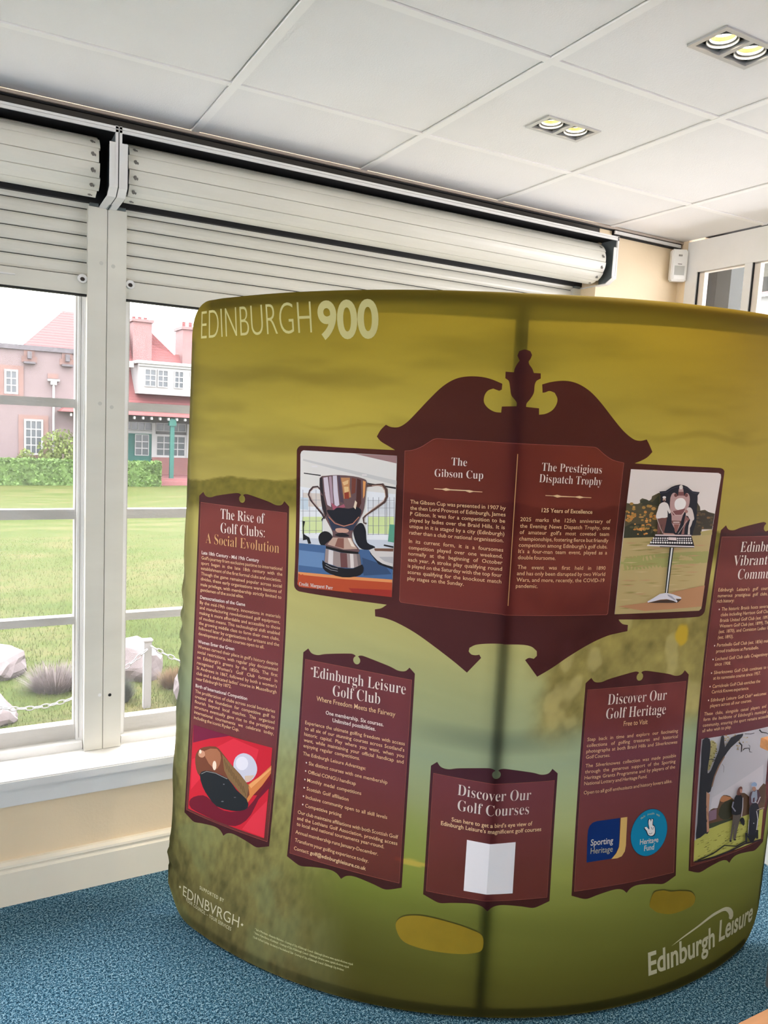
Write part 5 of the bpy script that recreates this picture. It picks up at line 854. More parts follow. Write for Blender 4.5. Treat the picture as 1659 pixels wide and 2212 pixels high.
(107.0, (224, 220, 130), (7323, 3965, 7417, 3977, 7418, 3962, 7323, 3952)),
(108.0, (224, 220, 130), (7250, 4068, 7365, 4081, 7366, 4066, 7251, 4055)),
(109.0, (160, 152, 66), (7847, 4008, 7910, 4017, 7912, 4001, 7848, 3994)),
(110.0, (160, 152, 66), (7533, 4264, 7584, 4275, 7586, 4259, 7534, 4251)),
(111.0, (120, 116, 50), (8329, 4136, 8457, 4146, 8459, 4129, 8330, 4123)),
(112.0, (160, 152, 66), (9118, 4349, 9186, 4356, 9189, 4339, 9120, 4335)),
(113.0, (224, 220, 130), (8718, 4214, 8813, 4222, 8815, 4206, 8720, 4200)),
(114.0, (160, 152, 66), (8675, 4124, 8799, 4131, 8801, 4115, 8677, 4110)),
(115.0, (120, 116, 50), (9428, 4411, 9547, 4416, 9550, 4399, 9431, 4397)),
(116.0, (224, 220, 130), (9417, 4424, 9533, 4429, 9536, 4412, 9419, 4410)),
(117.0, (88, 84, 40), (7529, 3839, 7603, 3849, 7605, 3833, 7530, 3826)),
(118.0, (120, 116, 50), (8818, 4517, 8965, 4526, 8968, 4509, 8820, 4503)),
(119.0, (224, 220, 130), (8613, 4195, 8705, 4203, 8707, 4187, 8614, 4181)),
(120.0, (88, 84, 40), (7581, 3854, 7671, 3864, 7672, 3848, 7582, 3840)),
(121.0, (224, 220, 130), (8930, 4370, 9046, 4377, 9048, 4360, 8932, 4356)),
(122.0, (88, 84, 40), (7853, 4333, 7976, 4346, 7977, 4330, 7854, 4320)),
(123.0, (224, 220, 130), (9690, 3839, 9797, 3840, 9800, 3823, 9693, 3825)),
(124.0, (224, 220, 130), (7268, 3894, 7355, 3906, 7356, 3890, 7269, 3881)),
(125.0, (224, 220, 130), (8351, 4328, 8433, 4338, 8434, 4321, 8352, 4314)),
(126.0, (88, 84, 40), (7315, 4118, 7368, 4128, 7369, 4112, 7316, 4105)),
(127.0, (160, 152, 66), (8913, 4342, 9008, 4349, 9010, 4333, 8915, 4328)),
(128.0, (120, 116, 50), (8856, 4083, 8938, 4090, 8941, 4074, 8857, 4069)),
(129.0, (224, 220, 130), (8761, 4416, 8828, 4425, 8830, 4408, 8762, 4402)),
(130.0, (224, 220, 130), (8349, 4046, 8420, 4055, 8422, 4039, 8350, 4033)),
(131.0, (88, 84, 40), (7385, 4016, 7442, 4026, 7443, 4010, 7386, 4003)),
(132.0, (224, 220, 130), (9558, 4109, 9705, 4110, 9708, 4092, 9561, 4094)),
(133.0, (160, 152, 66), (8983, 4446, 9133, 4454, 9135, 4437, 8985, 4432)),
(134.0, (224, 220, 130), (7432, 4385, 7488, 4396, 7489, 4380, 7433, 4372)),
(135.0, (224, 220, 130), (9315, 4413, 9380, 4420, 9383, 4402, 9317, 4398)),
(136.0, (160, 152, 66), (8221, 4362, 8355, 4373, 8357, 4357, 8222, 4349)),
(137.0, (160, 152, 66), (8072, 3905, 8158, 3914, 8159, 3898, 8073, 3892)),
(138.0, (160, 152, 66), (8432, 4411, 8589, 4422, 8591, 4405, 8433, 4397)),
(139.0, (120, 116, 50), (9512, 4099, 9621, 4102, 9624, 4085, 9514, 4085)),
(140.0, (120, 116, 50), (9381, 4340, 9507, 4344, 9510, 4327, 9383, 4325)),
(141.0, (224, 220, 130), (7742, 3893, 7841, 3903, 7842, 3887, 7743, 3879)),
(142.0, (160, 152, 66), (7808, 4403, 7880, 4414, 7881, 4398, 7809, 4390)),
(143.0, (224, 220, 130), (9574, 4465, 9723, 4468, 9726, 4451, 9577, 4451)),
(144.0, (160, 152, 66), (7310, 4210, 7380, 4222, 7382, 4206, 7310, 4197)),
(144.99999999999997, (40, 44, 32), (7008, 3746, 7663, 3815, 7634, 3853, 6986, 3784)),
(144.99999999999997, (40, 44, 32), (7663, 3815, 8182, 3961, 8162, 4001, 7634, 3853)),
(144.99999999999997, (40, 44, 32), (8182, 3961, 8762, 3798, 8744, 3839, 8162, 4001)),
(144.99999999999997, (40, 44, 32), (8762, 3798, 9324, 3847, 9289, 3890, 8744, 3839)),
(145.99999999999997, (44, 30, 34), (6884, 3712, 7671, 3680, 7644, 3735, 6865, 3766)),
(145.99999999999997, (44, 30, 34), (7671, 3680, 8453, 3706, 8414, 3764, 7644, 3735)),
(145.99999999999997, (44, 30, 34), (8453, 3706, 9204, 3760, 9165, 3821, 8414, 3764)),
(145.99999999999997, (44, 30, 34), (9204, 3760, 10172, 3628, 10133, 3695, 9165, 3821)),
(147.0, (46, 48, 56), (6896, 7429, 7039, 7498, 7193, 7428, 7246, 7270, 7258, 7068, 7247, 6889, 7226, 6714, 7208, 6521, 7211, 6383, 7270, 6385, 7349, 6467, 7421, 6612, 7491, 6781, 7561, 6909, 7619, 7047, 7640, 7262, 7660, 7441, 7721, 7483, 7788, 7433, 7820, 7246, 7865, 7093, 7954, 7202, 8096, 7361, 8380, 7415, 8620, 7414, 8604, 7344, 8477, 7244, 8313, 7155, 8136, 7056, 8001, 6938, 7878, 6806, 7745, 6662, 7627, 6505, 7548, 6324, 7488, 6138, 7439, 5946, 7387, 5793, 7296, 5770, 7226, 5741, 7233, 5591, 7278, 5349, 7361, 4934, 7419, 4563, 7377, 4503, 7270, 4529, 7067, 4446, 6888, 4426, 6874, 4593, 6909, 4900, 6911, 5390, 6908, 5917, 6912, 6314, 6913, 6678, 6887, 7102)),
(147.2, (206, 156, 128), (7219, 5819, 7369, 5719, 7364, 5077, 7440, 4574, 7340, 4554, 7249, 5353)),
(148.19999999999996, (150, 116, 96), (7855, 6818, 7667, 6584, 7714, 6562, 7901, 6793)),
(148.19999999999996, (150, 116, 96), (7667, 6584, 7489, 6247, 7538, 6228, 7714, 6562)),
(148.19999999999996, (150, 116, 96), (7489, 6247, 7412, 5948, 7461, 5932, 7538, 6228)),
(149.19999999999996, (34, 32, 38), (8447, 7138, 8567, 7056, 8626, 7057, 8495, 7169)),
(149.19999999999996, (34, 32, 38), (8567, 7056, 8586, 6833, 8629, 6855, 8626, 7057)),
(149.19999999999996, (34, 32, 38), (8586, 6833, 8759, 6913, 8734, 6945, 8629, 6855)),
(149.19999999999996, (34, 32, 38), (8759, 6913, 8932, 6903, 8950, 6922, 8734, 6945)),
(149.19999999999996, (34, 32, 38), (8932, 6903, 8988, 6778, 9011, 6788, 8950, 6922)),
(149.19999999999996, (34, 32, 38), (8988, 6778, 9122, 6745, 9123, 6755, 9011, 6788)),
(150.19999999999996, (34, 32, 38), (8902, 7014, 8968, 6981, 8987, 6981, 8910, 7024)),
(150.19999999999996, (34, 32, 38), (8968, 6981, 8971, 6855, 8991, 6851, 8987, 6981)),
(151.19999999999996, (30, 28, 34), (9322, 7425, 9455, 7323, 9473, 7354, 9373, 7449)),
(151.19999999999996, (30, 28, 34), (9455, 7323, 9717, 7258, 9727, 7282, 9473, 7354)),
(151.19999999999996, (30, 28, 34), (9717, 7258, 9896, 7169, 9904, 7177, 9727, 7282)),
(152.19999999999996, (30, 28, 34), (7216, 6782, 7314, 6794, 7314, 6815, 7206, 6803)),
(152.19999999999996, (30, 28, 34), (7314, 6794, 7474, 6735, 7481, 6754, 7314, 6815)),
(153.19999999999996, (40, 36, 40), (8679, 7391, 8953, 7347, 8948, 7367, 8677, 7410)),
(153.19999999999996, (40, 36, 40), (8953, 7347, 9128, 7354, 9118, 7373, 8948, 7367)),
(154.19999999999996, (60, 54, 50), (7792, 6582, 7880, 6493, 7891, 6493, 7800, 6586)),
(154.19999999999996, (60, 54, 50), (7880, 6493, 7886, 6311, 7897, 6309, 7891, 6493)),
(155.2, (100, 92, 86), (8479, 4881, 8846, 4812, 8834, 4686, 8749, 4383, 8684, 4063, 8558, 4092, 8584, 4580, 8480, 4070, 8398, 4089, 8463, 4605)),
(156.2, (22, 24, 34), (8451, 5324, 8487, 5417, 8537, 5480, 8631, 5501, 8732, 5483, 8813, 5420, 8872, 5322, 8893, 5191, 8888, 5051, 8885, 4914, 8829, 4821, 8627, 4836, 8430, 4899, 8372, 4975, 8372, 5074, 8403, 5200)),
(157.2, (118, 70, 60), (8572, 5513, 8575, 5589, 8603, 5667, 8657, 5714, 8719, 5733, 8775, 5717, 8814, 5668, 8813, 5567, 8784, 5473, 8723, 5454, 8656, 5466, 8604, 5479)),
(158.2, (208, 150, 130), (8814, 5574, 8813, 5544, 8801, 5522, 8780, 5513, 8754, 5518, 8730, 5536, 8711, 5564, 8702, 5595, 8703, 5625, 8715, 5647, 8736, 5656, 8761, 5652, 8786, 5634, 8805, 5606)),
(159.19999999999996, (150, 150, 170), (8412, 5310, 8372, 5149, 8433, 5146, 8474, 5288)),
(159.19999999999996, (150, 150, 170), (8372, 5149, 8554, 4959, 8604, 4974, 8433, 5146)),
(160.19999999999996, (222, 220, 226), (8864, 5351, 8896, 5023, 8929, 5014, 8897, 5344)),
(160.19999999999996, (222, 220, 226), (8896, 5023, 8873, 4733, 8907, 4723, 8929, 5014)),
(160.4, (22, 22, 28), (8820, 4636, 8866, 4691, 8955, 4700, 9028, 4639, 9079, 4550, 9080, 4453, 9036, 4403, 8916, 4507)),
(160.6, (24, 22, 26), (8720, 4036, 8700, 4021, 8647, 4026, 8593, 4046, 8569, 4071, 8588, 4085, 8641, 4081, 8695, 4060)),
(160.8, (24, 22, 26), (8499, 4044, 8484, 4029, 8444, 4030, 8403, 4048, 8384, 4070, 8399, 4086, 8438, 4085, 8480, 4067)),
(161.8, (90, 60, 74), (9217, 5387, 9254, 5442, 9322, 5468, 9460, 5475, 9600, 5456, 9666, 5409, 9708, 5337, 9769, 5236, 9805, 5122, 9795, 4990, 9721, 4893, 9518, 4899, 9316, 4959, 9232, 5057, 9199, 5174, 9195, 5289)),
(162.0, (166, 176, 196), (9334, 5444, 9558, 5452, 9629, 5162, 9544, 5017, 9338, 5090, 9286, 5291)),
(163.0, (196, 150, 130), (9502, 5504, 9497, 5475, 9471, 5455, 9431, 5450, 9385, 5460, 9340, 5483, 9308, 5514, 9293, 5548, 9298, 5577, 9323, 5597, 9362, 5602, 9408, 5593, 9453, 5570, 9486, 5539)),
(164.0, (160, 186, 222), (9228, 5669, 9238, 5707, 9279, 5740, 9337, 5751, 9404, 5742, 9473, 5703, 9523, 5655, 9524, 5614, 9492, 5588, 9432, 5599, 9360, 5623, 9283, 5644)),
(164.99999999999991, (236, 228, 226), (9760, 5192, 9643, 5003, 9675, 4978, 9801, 5173)),
(164.99999999999991, (236, 228, 226), (9643, 5003, 9545, 5094, 9519, 5082, 9675, 4978)),
(166.0, (26, 28, 44), (9241, 4894, 9285, 4991, 9367, 5043, 9485, 5052, 9610, 5015, 9710, 4922, 9784, 4795, 9811, 4675, 9813, 4511, 9808, 4206, 9778, 3936, 9713, 3894, 9613, 3939, 9444, 3971, 9300, 4062, 9293, 4291, 9314, 4550, 9270, 4743)),
(166.99999999999991, (226, 222, 230), (9637, 4746, 9758, 4442, 9802, 4430, 9678, 4740)),
(166.99999999999991, (226, 222, 230), (9758, 4442, 9739, 4032, 9784, 4016, 9802, 4430)),
(167.99999999999991, (226, 222, 230), (9280, 4558, 9307, 4088, 9330, 4081, 9303, 4552)),
(169.0, (20, 20, 26), (9147, 4154, 9260, 4126, 9308, 3800, 9193, 3829)),
(170.0, (20, 20, 26), (9734, 4101, 9863, 4067, 9922, 3756, 9789, 3794)),
(171.0, (20, 20, 26), (9236, 4051, 9853, 3916, 9606, 3705, 9506, 3747)),
(171.2, (250, 248, 250), (9592, 4359, 9581, 4348, 9552, 4355, 9536, 4373, 9547, 4384, 9576, 4377)),
(172.1999999999999, (226, 206, 190), (9659, 4762, 9932, 4765, 9919, 4784, 9646, 4781)),
(172.1999999999999, (226, 206, 190), (9932, 4765, 10086, 4740, 10077, 4759, 9919, 4784)),
(173.2, (24, 26, 40), (10053, 6392, 10109, 6381, 10108, 5607, 10045, 5621)),
],
'hand': [(1, (28, 28, 60), (4857, 5058, 4879, 5099, 4922, 5112, 4969, 5054, 5010, 4992, 5032, 4983, 5038, 5013, 5017, 5100, 4994, 5197, 4990, 5265, 5003, 5310, 5051, 5322, 5101, 5309, 5121, 5264, 5130, 5229, 5139, 5261, 5150, 5302, 5177, 5310, 5200, 5289, 5197, 5211, 5194, 5130, 5216, 5111, 5245, 5097, 5269, 5049, 5288, 4989, 5300, 4922, 5300, 4860, 5280, 4817, 5246, 4788, 5205, 4776, 5152, 4780, 5078, 4802, 5007, 4840, 4972, 4898, 4943, 4960, 4892, 5013)),
(2, (250, 250, 252), (4880, 5074, 4903, 5093, 4948, 5090, 4993, 5048, 5034, 5007, 5055, 5004, 5061, 5029, 5042, 5096, 5020, 5175, 5019, 5240, 5029, 5288, 5052, 5303, 5078, 5293, 5094, 5249, 5107, 5213, 5116, 5245, 5127, 5286, 5153, 5294, 5177, 5273, 5173, 5195, 5170, 5115, 5193, 5093, 5221, 5082, 5244, 5053, 5262, 5012, 5274, 4948, 5274, 4883, 5254, 4840, 5220, 4811, 5176, 4800, 5127, 4803, 5077, 4821, 5030, 4856, 4998, 4913, 4967, 4976, 4915, 5032)),
(3, (28, 28, 60), (5050, 4885, 5121, 4855, 5118, 4868, 5055, 4896)),
(3, (28, 28, 60), (5121, 4855, 5180, 4879, 5170, 4891, 5118, 4868)),
(4, (28, 28, 60), (5124, 5063, 5150, 4993, 5163, 4999, 5140, 5063)),
(4, (28, 28, 60), (5150, 4993, 5210, 4978, 5195, 4987, 5163, 4999)),
(4, (28, 28, 60), (5210, 4978, 5215, 5050, 5198, 5054, 5195, 4987)),
],
}
# ---------------- materials ----------------
m_ceil = mat('ceiling_tile_white', (.84,.83,.82), .9, bump=.15, bscale=260, var=.02, vscale=3)
m_bar = mat('grid_bar_white', (.90,.89,.87), .6)
m_void = mat('plenum_dark', (.012,.010,.009), .95)
m_fascia = mat('grey_board', (.055,.05,.043), .8, var=.2, vscale=3)
m_cream = mat('cream_paint', (.76,.62,.42), .6, bump=.08, bscale=120, var=.02, vscale=5)
m_white = mat('white_gloss_paint', (.72,.72,.70), .38, bump=.05, bscale=60, var=.025, vscale=8)
m_sash = mat('worn_white_sash_paint', (.50,.49,.46), .5, bump=.25, bscale=90, var=.07, vscale=14, stretch=(.3,1,1))
m_shut = mat('cream_shutter_enamel', (.62,.61,.54), .32, var=.05, vscale=9, stretch=(.25,1,1))
m_shutw = mat('white_shutter_bracket', (.66,.66,.64), .4)
m_black = mat('box_black', (.004,.004,.006), .7)
m_dgrey = mat('galvanised_grey', (.16,.19,.20), .45, .3, var=.25, vscale=9)
m_rub_gap = mat('black_rubber_and_gap_shade', (.006,.006,.006), .6)
m_smudge = mat('grease_smudge', (.16,.15,.135), .7)
m_wood = mat('beech_veneer', (.62,.30,.13), .35, var=.12, vscale=6, stretch=(1,14,14))
m_metal = mat('satin_aluminium', (.62,.62,.62), .35, .6)
m_legm = mat('grey_steel', (.25,.25,.26), .4, .7)
def carpet():
    m = bpy.data.materials.new('teal_loop_carpet'); m.use_nodes = True; nt = m.node_tree; n = nt.nodes; l = nt.links
    p = n['Principled BSDF']; p.inputs['Roughness'].default_value = .95; p.inputs['Specular IOR Level'].default_value = .1
    tc = n.new('ShaderNodeTexCoord')
    a = n.new('ShaderNodeTexNoise'); a.inputs['Scale'].default_value = 135; a.inputs['Detail'].default_value = 3; a.inputs['Roughness'].default_value = .7
    b = n.new('ShaderNodeTexNoise'); b.inputs['Scale'].default_value = 300; b.inputs['Detail'].default_value = 2
    c = n.new('ShaderNodeTexNoise'); c.inputs['Scale'].default_value = 2.2; c.inputs['Detail'].default_value = 3
    for t in (a, b, c): l.new(tc.outputs['Object'], t.inputs['Vector'])
    add = n.new('ShaderNodeMath'); add.operation = 'ADD'; l.new(a.outputs['Fac'], add.inputs[0]); l.new(b.outputs['Fac'], add.inputs[1])
    r = n.new('ShaderNodeValToRGB'); l.new(add.outputs[0], r.inputs[0])
    mul = n.new('ShaderNodeMath'); mul.operation = 'MULTIPLY'; mul.inputs[1].default_value = .5; l.new(add.outputs[0], mul.inputs[0]); l.new(mul.outputs[0], r.inputs[0])
    e = r.color_ramp.elements; e[0].position = .42; e[0].color = (.003,.022,.042,1); e[1].position = .585; e[1].color = (.31,.47,.56,1)
    k = r.color_ramp.elements.new(.485); k.color = (.025,.098,.16,1); k = r.color_ramp.elements.new(.53); k.color = (.085,.21,.30,1)
    l.new(r.outputs[0], p.inputs['Base Color'])
    bu = n.new('ShaderNodeBump'); bu.inputs['Strength'].default_value = .7; bu.inputs['Distance'].default_value = .004
    l.new(add.outputs[0], bu.inputs['Height']); l.new(bu.outputs[0], p.inputs['Normal'])
    return m
m_carpet = carpet()
def glassmat():
    m = bpy.data.materials.new('glare_veiled_glass'); m.use_nodes = True; nt = m.node_tree; n = nt.nodes; l = nt.links
    n.remove(n['Principled BSDF'])
    t = n.new('ShaderNodeBsdfTransparent'); t.inputs[0].default_value = (.96,.97,.97,1)
    h = n.new('ShaderNodeBsdfTranslucent'); h.inputs[0].default_value = (.9,.9,1,1)  # translucent share imitates veiling glare over the view outside
    g = n.new('ShaderNodeBsdfGlossy'); g.inputs['Roughness'].default_value = .02
    m1 = n.new('ShaderNodeMixShader'); m1.inputs[0].default_value = HAZE; l.new(t.outputs[0], m1.inputs[1]); l.new(h.outputs[0], m1.inputs[2])
    m2 = n.new('ShaderNodeMixShader'); m2.inputs[0].default_value = .035; l.new(m1.outputs[0], m2.inputs[1]); l.new(g.outputs[0], m2.inputs[2])
    l.new(m2.outputs[0], n['Material Output'].inputs[0]); return m
m_glass = glassmat()

# ---------------- room shell ----------------
XL, XR, YN, YF, ZC = -5.6, 2.931, -5.2, 2.613, 2.514
def struct(name, mb, m, parent=None, **k):
    o = child(name, mb, m, parent, **k); o['kind'] = 'structure'; return o
struct('floor', MB().add([(XL,YN,0),(XR+.2,YN,0),(XR+.2,YF+.1,0),(XL,YF+.1,0)], [(0,1,2,3)]), m_carpet)
SILL = .435
# window wall with openings (list of x ranges)
OPEN = [(-5.35,-3.50),(-3.40,-1.55),(-1.42,.353),(.482,2.395)]
wf = MB(); wf.box(XL,XR+.2,YF,2.92,-.4,SILL-.03); wf.box(XL,2.43,2.7425,2.92,2.24,2.62); wf.box(2.43,XR+.2,YF,2.92,SILL-.03,2.62)
for a, b in ((XL,-5.35),(-3.50,-3.40),(-1.55,-1.42)): wf.box(a,b,2.745,2.92,SILL-.03,2.24)
wall_far = struct('wall_far', wf, m_cream)
struct('trim_2', MB().box(.353,.482,2.742,2.92,SILL-.03,2.24), m_white)
# dark void strip between ceiling edge and shutter boxes, and its brown edge trim
struct('trim_3', MB().box(XL,2.492,2.616,2.742,2.449,2.5035), m_fascia)
struct('trim_4', MB().box(XL,XR,2.596,2.612,2.503,2.512), mat('wall_angle', (.42,.36,.30), .6))
struct('trim_9', MB().box(XL,2.60,2.606,2.6158,2.4985,2.5035), m_black)
struct('trim_5', MB().box(2.50,XR-.02,2.592,2.6125,2.484,2.497), m_shutw)
struct('trim_6', MB().box(2.50,XR-.01,2.600,2.6128,2.477,2.503), m_void)
# sill, apron, baseboard
struct('trim_1', MB().box(XL,2.50,2.564,2.76,SILL-.031,SILL).box(XL,2.48,2.585,2.62,.339,SILL-.031), m_white, bevel=.004)
prof = [(2.614,0),(2.590,0),(2.590,.112),(2.597,.119),(2.597,.124),(2.590,.130),(2.592,.138),(2.602,.145),(2.614,.146)]
struct('baseboard_far', MB().prism_x(XL,2.94,prof), mat('cream_gloss_skirting', (.80,.75,.62), .4, var=.02, vscale=6))
# left wall and rear wall with tall openings for more daylight (behind the viewpoint)
wl = MB()
for y0,y1 in ((YN,-4.6),(-2.9,-2.5),(-.8,-.4),(1.3,2.66)): wl.box(XL-.2,XL,y0,y1,0,2.62)
wl.box(XL-.2,XL,YN,2.66,-.3,.6).box(XL-.2,XL,YN,2.66,2.3,2.62)
struct('wall_left', wl, m_cream)
wn = MB(); REAR = REAR_OPEN
xs = [XL]+[v for o_ in REAR for v in o_]+[XR+.2]
for i in range(0,len(xs),2): wn.box(xs[i],xs[i+1],YN-.2,YN,0,2.62)
wn.box(XL,XR+.2,YN-.2,YN,-.3,.5).box(XL,XR+.2,YN-.2,YN,2.35,2.62)
struct('wall_near', wn, m_cream)

# ---------------- ceiling ----------------
ceiling = struct('ceiling', MB().box(XL,XR+.2,YN,2.66,ZC+.05,ZC+.12), m_void)
GX, GY, TX, TY, BW = .651, 2.1696, .6073, .6, .024
lights = []
def tile_mesh(x0,x1,y0,y1,hole=None):
    b = MB()
    if not hole: b.box(x0,x1,y0,y1,ZC,ZC+.014)
    else:
        a0,a1,b0,b1 = hole; b.box(x0,a0,y0,y1,ZC,ZC+.014).box(a1,x1,y0,y1,ZC,ZC+.014).box(a0,a1,y0,b0,ZC,ZC+.014).box(a0,a1,b1,y1,ZC,ZC+.014)
    return b
std = None; FIX = [(1.4805,1.6815,1.837,1.945),(1.4715,1.6725,1.239,1.347)]
FIX += EXTRA_FIX
i0 = -11
for i in range(i0, 4):
    x0 = GX+TX*i; x1 = x0+TX
    if x0 < XL: x0 = XL
    x1 = min(x1, XR)
    for j in range(-1, 13):
        y1 = GY-TY*j; y0 = y1-TY
        if y0 < YN: y0 = YN
        if j == -1: y1 = 2.60
        if y1-y0 < .05 or x1-x0 < .05: continue
        h = [q for q in FIX if x0 < q[0] < x1 and y0 < q[2] < y1]
        b = tile_mesh(x0+(BW if x0 > XL else 0), x1-.003, y0+BW*(y0 > YN), y1-.003, h[0] if h else None)
        full = not h and j != -1 and abs(x1-x0-TX) < .01 and abs(y1-y0-TY) < .01
        if full:
            if std is None: std = tile_mesh(BW, TX-.005, BW, TY-.005).mesh('ceiling_tile')
            obj('ceiling_tile', std, m_ceil, ceiling, loc=(x0,y0,0))
        else: child('ceiling_tile', b, m_ceil, ceiling)
g = 0
for i in range(i0, 4):
    x0 = GX+TX*i
    if x0 > XL: child('grid_bar', MB().box(x0,x0+BW,YN,2.60,ZC-.0035,ZC+.02), m_bar, ceiling)
for j in range(0, 13):
    y = GY-TY*j
    if y > YN: child('grid_bar', MB().box(XL,XR,y,y+BW,ZC-.0030,ZC+.018), m_bar, ceiling)

# recessed twin downlights
m_lamp = mat('lamp_glow', (1,1,1), .5, emit=(1,.93,.80), es=LAMP)
m_refl = mat('gold_reflector', (.75,.52,.20), .25, .7)
m_can = mat('black_can', (.02,.018,.015), .6)
m_gim = mat('white_gimbal', (.45,.44,.42), .35)
labs = ['square recessed twin downlight in the ceiling tile nearer the shuttered window', 'square recessed twin downlight at the right edge of the ceiling, nearer the viewer']
for k, (x0,x1,y0,y1) in enumerate(FIX):
    t = empty('recessed_downlight', ((x0+x1)/2,(y0+y1)/2,ZC), label=labs[k] if k < 2 else 'recessed twin downlight further back in the room', category='ceiling light', group='recessed twin downlights')
    if k > 1: t['label'] = 'recessed twin downlight in the ceiling behind the viewpoint'; t['group'] = 'downlights behind the viewpoint'
    f_ = .013; xm = (x0+x1)/2
    b = MB()
    for q in ((x0,x1,y0,y0+f_),(x0,x1,y1-f_,y1),(x0,x0+f_,y0+f_,y1-f_),(x1-f_,x1,y0+f_,y1-f_),(xm-.007,xm+.007,y0+f_,y1-f_)): b.box(q[0],q[1],q[2],q[3],ZC-.004,ZC+.008)
    child('trim_frame', b, m_metal, t)
    d = .052
    b = MB()
    for a0,a1 in ((x0+f_,xm-.007),(xm+.007,x1-f_)):
        v = [(a0,y0+f_),(a1,y0+f_),(a1,y1-f_),(a0,y1-f_)]
        b.add([(x,y,ZC+.008) for x,y in v]+[(x,y,ZC+d) for x,y in v], [(0,1,5,4),(1,2,6,5),(2,3,7,6),(3,0,4,7),(4,5,6,7)])
    child('recess_can', b, m_can, t)
    for a0,a1 in ((x0+f_,xm-.007),(xm+.007,x1-f_)):
        cx, cy = (a0+a1)/2, (y0+y1)/2
        def ring(r0, r1, z0, z1, n=28):
            b = MB(); V = []
            for i in range(n):
                th = 2*math.pi*i/n; c_, s_ = math.cos(th), math.sin(th)
                V += [(cx+r0*c_,cy+r0*s_,z0),(cx+r1*c_,cy+r1*s_,z0),(cx+r1*c_,cy+r1*s_,z1),(cx+r0*c_,cy+r0*s_,z1)]
            F = []
            for i in range(n):
                o1, o2 = 4*i, 4*((i+1)%n)
                for a, c2 in ((0,1),(1,2),(2,3),(3,0)): F.append((o1+a,o1+c2,o2+c2,o2+a))
            return b.add(V,F)
        gr = child('gimbal_ring', ring(.0335,.0355,ZC+.001,ZC+.013), m_gim, t)
        child('inner_ring', ring(.0285,.030,ZC+.008,ZC+.020), m_gim, gr)
        b = MB(); n = 24; V = [(cx+.028*math.cos(2*math.pi*i/n),cy+.028*math.sin(2*math.pi*i/n),ZC+.014) for i in range(n)]+[(cx+.017*math.cos(2*math.pi*i/n),cy+.017*math.sin(2*math.pi*i/n),ZC+.040) for i in range(n)]
        child('reflector', b.add(V,[(i,(i+1)%n,(i+1)%n+n,i+n) for i in range(n)]), m_refl, t)
        b = MB(); V = [(cx+.0215*math.cos(2*math.pi*i/n),cy+.0215*math.sin(2*math.pi*i/n),ZC+.0205) for i in range(n)]
        child('lamp_lens', b.add(V+[(cx,cy,ZC+.0165)],[((i+1)%n,i,n) for i in range(n)]), m_lamp, t)
    L = bpy.data.lights.new('downlight_beam','SPOT'); L.energy = SPOT; L.spot_size = math.radians(115); L.spot_blend = .6; L.color = (1,.86,.66); L.shadow_soft_size = .04
    o = bpy.data.objects.new('downlight_beam', L); C.objects.link(o); o.location = ((x0+x1)/2,(y0+y1)/2,ZC-.012); 

# ---------------- windows ----------------
def window(name, x0, x1, gx, label=None):
    """gx: glass x range list; frame and bars"""
    f_ = MB(); YA, YB = 2.752, 2.815
    f_.box(x0,gx[0][0]-.006 if gx[0][0]-.006 > x0 else x0+.01,YA,YB,SILL+.026,2.24)
    f_.box(gx[-1][1]+.006,x1,YA,YB,SILL+.026,2.24)
    f_.box(x0,x1,YA-.022,YB,SILL,SILL+.026)
    f_.box(x0,x1,YA,YB,2.19,2.24)
    root = struct(name, f_, m_white)
    s = MB(); S0, S1 = 2.772, 2.81
    zs = [(.528,.872),(.899,1.237),(1.270,1.611),(1.640,2.19)]
    def sash(b): return child('sash', b, m_sash, root)
    s = MB().box(gx[0][0]-.005,gx[-1][1]+.005,S0-.004,S1,SILL+.026,.515)
    s.box(gx[0][0]-.008,gx[0][0],S0-.004,S1,.515,2.19).box(gx[-1][1],gx[-1][1]+.008,S0-.004,S1,.515,2.19)
    for (a0,a1),(b0,b1) in zip(gx,gx[1:]): s.box(a1,b0,S0,S1,.515,2.19)
    sash_o = sash(s)
    for k in range(3):
        za, zb = zs[k][1], zs[k+1][0]
        b = MB().box(gx[0][0]-.005,gx[-1][1]+.005,S0-.002,S1-.003,za,zb)
        child('glazing_bar', b, m_sash, root)
    # putty beads round each pane, and the panes
    for a0,a1 in gx:
        for z0,z1 in zs:
            t = .006; b = MB()
            z0b = z0-.012 if z0 < .6 else z0
            for q in ((a0-.004,a1+.004,z0b,z0+t-.006),(a0-.004,a1+.004,z1,z1+.004)): b.box(q[0],q[1],S0+.006,S0+.03,q[2],q[3]) if q[3]>q[2] else None
            p = child('pane', MB().add([(a0-.004,S0+.022,z0-.004),(a1+.004,S0+.022,z0-.004),(a1+.004,S0+.022,z1+.004),(a0-.004,S0+.022,z1+.004)], [(0,1,2,3)]), m_glass, root)
    return root
def cols(a, b, n, bar=.026):
    w_ = (b-a-bar*(n-1))/n; return [(a+i*(w_+bar), a+i*(w_+bar)+w_) for i in range(n)]
w1 = window('window_1', -1.42, .353, cols(-1.395,.328,4))
w2 = window('window_2', .482, 2.395, cols(.500,2.372,4))
w3 = window('window_3', -3.40, -1.55, cols(-3.37,-1.58,4))
w4 = window('window_4', -5.35, -3.50, cols(-5.32,-3.53,4))
for ww, xa, xb in ((w1,.334,.340),):
    child('stop_groove', MB().box(.3425,.3435,2.7512,2.753,.47,2.19), m_smudge, ww)

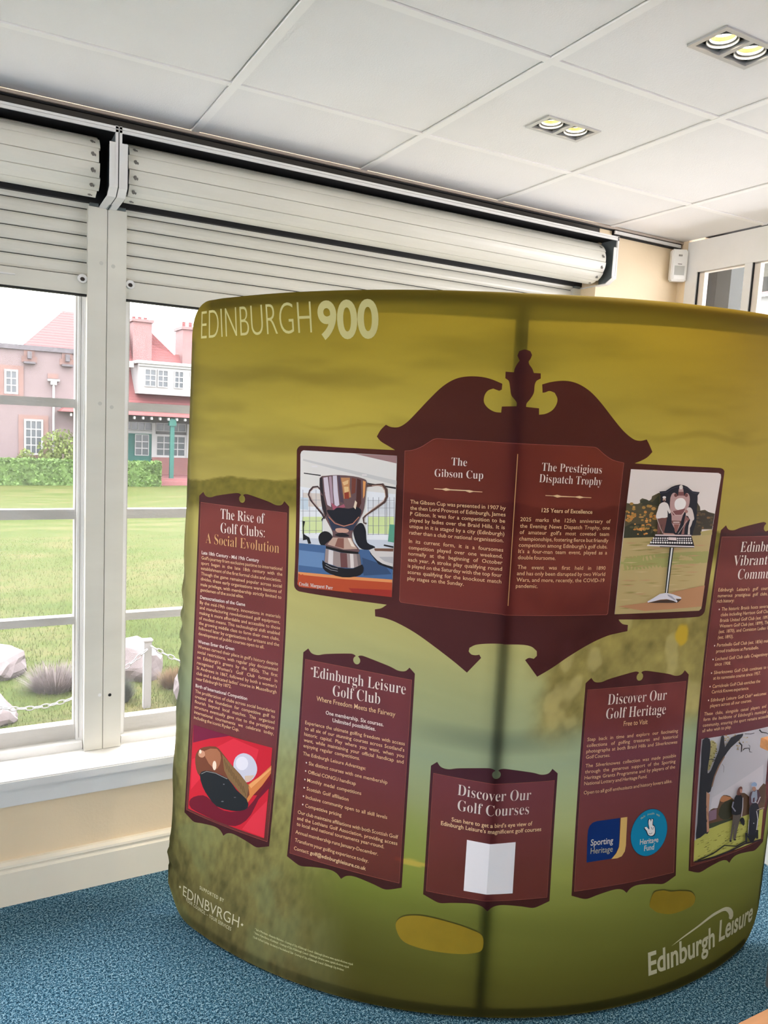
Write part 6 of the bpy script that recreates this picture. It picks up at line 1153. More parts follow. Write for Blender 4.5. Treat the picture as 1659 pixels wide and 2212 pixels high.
# ---------------- roller shutters ----------------
def shutter(x0, x1, label):
    """x0,x1: outer ends of the hood box"""
    YFR, YG = 2.515, 2.705
    t = empty('roller_shutter', ((x0+x1)/2, 2.61, 2.25), label=label, category='shutter', group='roller shutters over the window wall')
    # hood: black inside, rail, end brackets
    hood = MB().box(x0+.004,x1-.004,2.700,2.742,2.262,2.440).box(x0+.004,x1-.004,YFR+.02,2.742,2.4395,2.444)
    child('hood_lining', hood, m_black, t)
    r = MB().box(x0,x1,YFR-.004,YFR+.002,2.4405,2.4475).box(x0,x1,YFR-.001,YFR+.002,2.4385,2.4405).box(x0,x1,YFR-.004,YFR+.002,2.431,2.4385)
    child('top_rail', r, m_shutw, t)
    for s, xe in ((1,x0),(-1,x1)):
        # side plate (outline seen end on) and its white cover strip that bends back to the guide
        pl = [(2.742,2.444),(YFR+.004,2.444),(YFR+.004,2.275),(2.545,2.258),(2.705,2.249),(2.742,2.249)]
        xa, xb = (xe+.001, xe+.004) if s > 0 else (xe-.004, xe-.001)
        br = child('end_bracket', MB().prism_x(xa,xb,pl), m_dgrey, t)
        w_ = .026*s; x_in, x_out = xe+w_, xe+.0012*s
        lo, hi = sorted((x_in, x_out)); th = .003
        st = MB().box(lo,hi,YFR-th,YFR,2.275,2.402).box(*sorted((xe+.0012*s,xe+.009*s)),YFR-th-.001,YFR+.004,2.275,2.449)
        st.prism_x(lo,hi,[(YFR-th,2.275),(YFR,2.275),(2.551,2.257),(2.549,2.2535)])
        st.prism_x(lo,hi,[(2.549,2.2535),(2.551,2.257),(2.716,2.2555),(2.716,2.2515)])
        child('cover_strip', st, m_shutw, br)
        child('strip_overlap', MB().box(lo+.001,hi-.001,YFR-th-.0015,YFR-th,2.272,2.284), m_shutw, br)
    # guide rails
    for s, xe in ((1,x0),(-1,x1)):
        a, b = sorted((xe+.0003*s, xe+.060*s))
        gd = child('guide_rail', MB().box(a,b,YG,2.741,SILL+.001,2.253), m_shut, t, bevel=.0012)
        for z in (1.62,2.075) if s > 0 else (1.63,2.08):
            n = 12; V = [((a+b)/2-.012*s+.0065*math.cos(2*math.pi*i/n),YG-.0006,z+.0065*math.sin(2*math.pi*i/n)) for i in range(n)]
            child('filler_cap', MB().add(V,[tuple(range(n))]), mat('filler_grey',(.50,.50,.45),.6), gd)
    # curtain slats
    ca, cb = x0+.052, x1-.052; zs = 2.036
    child('bottom_bar', MB().box(ca,cb,2.715,2.735,1.984,2.0345).box(ca,cb,2.7265,2.729,2.034,2.0362).box(ca,cb,2.712,2.738,1.978,1.9845), m_shut, t, bevel=.001)
    child('bottom_seal', MB().box(ca,cb,2.716,2.736,1.9715,1.978), m_rub_gap, t)
    z = zs
    while z < 2.255:
        h = .0415; pr = [(2.7265,z-.0001),(2.7262,z+.0012)]
        for k in range(7):
            u = k/6; pr.append((2.7235-.0055*min(1,1.5*math.sin(math.pi*u)), z+.0028+(h-.0043)*u))
        pr += [(2.7262,z+h-.001),(2.7265,z+.0419),(2.7290,z+.0419),(2.7290,z-.0001)]
        child('slat', MB().prism_x(ca,cb,pr), m_shut, t)
        z += .0418
    child('slat_gap_shade', MB().box(ca,cb,2.7259,2.72605,2.0345,2.252), m_rub_gap, t)  # added black sheet that makes the grooves between slats look shaded
    # rolled part of the curtain: faceted spiral of slats
    cy, cz, R_, n = 2.612, 2.345, .0850, 12
    ra, rb = x0+.034, x1-.05
    for k in range(n):
        t0 = 2*math.pi*(k+.18)/n; t1 = 2*math.pi*(k+1+.18)/n-.03
        A = (cy+R_*math.cos(t0), cz+R_*math.sin(t0)); B = (cy+R_*math.cos(t1), cz+R_*math.sin(t1))
        mid = ((A[0]+B[0])/2, (A[1]+B[1])/2); q = Vector((mid[0]-cy, mid[1]-cz)).normalized()
        mids = [(A[0]+(B[0]-A[0])*u+q.x*.0035*math.sin(math.pi*u), A[1]+(B[1]-A[1])*u+q.y*.0035*math.sin(math.pi*u)) for u in (0,.25,.5,.75,1)]
        ins = [(B[0]-q.x*.009, B[1]-q.y*.009),(A[0]-q.x*.009, A[1]-q.y*.009)]
        jx = .0015*((k*7)%5-2)
        sl = child('roll_slat', MB().prism_x(ra+jx,rb+jx,mids+ins), m_shut, t)
        if q.x < .25:   # handling marks near both ends of each rolled slat
            for xx in (ra+.018, rb-.02):
                P = [(mids[2][0]+q.x*.0004, mids[2][1]+q.y*.0004)]
                dd = Vector((B[0]-A[0], B[1]-A[1])).normalized()
                b = MB()
                for dx, r1 in ((0,.0045),(.006,.0028),(-.003,.003)):
                    cc = [(xx+dx+r1*math.cos(2*math.pi*i/8), mids[2][0]+q.x*.0007+dd.x*(r1*1.6*math.sin(2*math.pi*i/8)+dx*.4), mids[2][1]+q.y*.0007+dd.y*(r1*1.6*math.sin(2*math.pi*i/8)+dx*.4)) for i in range(8)]
                    b.add(cc,[tuple(range(8))])
                child('grease_mark', b, m_smudge, sl)
    child('roll_barrel', MB().tube([(ra+.006,cy,cz),(rb-.006,cy,cz)], R_-.012, 20), m_dgrey, t)
    for xx in (x0+.074, x1-.074):   # locking eyelets on the bottom bar
        V = MB(); n = 20
        for i in range(n):
            th = 2*math.pi*i/n
            V.v += [(xx+.0155*math.cos(th),2.7145,2.0255+.0145*math.sin(th)),(xx+.0145*math.cos(th),2.7085,2.0255+.0135*math.sin(th)),(xx+.0075*math.cos(th),2.7085,2.0235+.0065*math.sin(th)),(xx+.0075*math.cos(th),2.7142,2.0235+.0065*math.sin(th))]
        for i in range(n):
            a, b = 4*i, 4*((i+1)%n)
            for p in range(3): V.f.append((a+p,a+p+1,b+p+1,b+p))
        e = child('lock_eyelet', V, m_shutw, t)
        child('lock_hole', MB().add([(xx+.0075*math.cos(2*math.pi*i/12),2.7135,2.0235+.0065*math.sin(2*math.pi*i/12)) for i in range(12)],[tuple(range(12))]), mat('dark_bronze',(.05,.035,.03),.5), e)
    # small grey catch blocks where the curtain enters the guide
    for s, xe in ((1,x0),(-1,x1)):
        a, b = sorted((xe+.028*s, xe+.055*s))
        child('guide_mouth', MB().box(a,b,2.700,2.735,2.2535,2.264), m_dgrey, t)
    return t
s1 = shutter(-1.42, .4152, 'white roller shutter half lowered over the left window, its right end showing')
child('pull_handle', MB().box(-.02,.145,2.706,2.716,2.010,2.0145), m_shutw, s1)
s2 = shutter(.4158, 2.449, 'long white roller shutter half lowered over the window behind the green display')

# round mark and bolt hole low on the guides
child('bolt_hole', MB().add([(.438+.0055*math.cos(2*math.pi*i/16),2.7043,.628+.0055*math.sin(2*math.pi*i/16)) for i in range(16)],[tuple(range(16))]), m_black, s2)
child('bolt_cap', MB().add([(.405+.006*math.cos(2*math.pi*i/16),2.7043,.632+.006*math.sin(2*math.pi*i/16)) for i in range(16)],[tuple(range(16))]), m_white, s1)

# ---------------- right wall: tall white timber glazing ----------------
wr = MB()
wr.box(XR,XR+.1,2.564,2.613,0,2.62)                       # cream strip in the corner is part of wall_far colour
struct('wall_right', wr, m_cream)
tr = MB()
tr.box(XR-.006,XR+.035,YN,2.562,2.366,2.505)                # deep white header board
tr.box(XR-.006,XR+.035,2.500,2.562,0,2.366)                 # jamb post by the corner
for y in (2.220,1.50,.78): tr.box(XR-.004,XR+.035,y,y+.036,0,2.366)
tr.box(XR,XR+.1,YN,.78,0,2.366)
struct('trim_7', tr, mat('white_timber_paint', (.76,.76,.74), .45, bump=.1, bscale=50, var=.03, vscale=9))
wn5 = struct('window_5', MB().box(XR+.012,XR+.09,.816,2.496,0,.40), m_white)
ys = [(2.256,2.494),(1.536,2.214),(.816,1.494)]
m_frame2 = mat('cream_sash_paint', (.74,.68,.60), .45)
for y0,y1 in ys:
    b = MB()
    b.box(XR+.006,XR+.03,y1-.028,y1,.40,2.363).box(XR+.006,XR+.03,y0,y0+.003,.40,2.363).box(XR+.006,XR+.03,y0,y1,2.3605,2.3645)
    child('sash', b, m_frame2, wn5)
    child('sash_gap', MB().box(XR-.001,XR+.03,y1+.0005,y1+.0045,.40,2.3655), m_black, wn5)
    child('pane', MB().add([(XR+.03,y0+.002,.40),(XR+.03,y1-.028,.40),(XR+.03,y1-.028,2.362),(XR+.03,y0+.002,2.362)],[(0,1,2,3)]), m_glass, wn5)
struct('trim_8', MB().box(2.70,XR,-.6,2.05,0,.47).box(2.685,XR,-.6,2.06,.47,.50), m_white, bevel=.004)

# ---------------- motion sensor in the corner ----------------
t = empty('motion_sensor', (2.886,2.578,2.335), label='white plastic motion sensor high in the room corner beside the glazed wall', category='sensor')
a = math.radians(-26)
def sens(x0,x1,d0,d1,z0,z1,b=None):
    b = b or MB(); o = len(b.v); b.box(x0,x1,d0,d1,z0,z1)
    for i in range(o, len(b.v)):
        x,y,z = b.v[i]; b.v[i] = (2.886+x*math.cos(a)+y*math.sin(a)*-1, 2.578+x*math.sin(a)+y*math.cos(a), 2.327+z)
    return b
child('sensor_body', sens(-.037,.037,-.022,.014,0,.142), mat('white_abs', (.80,.80,.77), .35), t, bevel=.006)
child('sensor_lens', sens(-.023,.023,-.0235,-.02,.027,.068), mat('grey_fresnel', (.46,.47,.44), .5), t)
child('sensor_lip', sens(-.026,.026,-.026,-.02,.008,.022), mat('white_abs2', (.84,.84,.81), .3), t, bevel=.002)
for k in (-1,0,1): child('sensor_slot', sens(-.0018+k*.006,.0018+k*.006,-.0228,-.021,.110,.118), m_smudge, t)
child('sensor_mark', sens(-.009,.010,-.0228,-.021,.0745,.0775), m_smudge, t)
child('cable', MB().tube([(2.89,2.606,2.47),(2.89,2.604,2.49)],.004,8), m_white, t)

# ---------------- wooden tables (corners only in view) ----------------
def table(name, x0, x1, y0, y1, zt, label):
    t = empty(name, ((x0+x1)/2,(y0+y1)/2,0), label=label, category='table', group='beech tables at the right')
    child('table_top', MB().box(x0,x1,y0,y1,zt-.03,zt), m_wood, t, bevel=.002)
    child('apron', MB().box(x0+.06,x1-.06,y0+.06,y1-.06,zt-.08,zt-.0305), m_wood, t)
    for x in (x0+.075,x1-.075):
        for y in (y0+.075,y1-.075): child('leg', MB().tube([(x,y,0),(x,y,zt-.08)],.018,12), m_legm, t, smooth=False)
table('wooden_table', 2.035, 2.62, .72, 1.353, .76, 'small beech table whose corner juts in front of the display at the right')
table('wooden_table', 1.0, 1.9, .04, .650, .76, 'pale beech table top in the bottom right corner, nearest the viewer')
# ---------------- outside ----------------
YB = 33.0
def gz(y): return -.335-(max(y,2.9)-3.2)*.0363
def lawn_mat():
    m = bpy.data.materials.new('mown_lawn'); m.use_nodes = True; nt = m.node_tree; n = nt.nodes; l = nt.links
    p = n['Principled BSDF']; p.inputs['Roughness'].default_value = .9; p.inputs['Specular IOR Level'].default_value = .1
    tc = n.new('ShaderNodeTexCoord')
    a = n.new('ShaderNodeTexNoise'); a.inputs['Scale'].default_value = .9; a.inputs['Detail'].default_value = 8; a.inputs['Roughness'].default_value = .65
    mp = n.new('ShaderNodeMapping'); mp.inputs['Scale'].default_value = (1,2.2,1); l.new(tc.outputs['Object'], mp.inputs[0]); l.new(mp.outputs[0], a.inputs['Vector'])
    b = n.new('ShaderNodeTexNoise'); b.inputs['Scale'].default_value = 14; b.inputs['Detail'].default_value = 6; b.inputs['Roughness'].default_value = .8; l.new(mp.outputs[0], b.inputs['Vector'])
    mx = n.new('ShaderNodeMath'); mx.operation = 'MULTIPLY_ADD'; mx.inputs[1].default_value = .55; l.new(b.outputs['Fac'], mx.inputs[0])
    m2 = n.new('ShaderNodeMath'); m2.operation = 'MULTIPLY'; m2.inputs[1].default_value = .45; l.new(a.outputs['Fac'], m2.inputs[0]); l.new(m2.outputs[0], mx.inputs[2])
    r = n.new('ShaderNodeValToRGB'); l.new(mx.outputs[0], r.inputs[0]); e = r.color_ramp.elements
    k_ = GRASS*.9
    e[0].position = .40; e[0].color = (.40*k_,.66*k_,.12*k_,1); e[1].position = .60; e[1].color = (1.25*k_,1.10*k_,.44*k_,1)
    q = e.new(.47); q.color = (.58*k_,.86*k_,.12*k_,1); q = e.new(.53); q.color = (.86*k_,.98*k_,.30*k_,1)
    l.new(r.outputs[0], p.inputs['Base Color']); return m
XK = EXT
def ex(name, c, **k):
    if name in MATS: return MATS[name]
    return mat(name, tuple(v*XK for v in c), k.pop('rough', .8), **k)
m_lawn = lawn_mat()
g = MB(); NX, NY = 40, 50
xs_ = np.linspace(-45, 60, NX); ys_ = 2.92+(np.linspace(0,1,NY)**2)*90
for y in ys_:
    for x in xs_: g.v.append((x, y, gz(y)+.02*math.sin(x*.7+y*.4)))
for j in range(NY-1):
    for i in range(NX-1): g.f.append((j*NX+i, j*NX+i+1, (j+1)*NX+i+1, (j+1)*NX+i))
lawn = o = obj('lawn', g, m_lawn); o['kind'] = 'structure'
# near grass blades (uncountable)
rng = np.random.RandomState(5)
b = MB()
for _ in range(30000):
    y = 4.0+rng.rand()**2.2*11; x = (.02+rng.rand()*.30)*y*1.15-.2; h = .02+.035*rng.rand(); an = rng.rand()*6.28; r1 = .003
    dx, dy = math.cos(an)*r1, math.sin(an)*r1; lx, ly = (rng.rand(2)-.5)*.04; z = gz(y)
    i = len(b.v); b.v += [(x-dx,y-dy,z),(x+dx,y+dy,z),(x+lx,y+ly,z+h)]; b.f.append((i,i+1,i+2))
me = bpy.data.meshes.new('grass'); me.from_pydata(b.v,[],b.f)
gm = mat('grass_blades', (.95*GRASS,1.2*GRASS,.34*GRASS), .8, var=.3, vscale=3, trans=.2)
o = obj('grass', me, gm, lawn); o['kind'] = 'stuff'

# clubhouse
bl = empty('clubhouse_building', (4,YB,-1.46), label='pink rendered two storey building with red tiled roofs beyond the lawn', category='building')
m_harl = ex('pink_harling', (.80,.62,.62), bump=.3, bscale=30, var=.08, vscale=3)
m_stone = ex('red_sandstone', (.86,.52,.44), var=.12, vscale=4)
m_parap = ex('grey_coping', (.45,.42,.46), var=.35, vscale=8)
m_tile = bpy.data.materials.new('red_roof_tiles'); m_tile.use_nodes = True
nt = m_tile.node_tree; n = nt.nodes; l = nt.links; tc = n.new('ShaderNodeTexCoord'); wv = n.new('ShaderNodeTexWave'); wv.bands_direction = 'Z'
wv.inputs['Scale'].default_value = 2.6; wv.inputs['Distortion'].default_value = .3; l.new(tc.outputs['Object'], wv.inputs['Vector'])
rr_ = n.new('ShaderNodeValToRGB'); l.new(wv.outputs['Fac'], rr_.inputs[0]); e = rr_.color_ramp.elements
e[0].color = (.62*XK,.16*XK,.16*XK,1); e[1].color = (.95*XK,.30*XK,.28*XK,1); l.new(rr_.outputs[0], n['Principled BSDF'].inputs['Base Color']); n['Principled BSDF'].inputs['Roughness'].default_value = .8
m_wp = ex('white_house_paint', (1.6,1.65,1.62)); m_gl = ex('far_window_glass', (.26,.34,.38), rough=.2); m_grn = ex('green_joinery', (.05,.46,.36)); m_redw = ex('red_brick_dado', (.80,.34,.30), var=.15, vscale=6)
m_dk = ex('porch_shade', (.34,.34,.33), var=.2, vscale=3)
child('wall', MB().box(-14,3.95,YB,YB+7,-1.6,3.70), m_harl, bl, label='pink harled wall')
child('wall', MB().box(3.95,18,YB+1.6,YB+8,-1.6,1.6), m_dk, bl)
child('parapet', MB().box(-14,3.97,YB-.12,YB+.4,3.68,3.86), m_parap, bl)
# tiled roof behind parapet
child('roof', MB().add([(2.0,YB+1,3.84),(3.8,YB+3.5,5.67),(6.0,YB+3.5,5.67),(6.0,YB+1,3.84),(2.0,YB+6,3.84),(6.0,YB+6,3.84)],[(0,1,2,3),(4,1,0),(1,4,5,2)]), m_tile, bl, label='red tiled roof slope')
def far_window(x0,x1,z0,z1,nx,nz,y=YB,surround=True,sash=True,fr=.07):
    if surround: child('stone_surround', MB().box(x0-.19,x0-.01,y-.05,y+.02,z0-.1,z1+.16).box(x1+.01,x1+.19,y-.05,y+.02,z0-.1,z1+.16).box(x0-.01,x1+.01,y-.05,y+.02,z1,z1+.16).box(x0-.01,x1+.01,y-.06,y+.02,z0-.1,z0), m_stone, bl)
    f_ = MB(); f_.box(x0,x0+fr,y-.08,y,z0,z1).box(x1-fr,x1,y-.08,y,z0,z1).box(x0+fr,x1-fr,y-.08,y,z0,z0+fr).box(x0+fr,x1-fr,y-.08,y,z1-fr,z1)
    xs = np.linspace(x0+fr,x1-fr,nx+1); zs = np.linspace(z0+fr,z1-fr,nz+1)
    for x in xs[1:-1]: f_.box(x-.018,x+.018,y-.07,y-.005,z0+fr,z1-fr)
    for z in zs[1:-1]: f_.box(x0+fr,x1-fr,y-.068,y-.006,z-.018,z+.018)
    fo = child('window', f_, m_wp, bl)
    for i in range(nx):
        for j in range(nz): child('window_pane', MB().box(xs[i]+.005,xs[i+1]-.005,y-.035,y-.03,zs[j]+.005,zs[j+1]-.005), m_gl, fo)
    return fo
far_window(1.385,1.86,1.98,2.90,2,3)
far_window(2.06,2.74,-.33,1.05,3,4)
# stone spouts, corbels, rainwater pipe
for x in (2.25,3.60):
    child('corbel_stone', MB().box(x-.27,x+.27,YB-.04,YB+.02,3.22,3.45).box(x-.19,x+.19,YB-.05,YB+.02,3.45,3.68), m_stone, bl)
    child('corbel_spout', MB().box(x-.07,x+.07,YB-.35,YB,3.35,3.62).box(x-.2,x+.2,YB-.3,YB,3.16,3.24), m_parap, bl)
child('corbel_stone', MB().box(2.90,3.28,YB-.04,YB+.02,2.66,2.85), m_stone, bl)
child('rainwater_pipe', MB().tube([(3.11,YB-.12,-1.4),(3.11,YB-.12,2.45)],.045,8).box(3.0,3.22,YB-.2,YB-.01,2.42,2.56).box(2.90,3.32,YB-.2,YB-.01,2.56,2.64), m_wp, bl)
# main roof on the right with dormer and chimneys
child('roof', MB().add([(4.8,YB+.2,1.75),(6.2,YB+3.5,5.1),(7.5,YB+3.2,5.1),(8.4,YB+2.8,4.2),(16,YB+2.6,4.1),(16,YB+.2,1.75),(5.2,YB+6,1.75),(16,YB+6,1.75)],[(0,1,2,3,4,5),(6,1,0),(1,6,7,4,3,2)]), m_tile, bl, label='steep red tiled roof')
child('chimney', MB().box(6.5,7.3,YB+2.2,YB+3.6,3.3,5.42).box(6.43,7.37,YB+2.1,YB+3.7,5.42,5.54), ex('pale_red_brick', (.95,.50,.48), var=.1, vscale=3), bl)
child('chimney', MB().box(8.65,9.4,YB+2.2,YB+3.6,3.3,5.3).box(8.58,9.47,YB+2.1,YB+3.7,5.3,5.42), ex('pale_red_brick', ()), bl)
for x in (6.65,6.9,7.15,8.85,9.15): child('chimney_pot', MB().tube([(x,YB+2.9,5.4),(x,YB+2.9,5.7)],.08,8), m_tile, bl)
child('dormer', MB().box(6.35,9.6,YB-.05,YB+2.5,2.30,3.52), m_wp, bl, label='white boxed dormer')
child('dormer_cornice', MB().box(6.22,9.75,YB-.25,YB+2.6,3.52,3.64).box(6.3,9.68,YB-.15,YB,3.42,3.52), m_wp, bl)
for x0,x1 in ((6.55,7.02),(7.08,7.52),(7.76,8.16),(8.42,8.82)): far_window(x0,x1,2.60,3.32,2,3,y=YB-.05,surround=False,fr=.035)
child('ridge_vent', MB().box(5.95,6.2,YB+.3,YB+.5,3.35,3.6), m_wp, bl)
# veranda: tiled lean-to roof, rafter ends, posts, glazed front
child('veranda_roof', MB().add([(3.25,YB-1.2,1.42),(16,YB-1.2,1.38),(16,YB+1.0,1.90),(3.9,YB+1.0,1.90),(3.25,YB+1.0,1.42)],[(0,1,2,3),(0,3,4)]), m_tile, bl, label='red veranda roof')
for k in range(24):
    child('rafter_end', MB().box(3.6+k*.335,3.66+k*.335,YB-1.25,YB-1.0,1.26,1.36), m_wp, bl)
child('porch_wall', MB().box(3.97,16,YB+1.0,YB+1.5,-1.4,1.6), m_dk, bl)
Y1 = YB+.98
def pw(x): return x*(Y1/YB)
child('door', MB().box(pw(5.75),pw(6.88),Y1-.1,Y1,-1.25,.63).box(pw(4.2),pw(4.9),Y1-.1,Y1,-1.25,.63), m_grn, bl)
far_window(pw(6.20),pw(6.76),-.30,.60,2,3,y=Y1-.1,surround=False,fr=.03)
child('door_head', MB().box(pw(5.6),pw(6.95),Y1-.12,Y1,.63,.74).box(pw(6.88),pw(7.03),Y1-.14,Y1,-.45,1.1).box(pw(8.33),pw(8.5),Y1-.14,Y1,-.45,1.1), m_wp, bl)
far_window(pw(7.02),pw(8.34),-.36,.63,4,3,y=Y1-.02,surround=False,fr=.09)
for a_,b_ in ((5.75,6.9),(7.05,8.3)): far_window(pw(a_),pw(b_),.76,1.12,4,1,y=Y1-.02,surround=False,fr=.03)
child('dado_wall', MB().box(pw(6.90),pw(9.5),Y1-.2,Y1+.02,-1.2,-.36), m_redw, bl)
child('veranda_post', MB().box(7.42,7.58,YB-1.1,YB-.95,-1.15,1.34).box(7.36,7.64,YB-1.15,YB-.9,1.05,1.30), m_grn, bl)
child('veranda_post', MB().box(10.4,10.56,YB-1.1,YB-.95,-1.15,1.34), m_grn, bl)
child('step', MB().box(6.8,12,YB-1.35,YB+1,-1.5,-1.20).box(6.9,12,YB-1.15,YB+1,-1.20,-1.10), ex('red_step', (1.1,.42,.42)), bl)

# hedges and bush (leafy boxes)
def leafy(name, x0,x1,y0,y1,z0,z1, m, nlf, rs, lf=.09, round_=False):
    rg = np.random.RandomState(rs); b = MB()
    if not round_: b.box(x0+.06,x1-.06,y0+.08,y1-.06,z0,z1-.07)
    for _ in range(nlf):
        if round_:
            th = rg.rand()*6.28; ph = math.acos(1-2*rg.rand()); rr = rg.rand()**.4
            p = Vector(((x0+x1)/2+(x1-x0)/2*rr*math.sin(ph)*math.cos(th), (y0+y1)/2+(y1-y0)/2*rr*math.sin(ph)*math.sin(th), (z0+z1)/2+(z1-z0)/2*rr*math.cos(ph)))
        else:
            p = Vector((x0+(x1-x0)*rg.rand(), y0+.12*rg.rand(), z0+(z1-z0)*rg.rand())) if rg.rand() < .75 else Vector((x0+(x1-x0)*rg.rand(), y0+(y1-y0)*rg.rand(), z1-.1*rg.rand()))
            if rg.rand() < .1: p = Vector((x1-.1*rg.rand(), y0+(y1-y0)*rg.rand(), z0+(z1-z0)*rg.rand()))
        a = Vector(rg.randn(3)).normalized(); c = a.cross(Vector(rg.randn(3))).normalized(); s = lf*(.6+.8*rg.rand())
        i = len(b.v); b.v += [tuple(p-a*s*.5),tuple(p+c*s*.35),tuple(p+a*s*.5),tuple(p-c*s*.35)]; b.f.append((i,i+1,i+2,i+3))
    me = bpy.data.meshes.new(name); me.from_pydata(b.v,[],b.f); return me
m_hedge = ex('hedge_leaves', (.62,1.10,.28), var=.5, vscale=5, trans=.25)
m_bush = ex('yellow_green_leaves', (.85,1.15,.30), var=.35, vscale=4, trans=.3)
t = empty('clipped_hedge', (2.6,YB-1.8,-1.36), label='long clipped green hedge running in front of the pink building', category='hedge')
obj('foliage', leafy('foliage',-9.4,4.25,-.35,.3,-.05,1.0,m_hedge,9000,1,.11), m_hedge, t, kind='stuff')
t = empty('golden_shrub', (3.2,YB-.75,-1.4), label='tall yellow-green shrub growing against the pink wall by the rainwater pipe', category='shrub')
obj('foliage', leafy('foliage',-.75,1.1,-.5,.5,.2,2.15,m_bush,1500,2,.12,True), m_bush, t, kind='stuff')
child('stem', MB().tube([(3.3,YB-1.2,-1.45),(3.35,YB-1.2,-.2)],.04,6), ex('bark', (.35,.28,.2)), t)
t = empty('golden_shrub', (2.05,YB-.8,-1.4), label='small yellow-green shrub under the ground floor window of the pink building', category='shrub')
obj('foliage', leafy('foliage',-.3,.35,-.3,.3,.5,1.35,m_bush,400,3,.1,True), m_bush, t, kind='stuff')
child('stem', MB().tube([(2.05,YB-.8,-1.45),(2.05,YB-.8,-.6)],.03,6), ex('bark', ()), t)

# rocks
m_rock = ex('grey_pink_rock', (.80,.68,.68), bump=.6, bscale=12, var=.22, vscale=5)
def rock(x,y,sx,sy,sz,seed,label):
    bm = bmesh.new(); bmesh.ops.create_icosphere(bm, subdivisions=3, radius=1); rg = np.random.RandomState(seed)
    pl = [(Vector(rg.randn(3)).normalized(), .55+.3*rg.rand()) for _ in range(9)]
    for v in bm.verts:
        for nn,d in pl:
            k = v.co.dot(nn)-d
            if k > 0: v.co -= nn*k*.85
        v.co = Vector((v.co.x*sx, v.co.y*sy, v.co.z*sz))+Vector(rg.randn(3))*.006
    me = bpy.data.meshes.new('rock'); bm.to_mesh(me); bm.free()
    o = obj('rock', me, m_rock); o.location = (x,y,gz(y)+sz*.45); o['label'] = label; o['category'] = 'rock'; o['group'] = 'rocks on the lawn edge'
rock(.22,6.35,.22,.25,.16,3,'pale rough rock on the grass, upper one at the left edge of the view')
rock(.10,5.35,.24,.22,.13,4,'pale rock at the left edge, below the white chain')
rock(1.15,5.98,.21,.25,.21,6,'large brown rock directly behind the white chain post')
rock(1.42,5.25,.14,.2,.16,8,'small rock half hidden behind the edge of the green display')
rock(2.35,7.4,.18,.2,.10,9,'distant low pale rock on the lawn beside the green display')
# heather clumps
def clump(x,y,rx,h,seed,m,nb,label,cat='shrub'):
    rg = np.random.RandomState(seed); b = MB()
    for _ in range(nb):
        an = rg.rand()*6.28; r0 = rg.rand()**.5*.5*rx; r1 = rx*(.3+.8*rg.rand()); hh = h*(.45+.6*rg.rand())*(1-.4*(r1/rx-.3)); wd = .004
        p0 = Vector((math.cos(an)*r0, math.sin(an)*r0, 0)); p1 = Vector((math.cos(an)*r1, math.sin(an)*r1, hh)); s = Vector((-math.sin(an),math.cos(an),0))*wd
        i = len(b.v); b.v += [tuple(p0-s),tuple(p0+s),tuple(p1)]; b.f.append((i,i+1,i+2))
    me = bpy.data.meshes.new('foliage'); me.from_pydata(b.v,[],b.f)
    t = empty('heather_clump', (x,y,gz(y)), label=label, category=cat); obj('foliage', me, m, t, kind='stuff')
clump(.56,5.85,.27,.22,1,ex('dry_heather',(.95,.82,.76),var=.3,vscale=9),900,'wispy brown heather clump at the right of the left window')
clump(.94,5.40,.12,.2,2,ex('grey_heather',(.42,.50,.38),var=.3,vscale=9),1200,'grey-green low clump just left of the white chain post')
clump(1.37,5.6,.16,.16,3,ex('orange_heath',(.95,.62,.30),var=.3,vscale=9),900,'orange-tinted clump right of the white chain post')
# post and chains
PY = 5.2
pz0 = gz(PY)
t = empty('chain_post', (1.083,PY,pz0), label='short square white post carrying a chain on the lawn', category='post')
m_pw = ex('white_post_paint', (1.5,1.5,1.55))
child('post', MB().box(1.058,1.108,PY-.025,PY+.025,pz0-.05,.068), m_pw, t, bevel=.003)
child('post_cap', MB().box(1.052,1.114,PY-.031,PY+.031,.068,.078), m_pw, t)
def chain(name, pts, label, pitch=.045):
    P = [Vector(p) for p in pts]; b = MB(); d = 0; k = 0
    L_ = [(P[i+1]-P[i]).length for i in range(len(P)-1)]; tot = sum(L_); n = int(tot/pitch)
    for q in range(n):
        s = (q+.5)*tot/n; i = 0
        while i < len(L_)-1 and s > L_[i]: s -= L_[i]; i += 1
        c = P[i].lerp(P[i+1], s/L_[i]); u = (P[i+1]-P[i]).normalized(); side = u.cross(Vector((0,1,0))).normalized() if q % 2 else Vector((0,1,0))
        lp = []
        for j in range(10):
            th = 2*math.pi*j/10; lp.append(c+u*math.cos(th)*.028+side*math.sin(th)*.013)
        lp.append(lp[0]); b.tube(lp,.0042,4,False)
    me = bpy.data.meshes.new(name); me.from_pydata(b.v,[],b.f); o = obj(name, me, m_pw)
    o['label'] = label; o['category'] = 'chain'; o['group'] = 'white plastic chains on the lawn'
def cat_(a, b, sag, n=14): return [tuple(Vector(a).lerp(Vector(b), i/n)-Vector((0,0,sag*4*(i/n)*(1-i/n)))) for i in range(n+1)]
chain('plastic_chain', cat_((1.10,PY-.045,.04),(2.2,PY-.035,.0),.20), 'white plastic chain hanging right of the white post')
chain('plastic_chain', cat_((1.07,PY-.045,.02),(-.35,PY-.035,.06),.335), 'long white chain sagging left of the post across the left window')
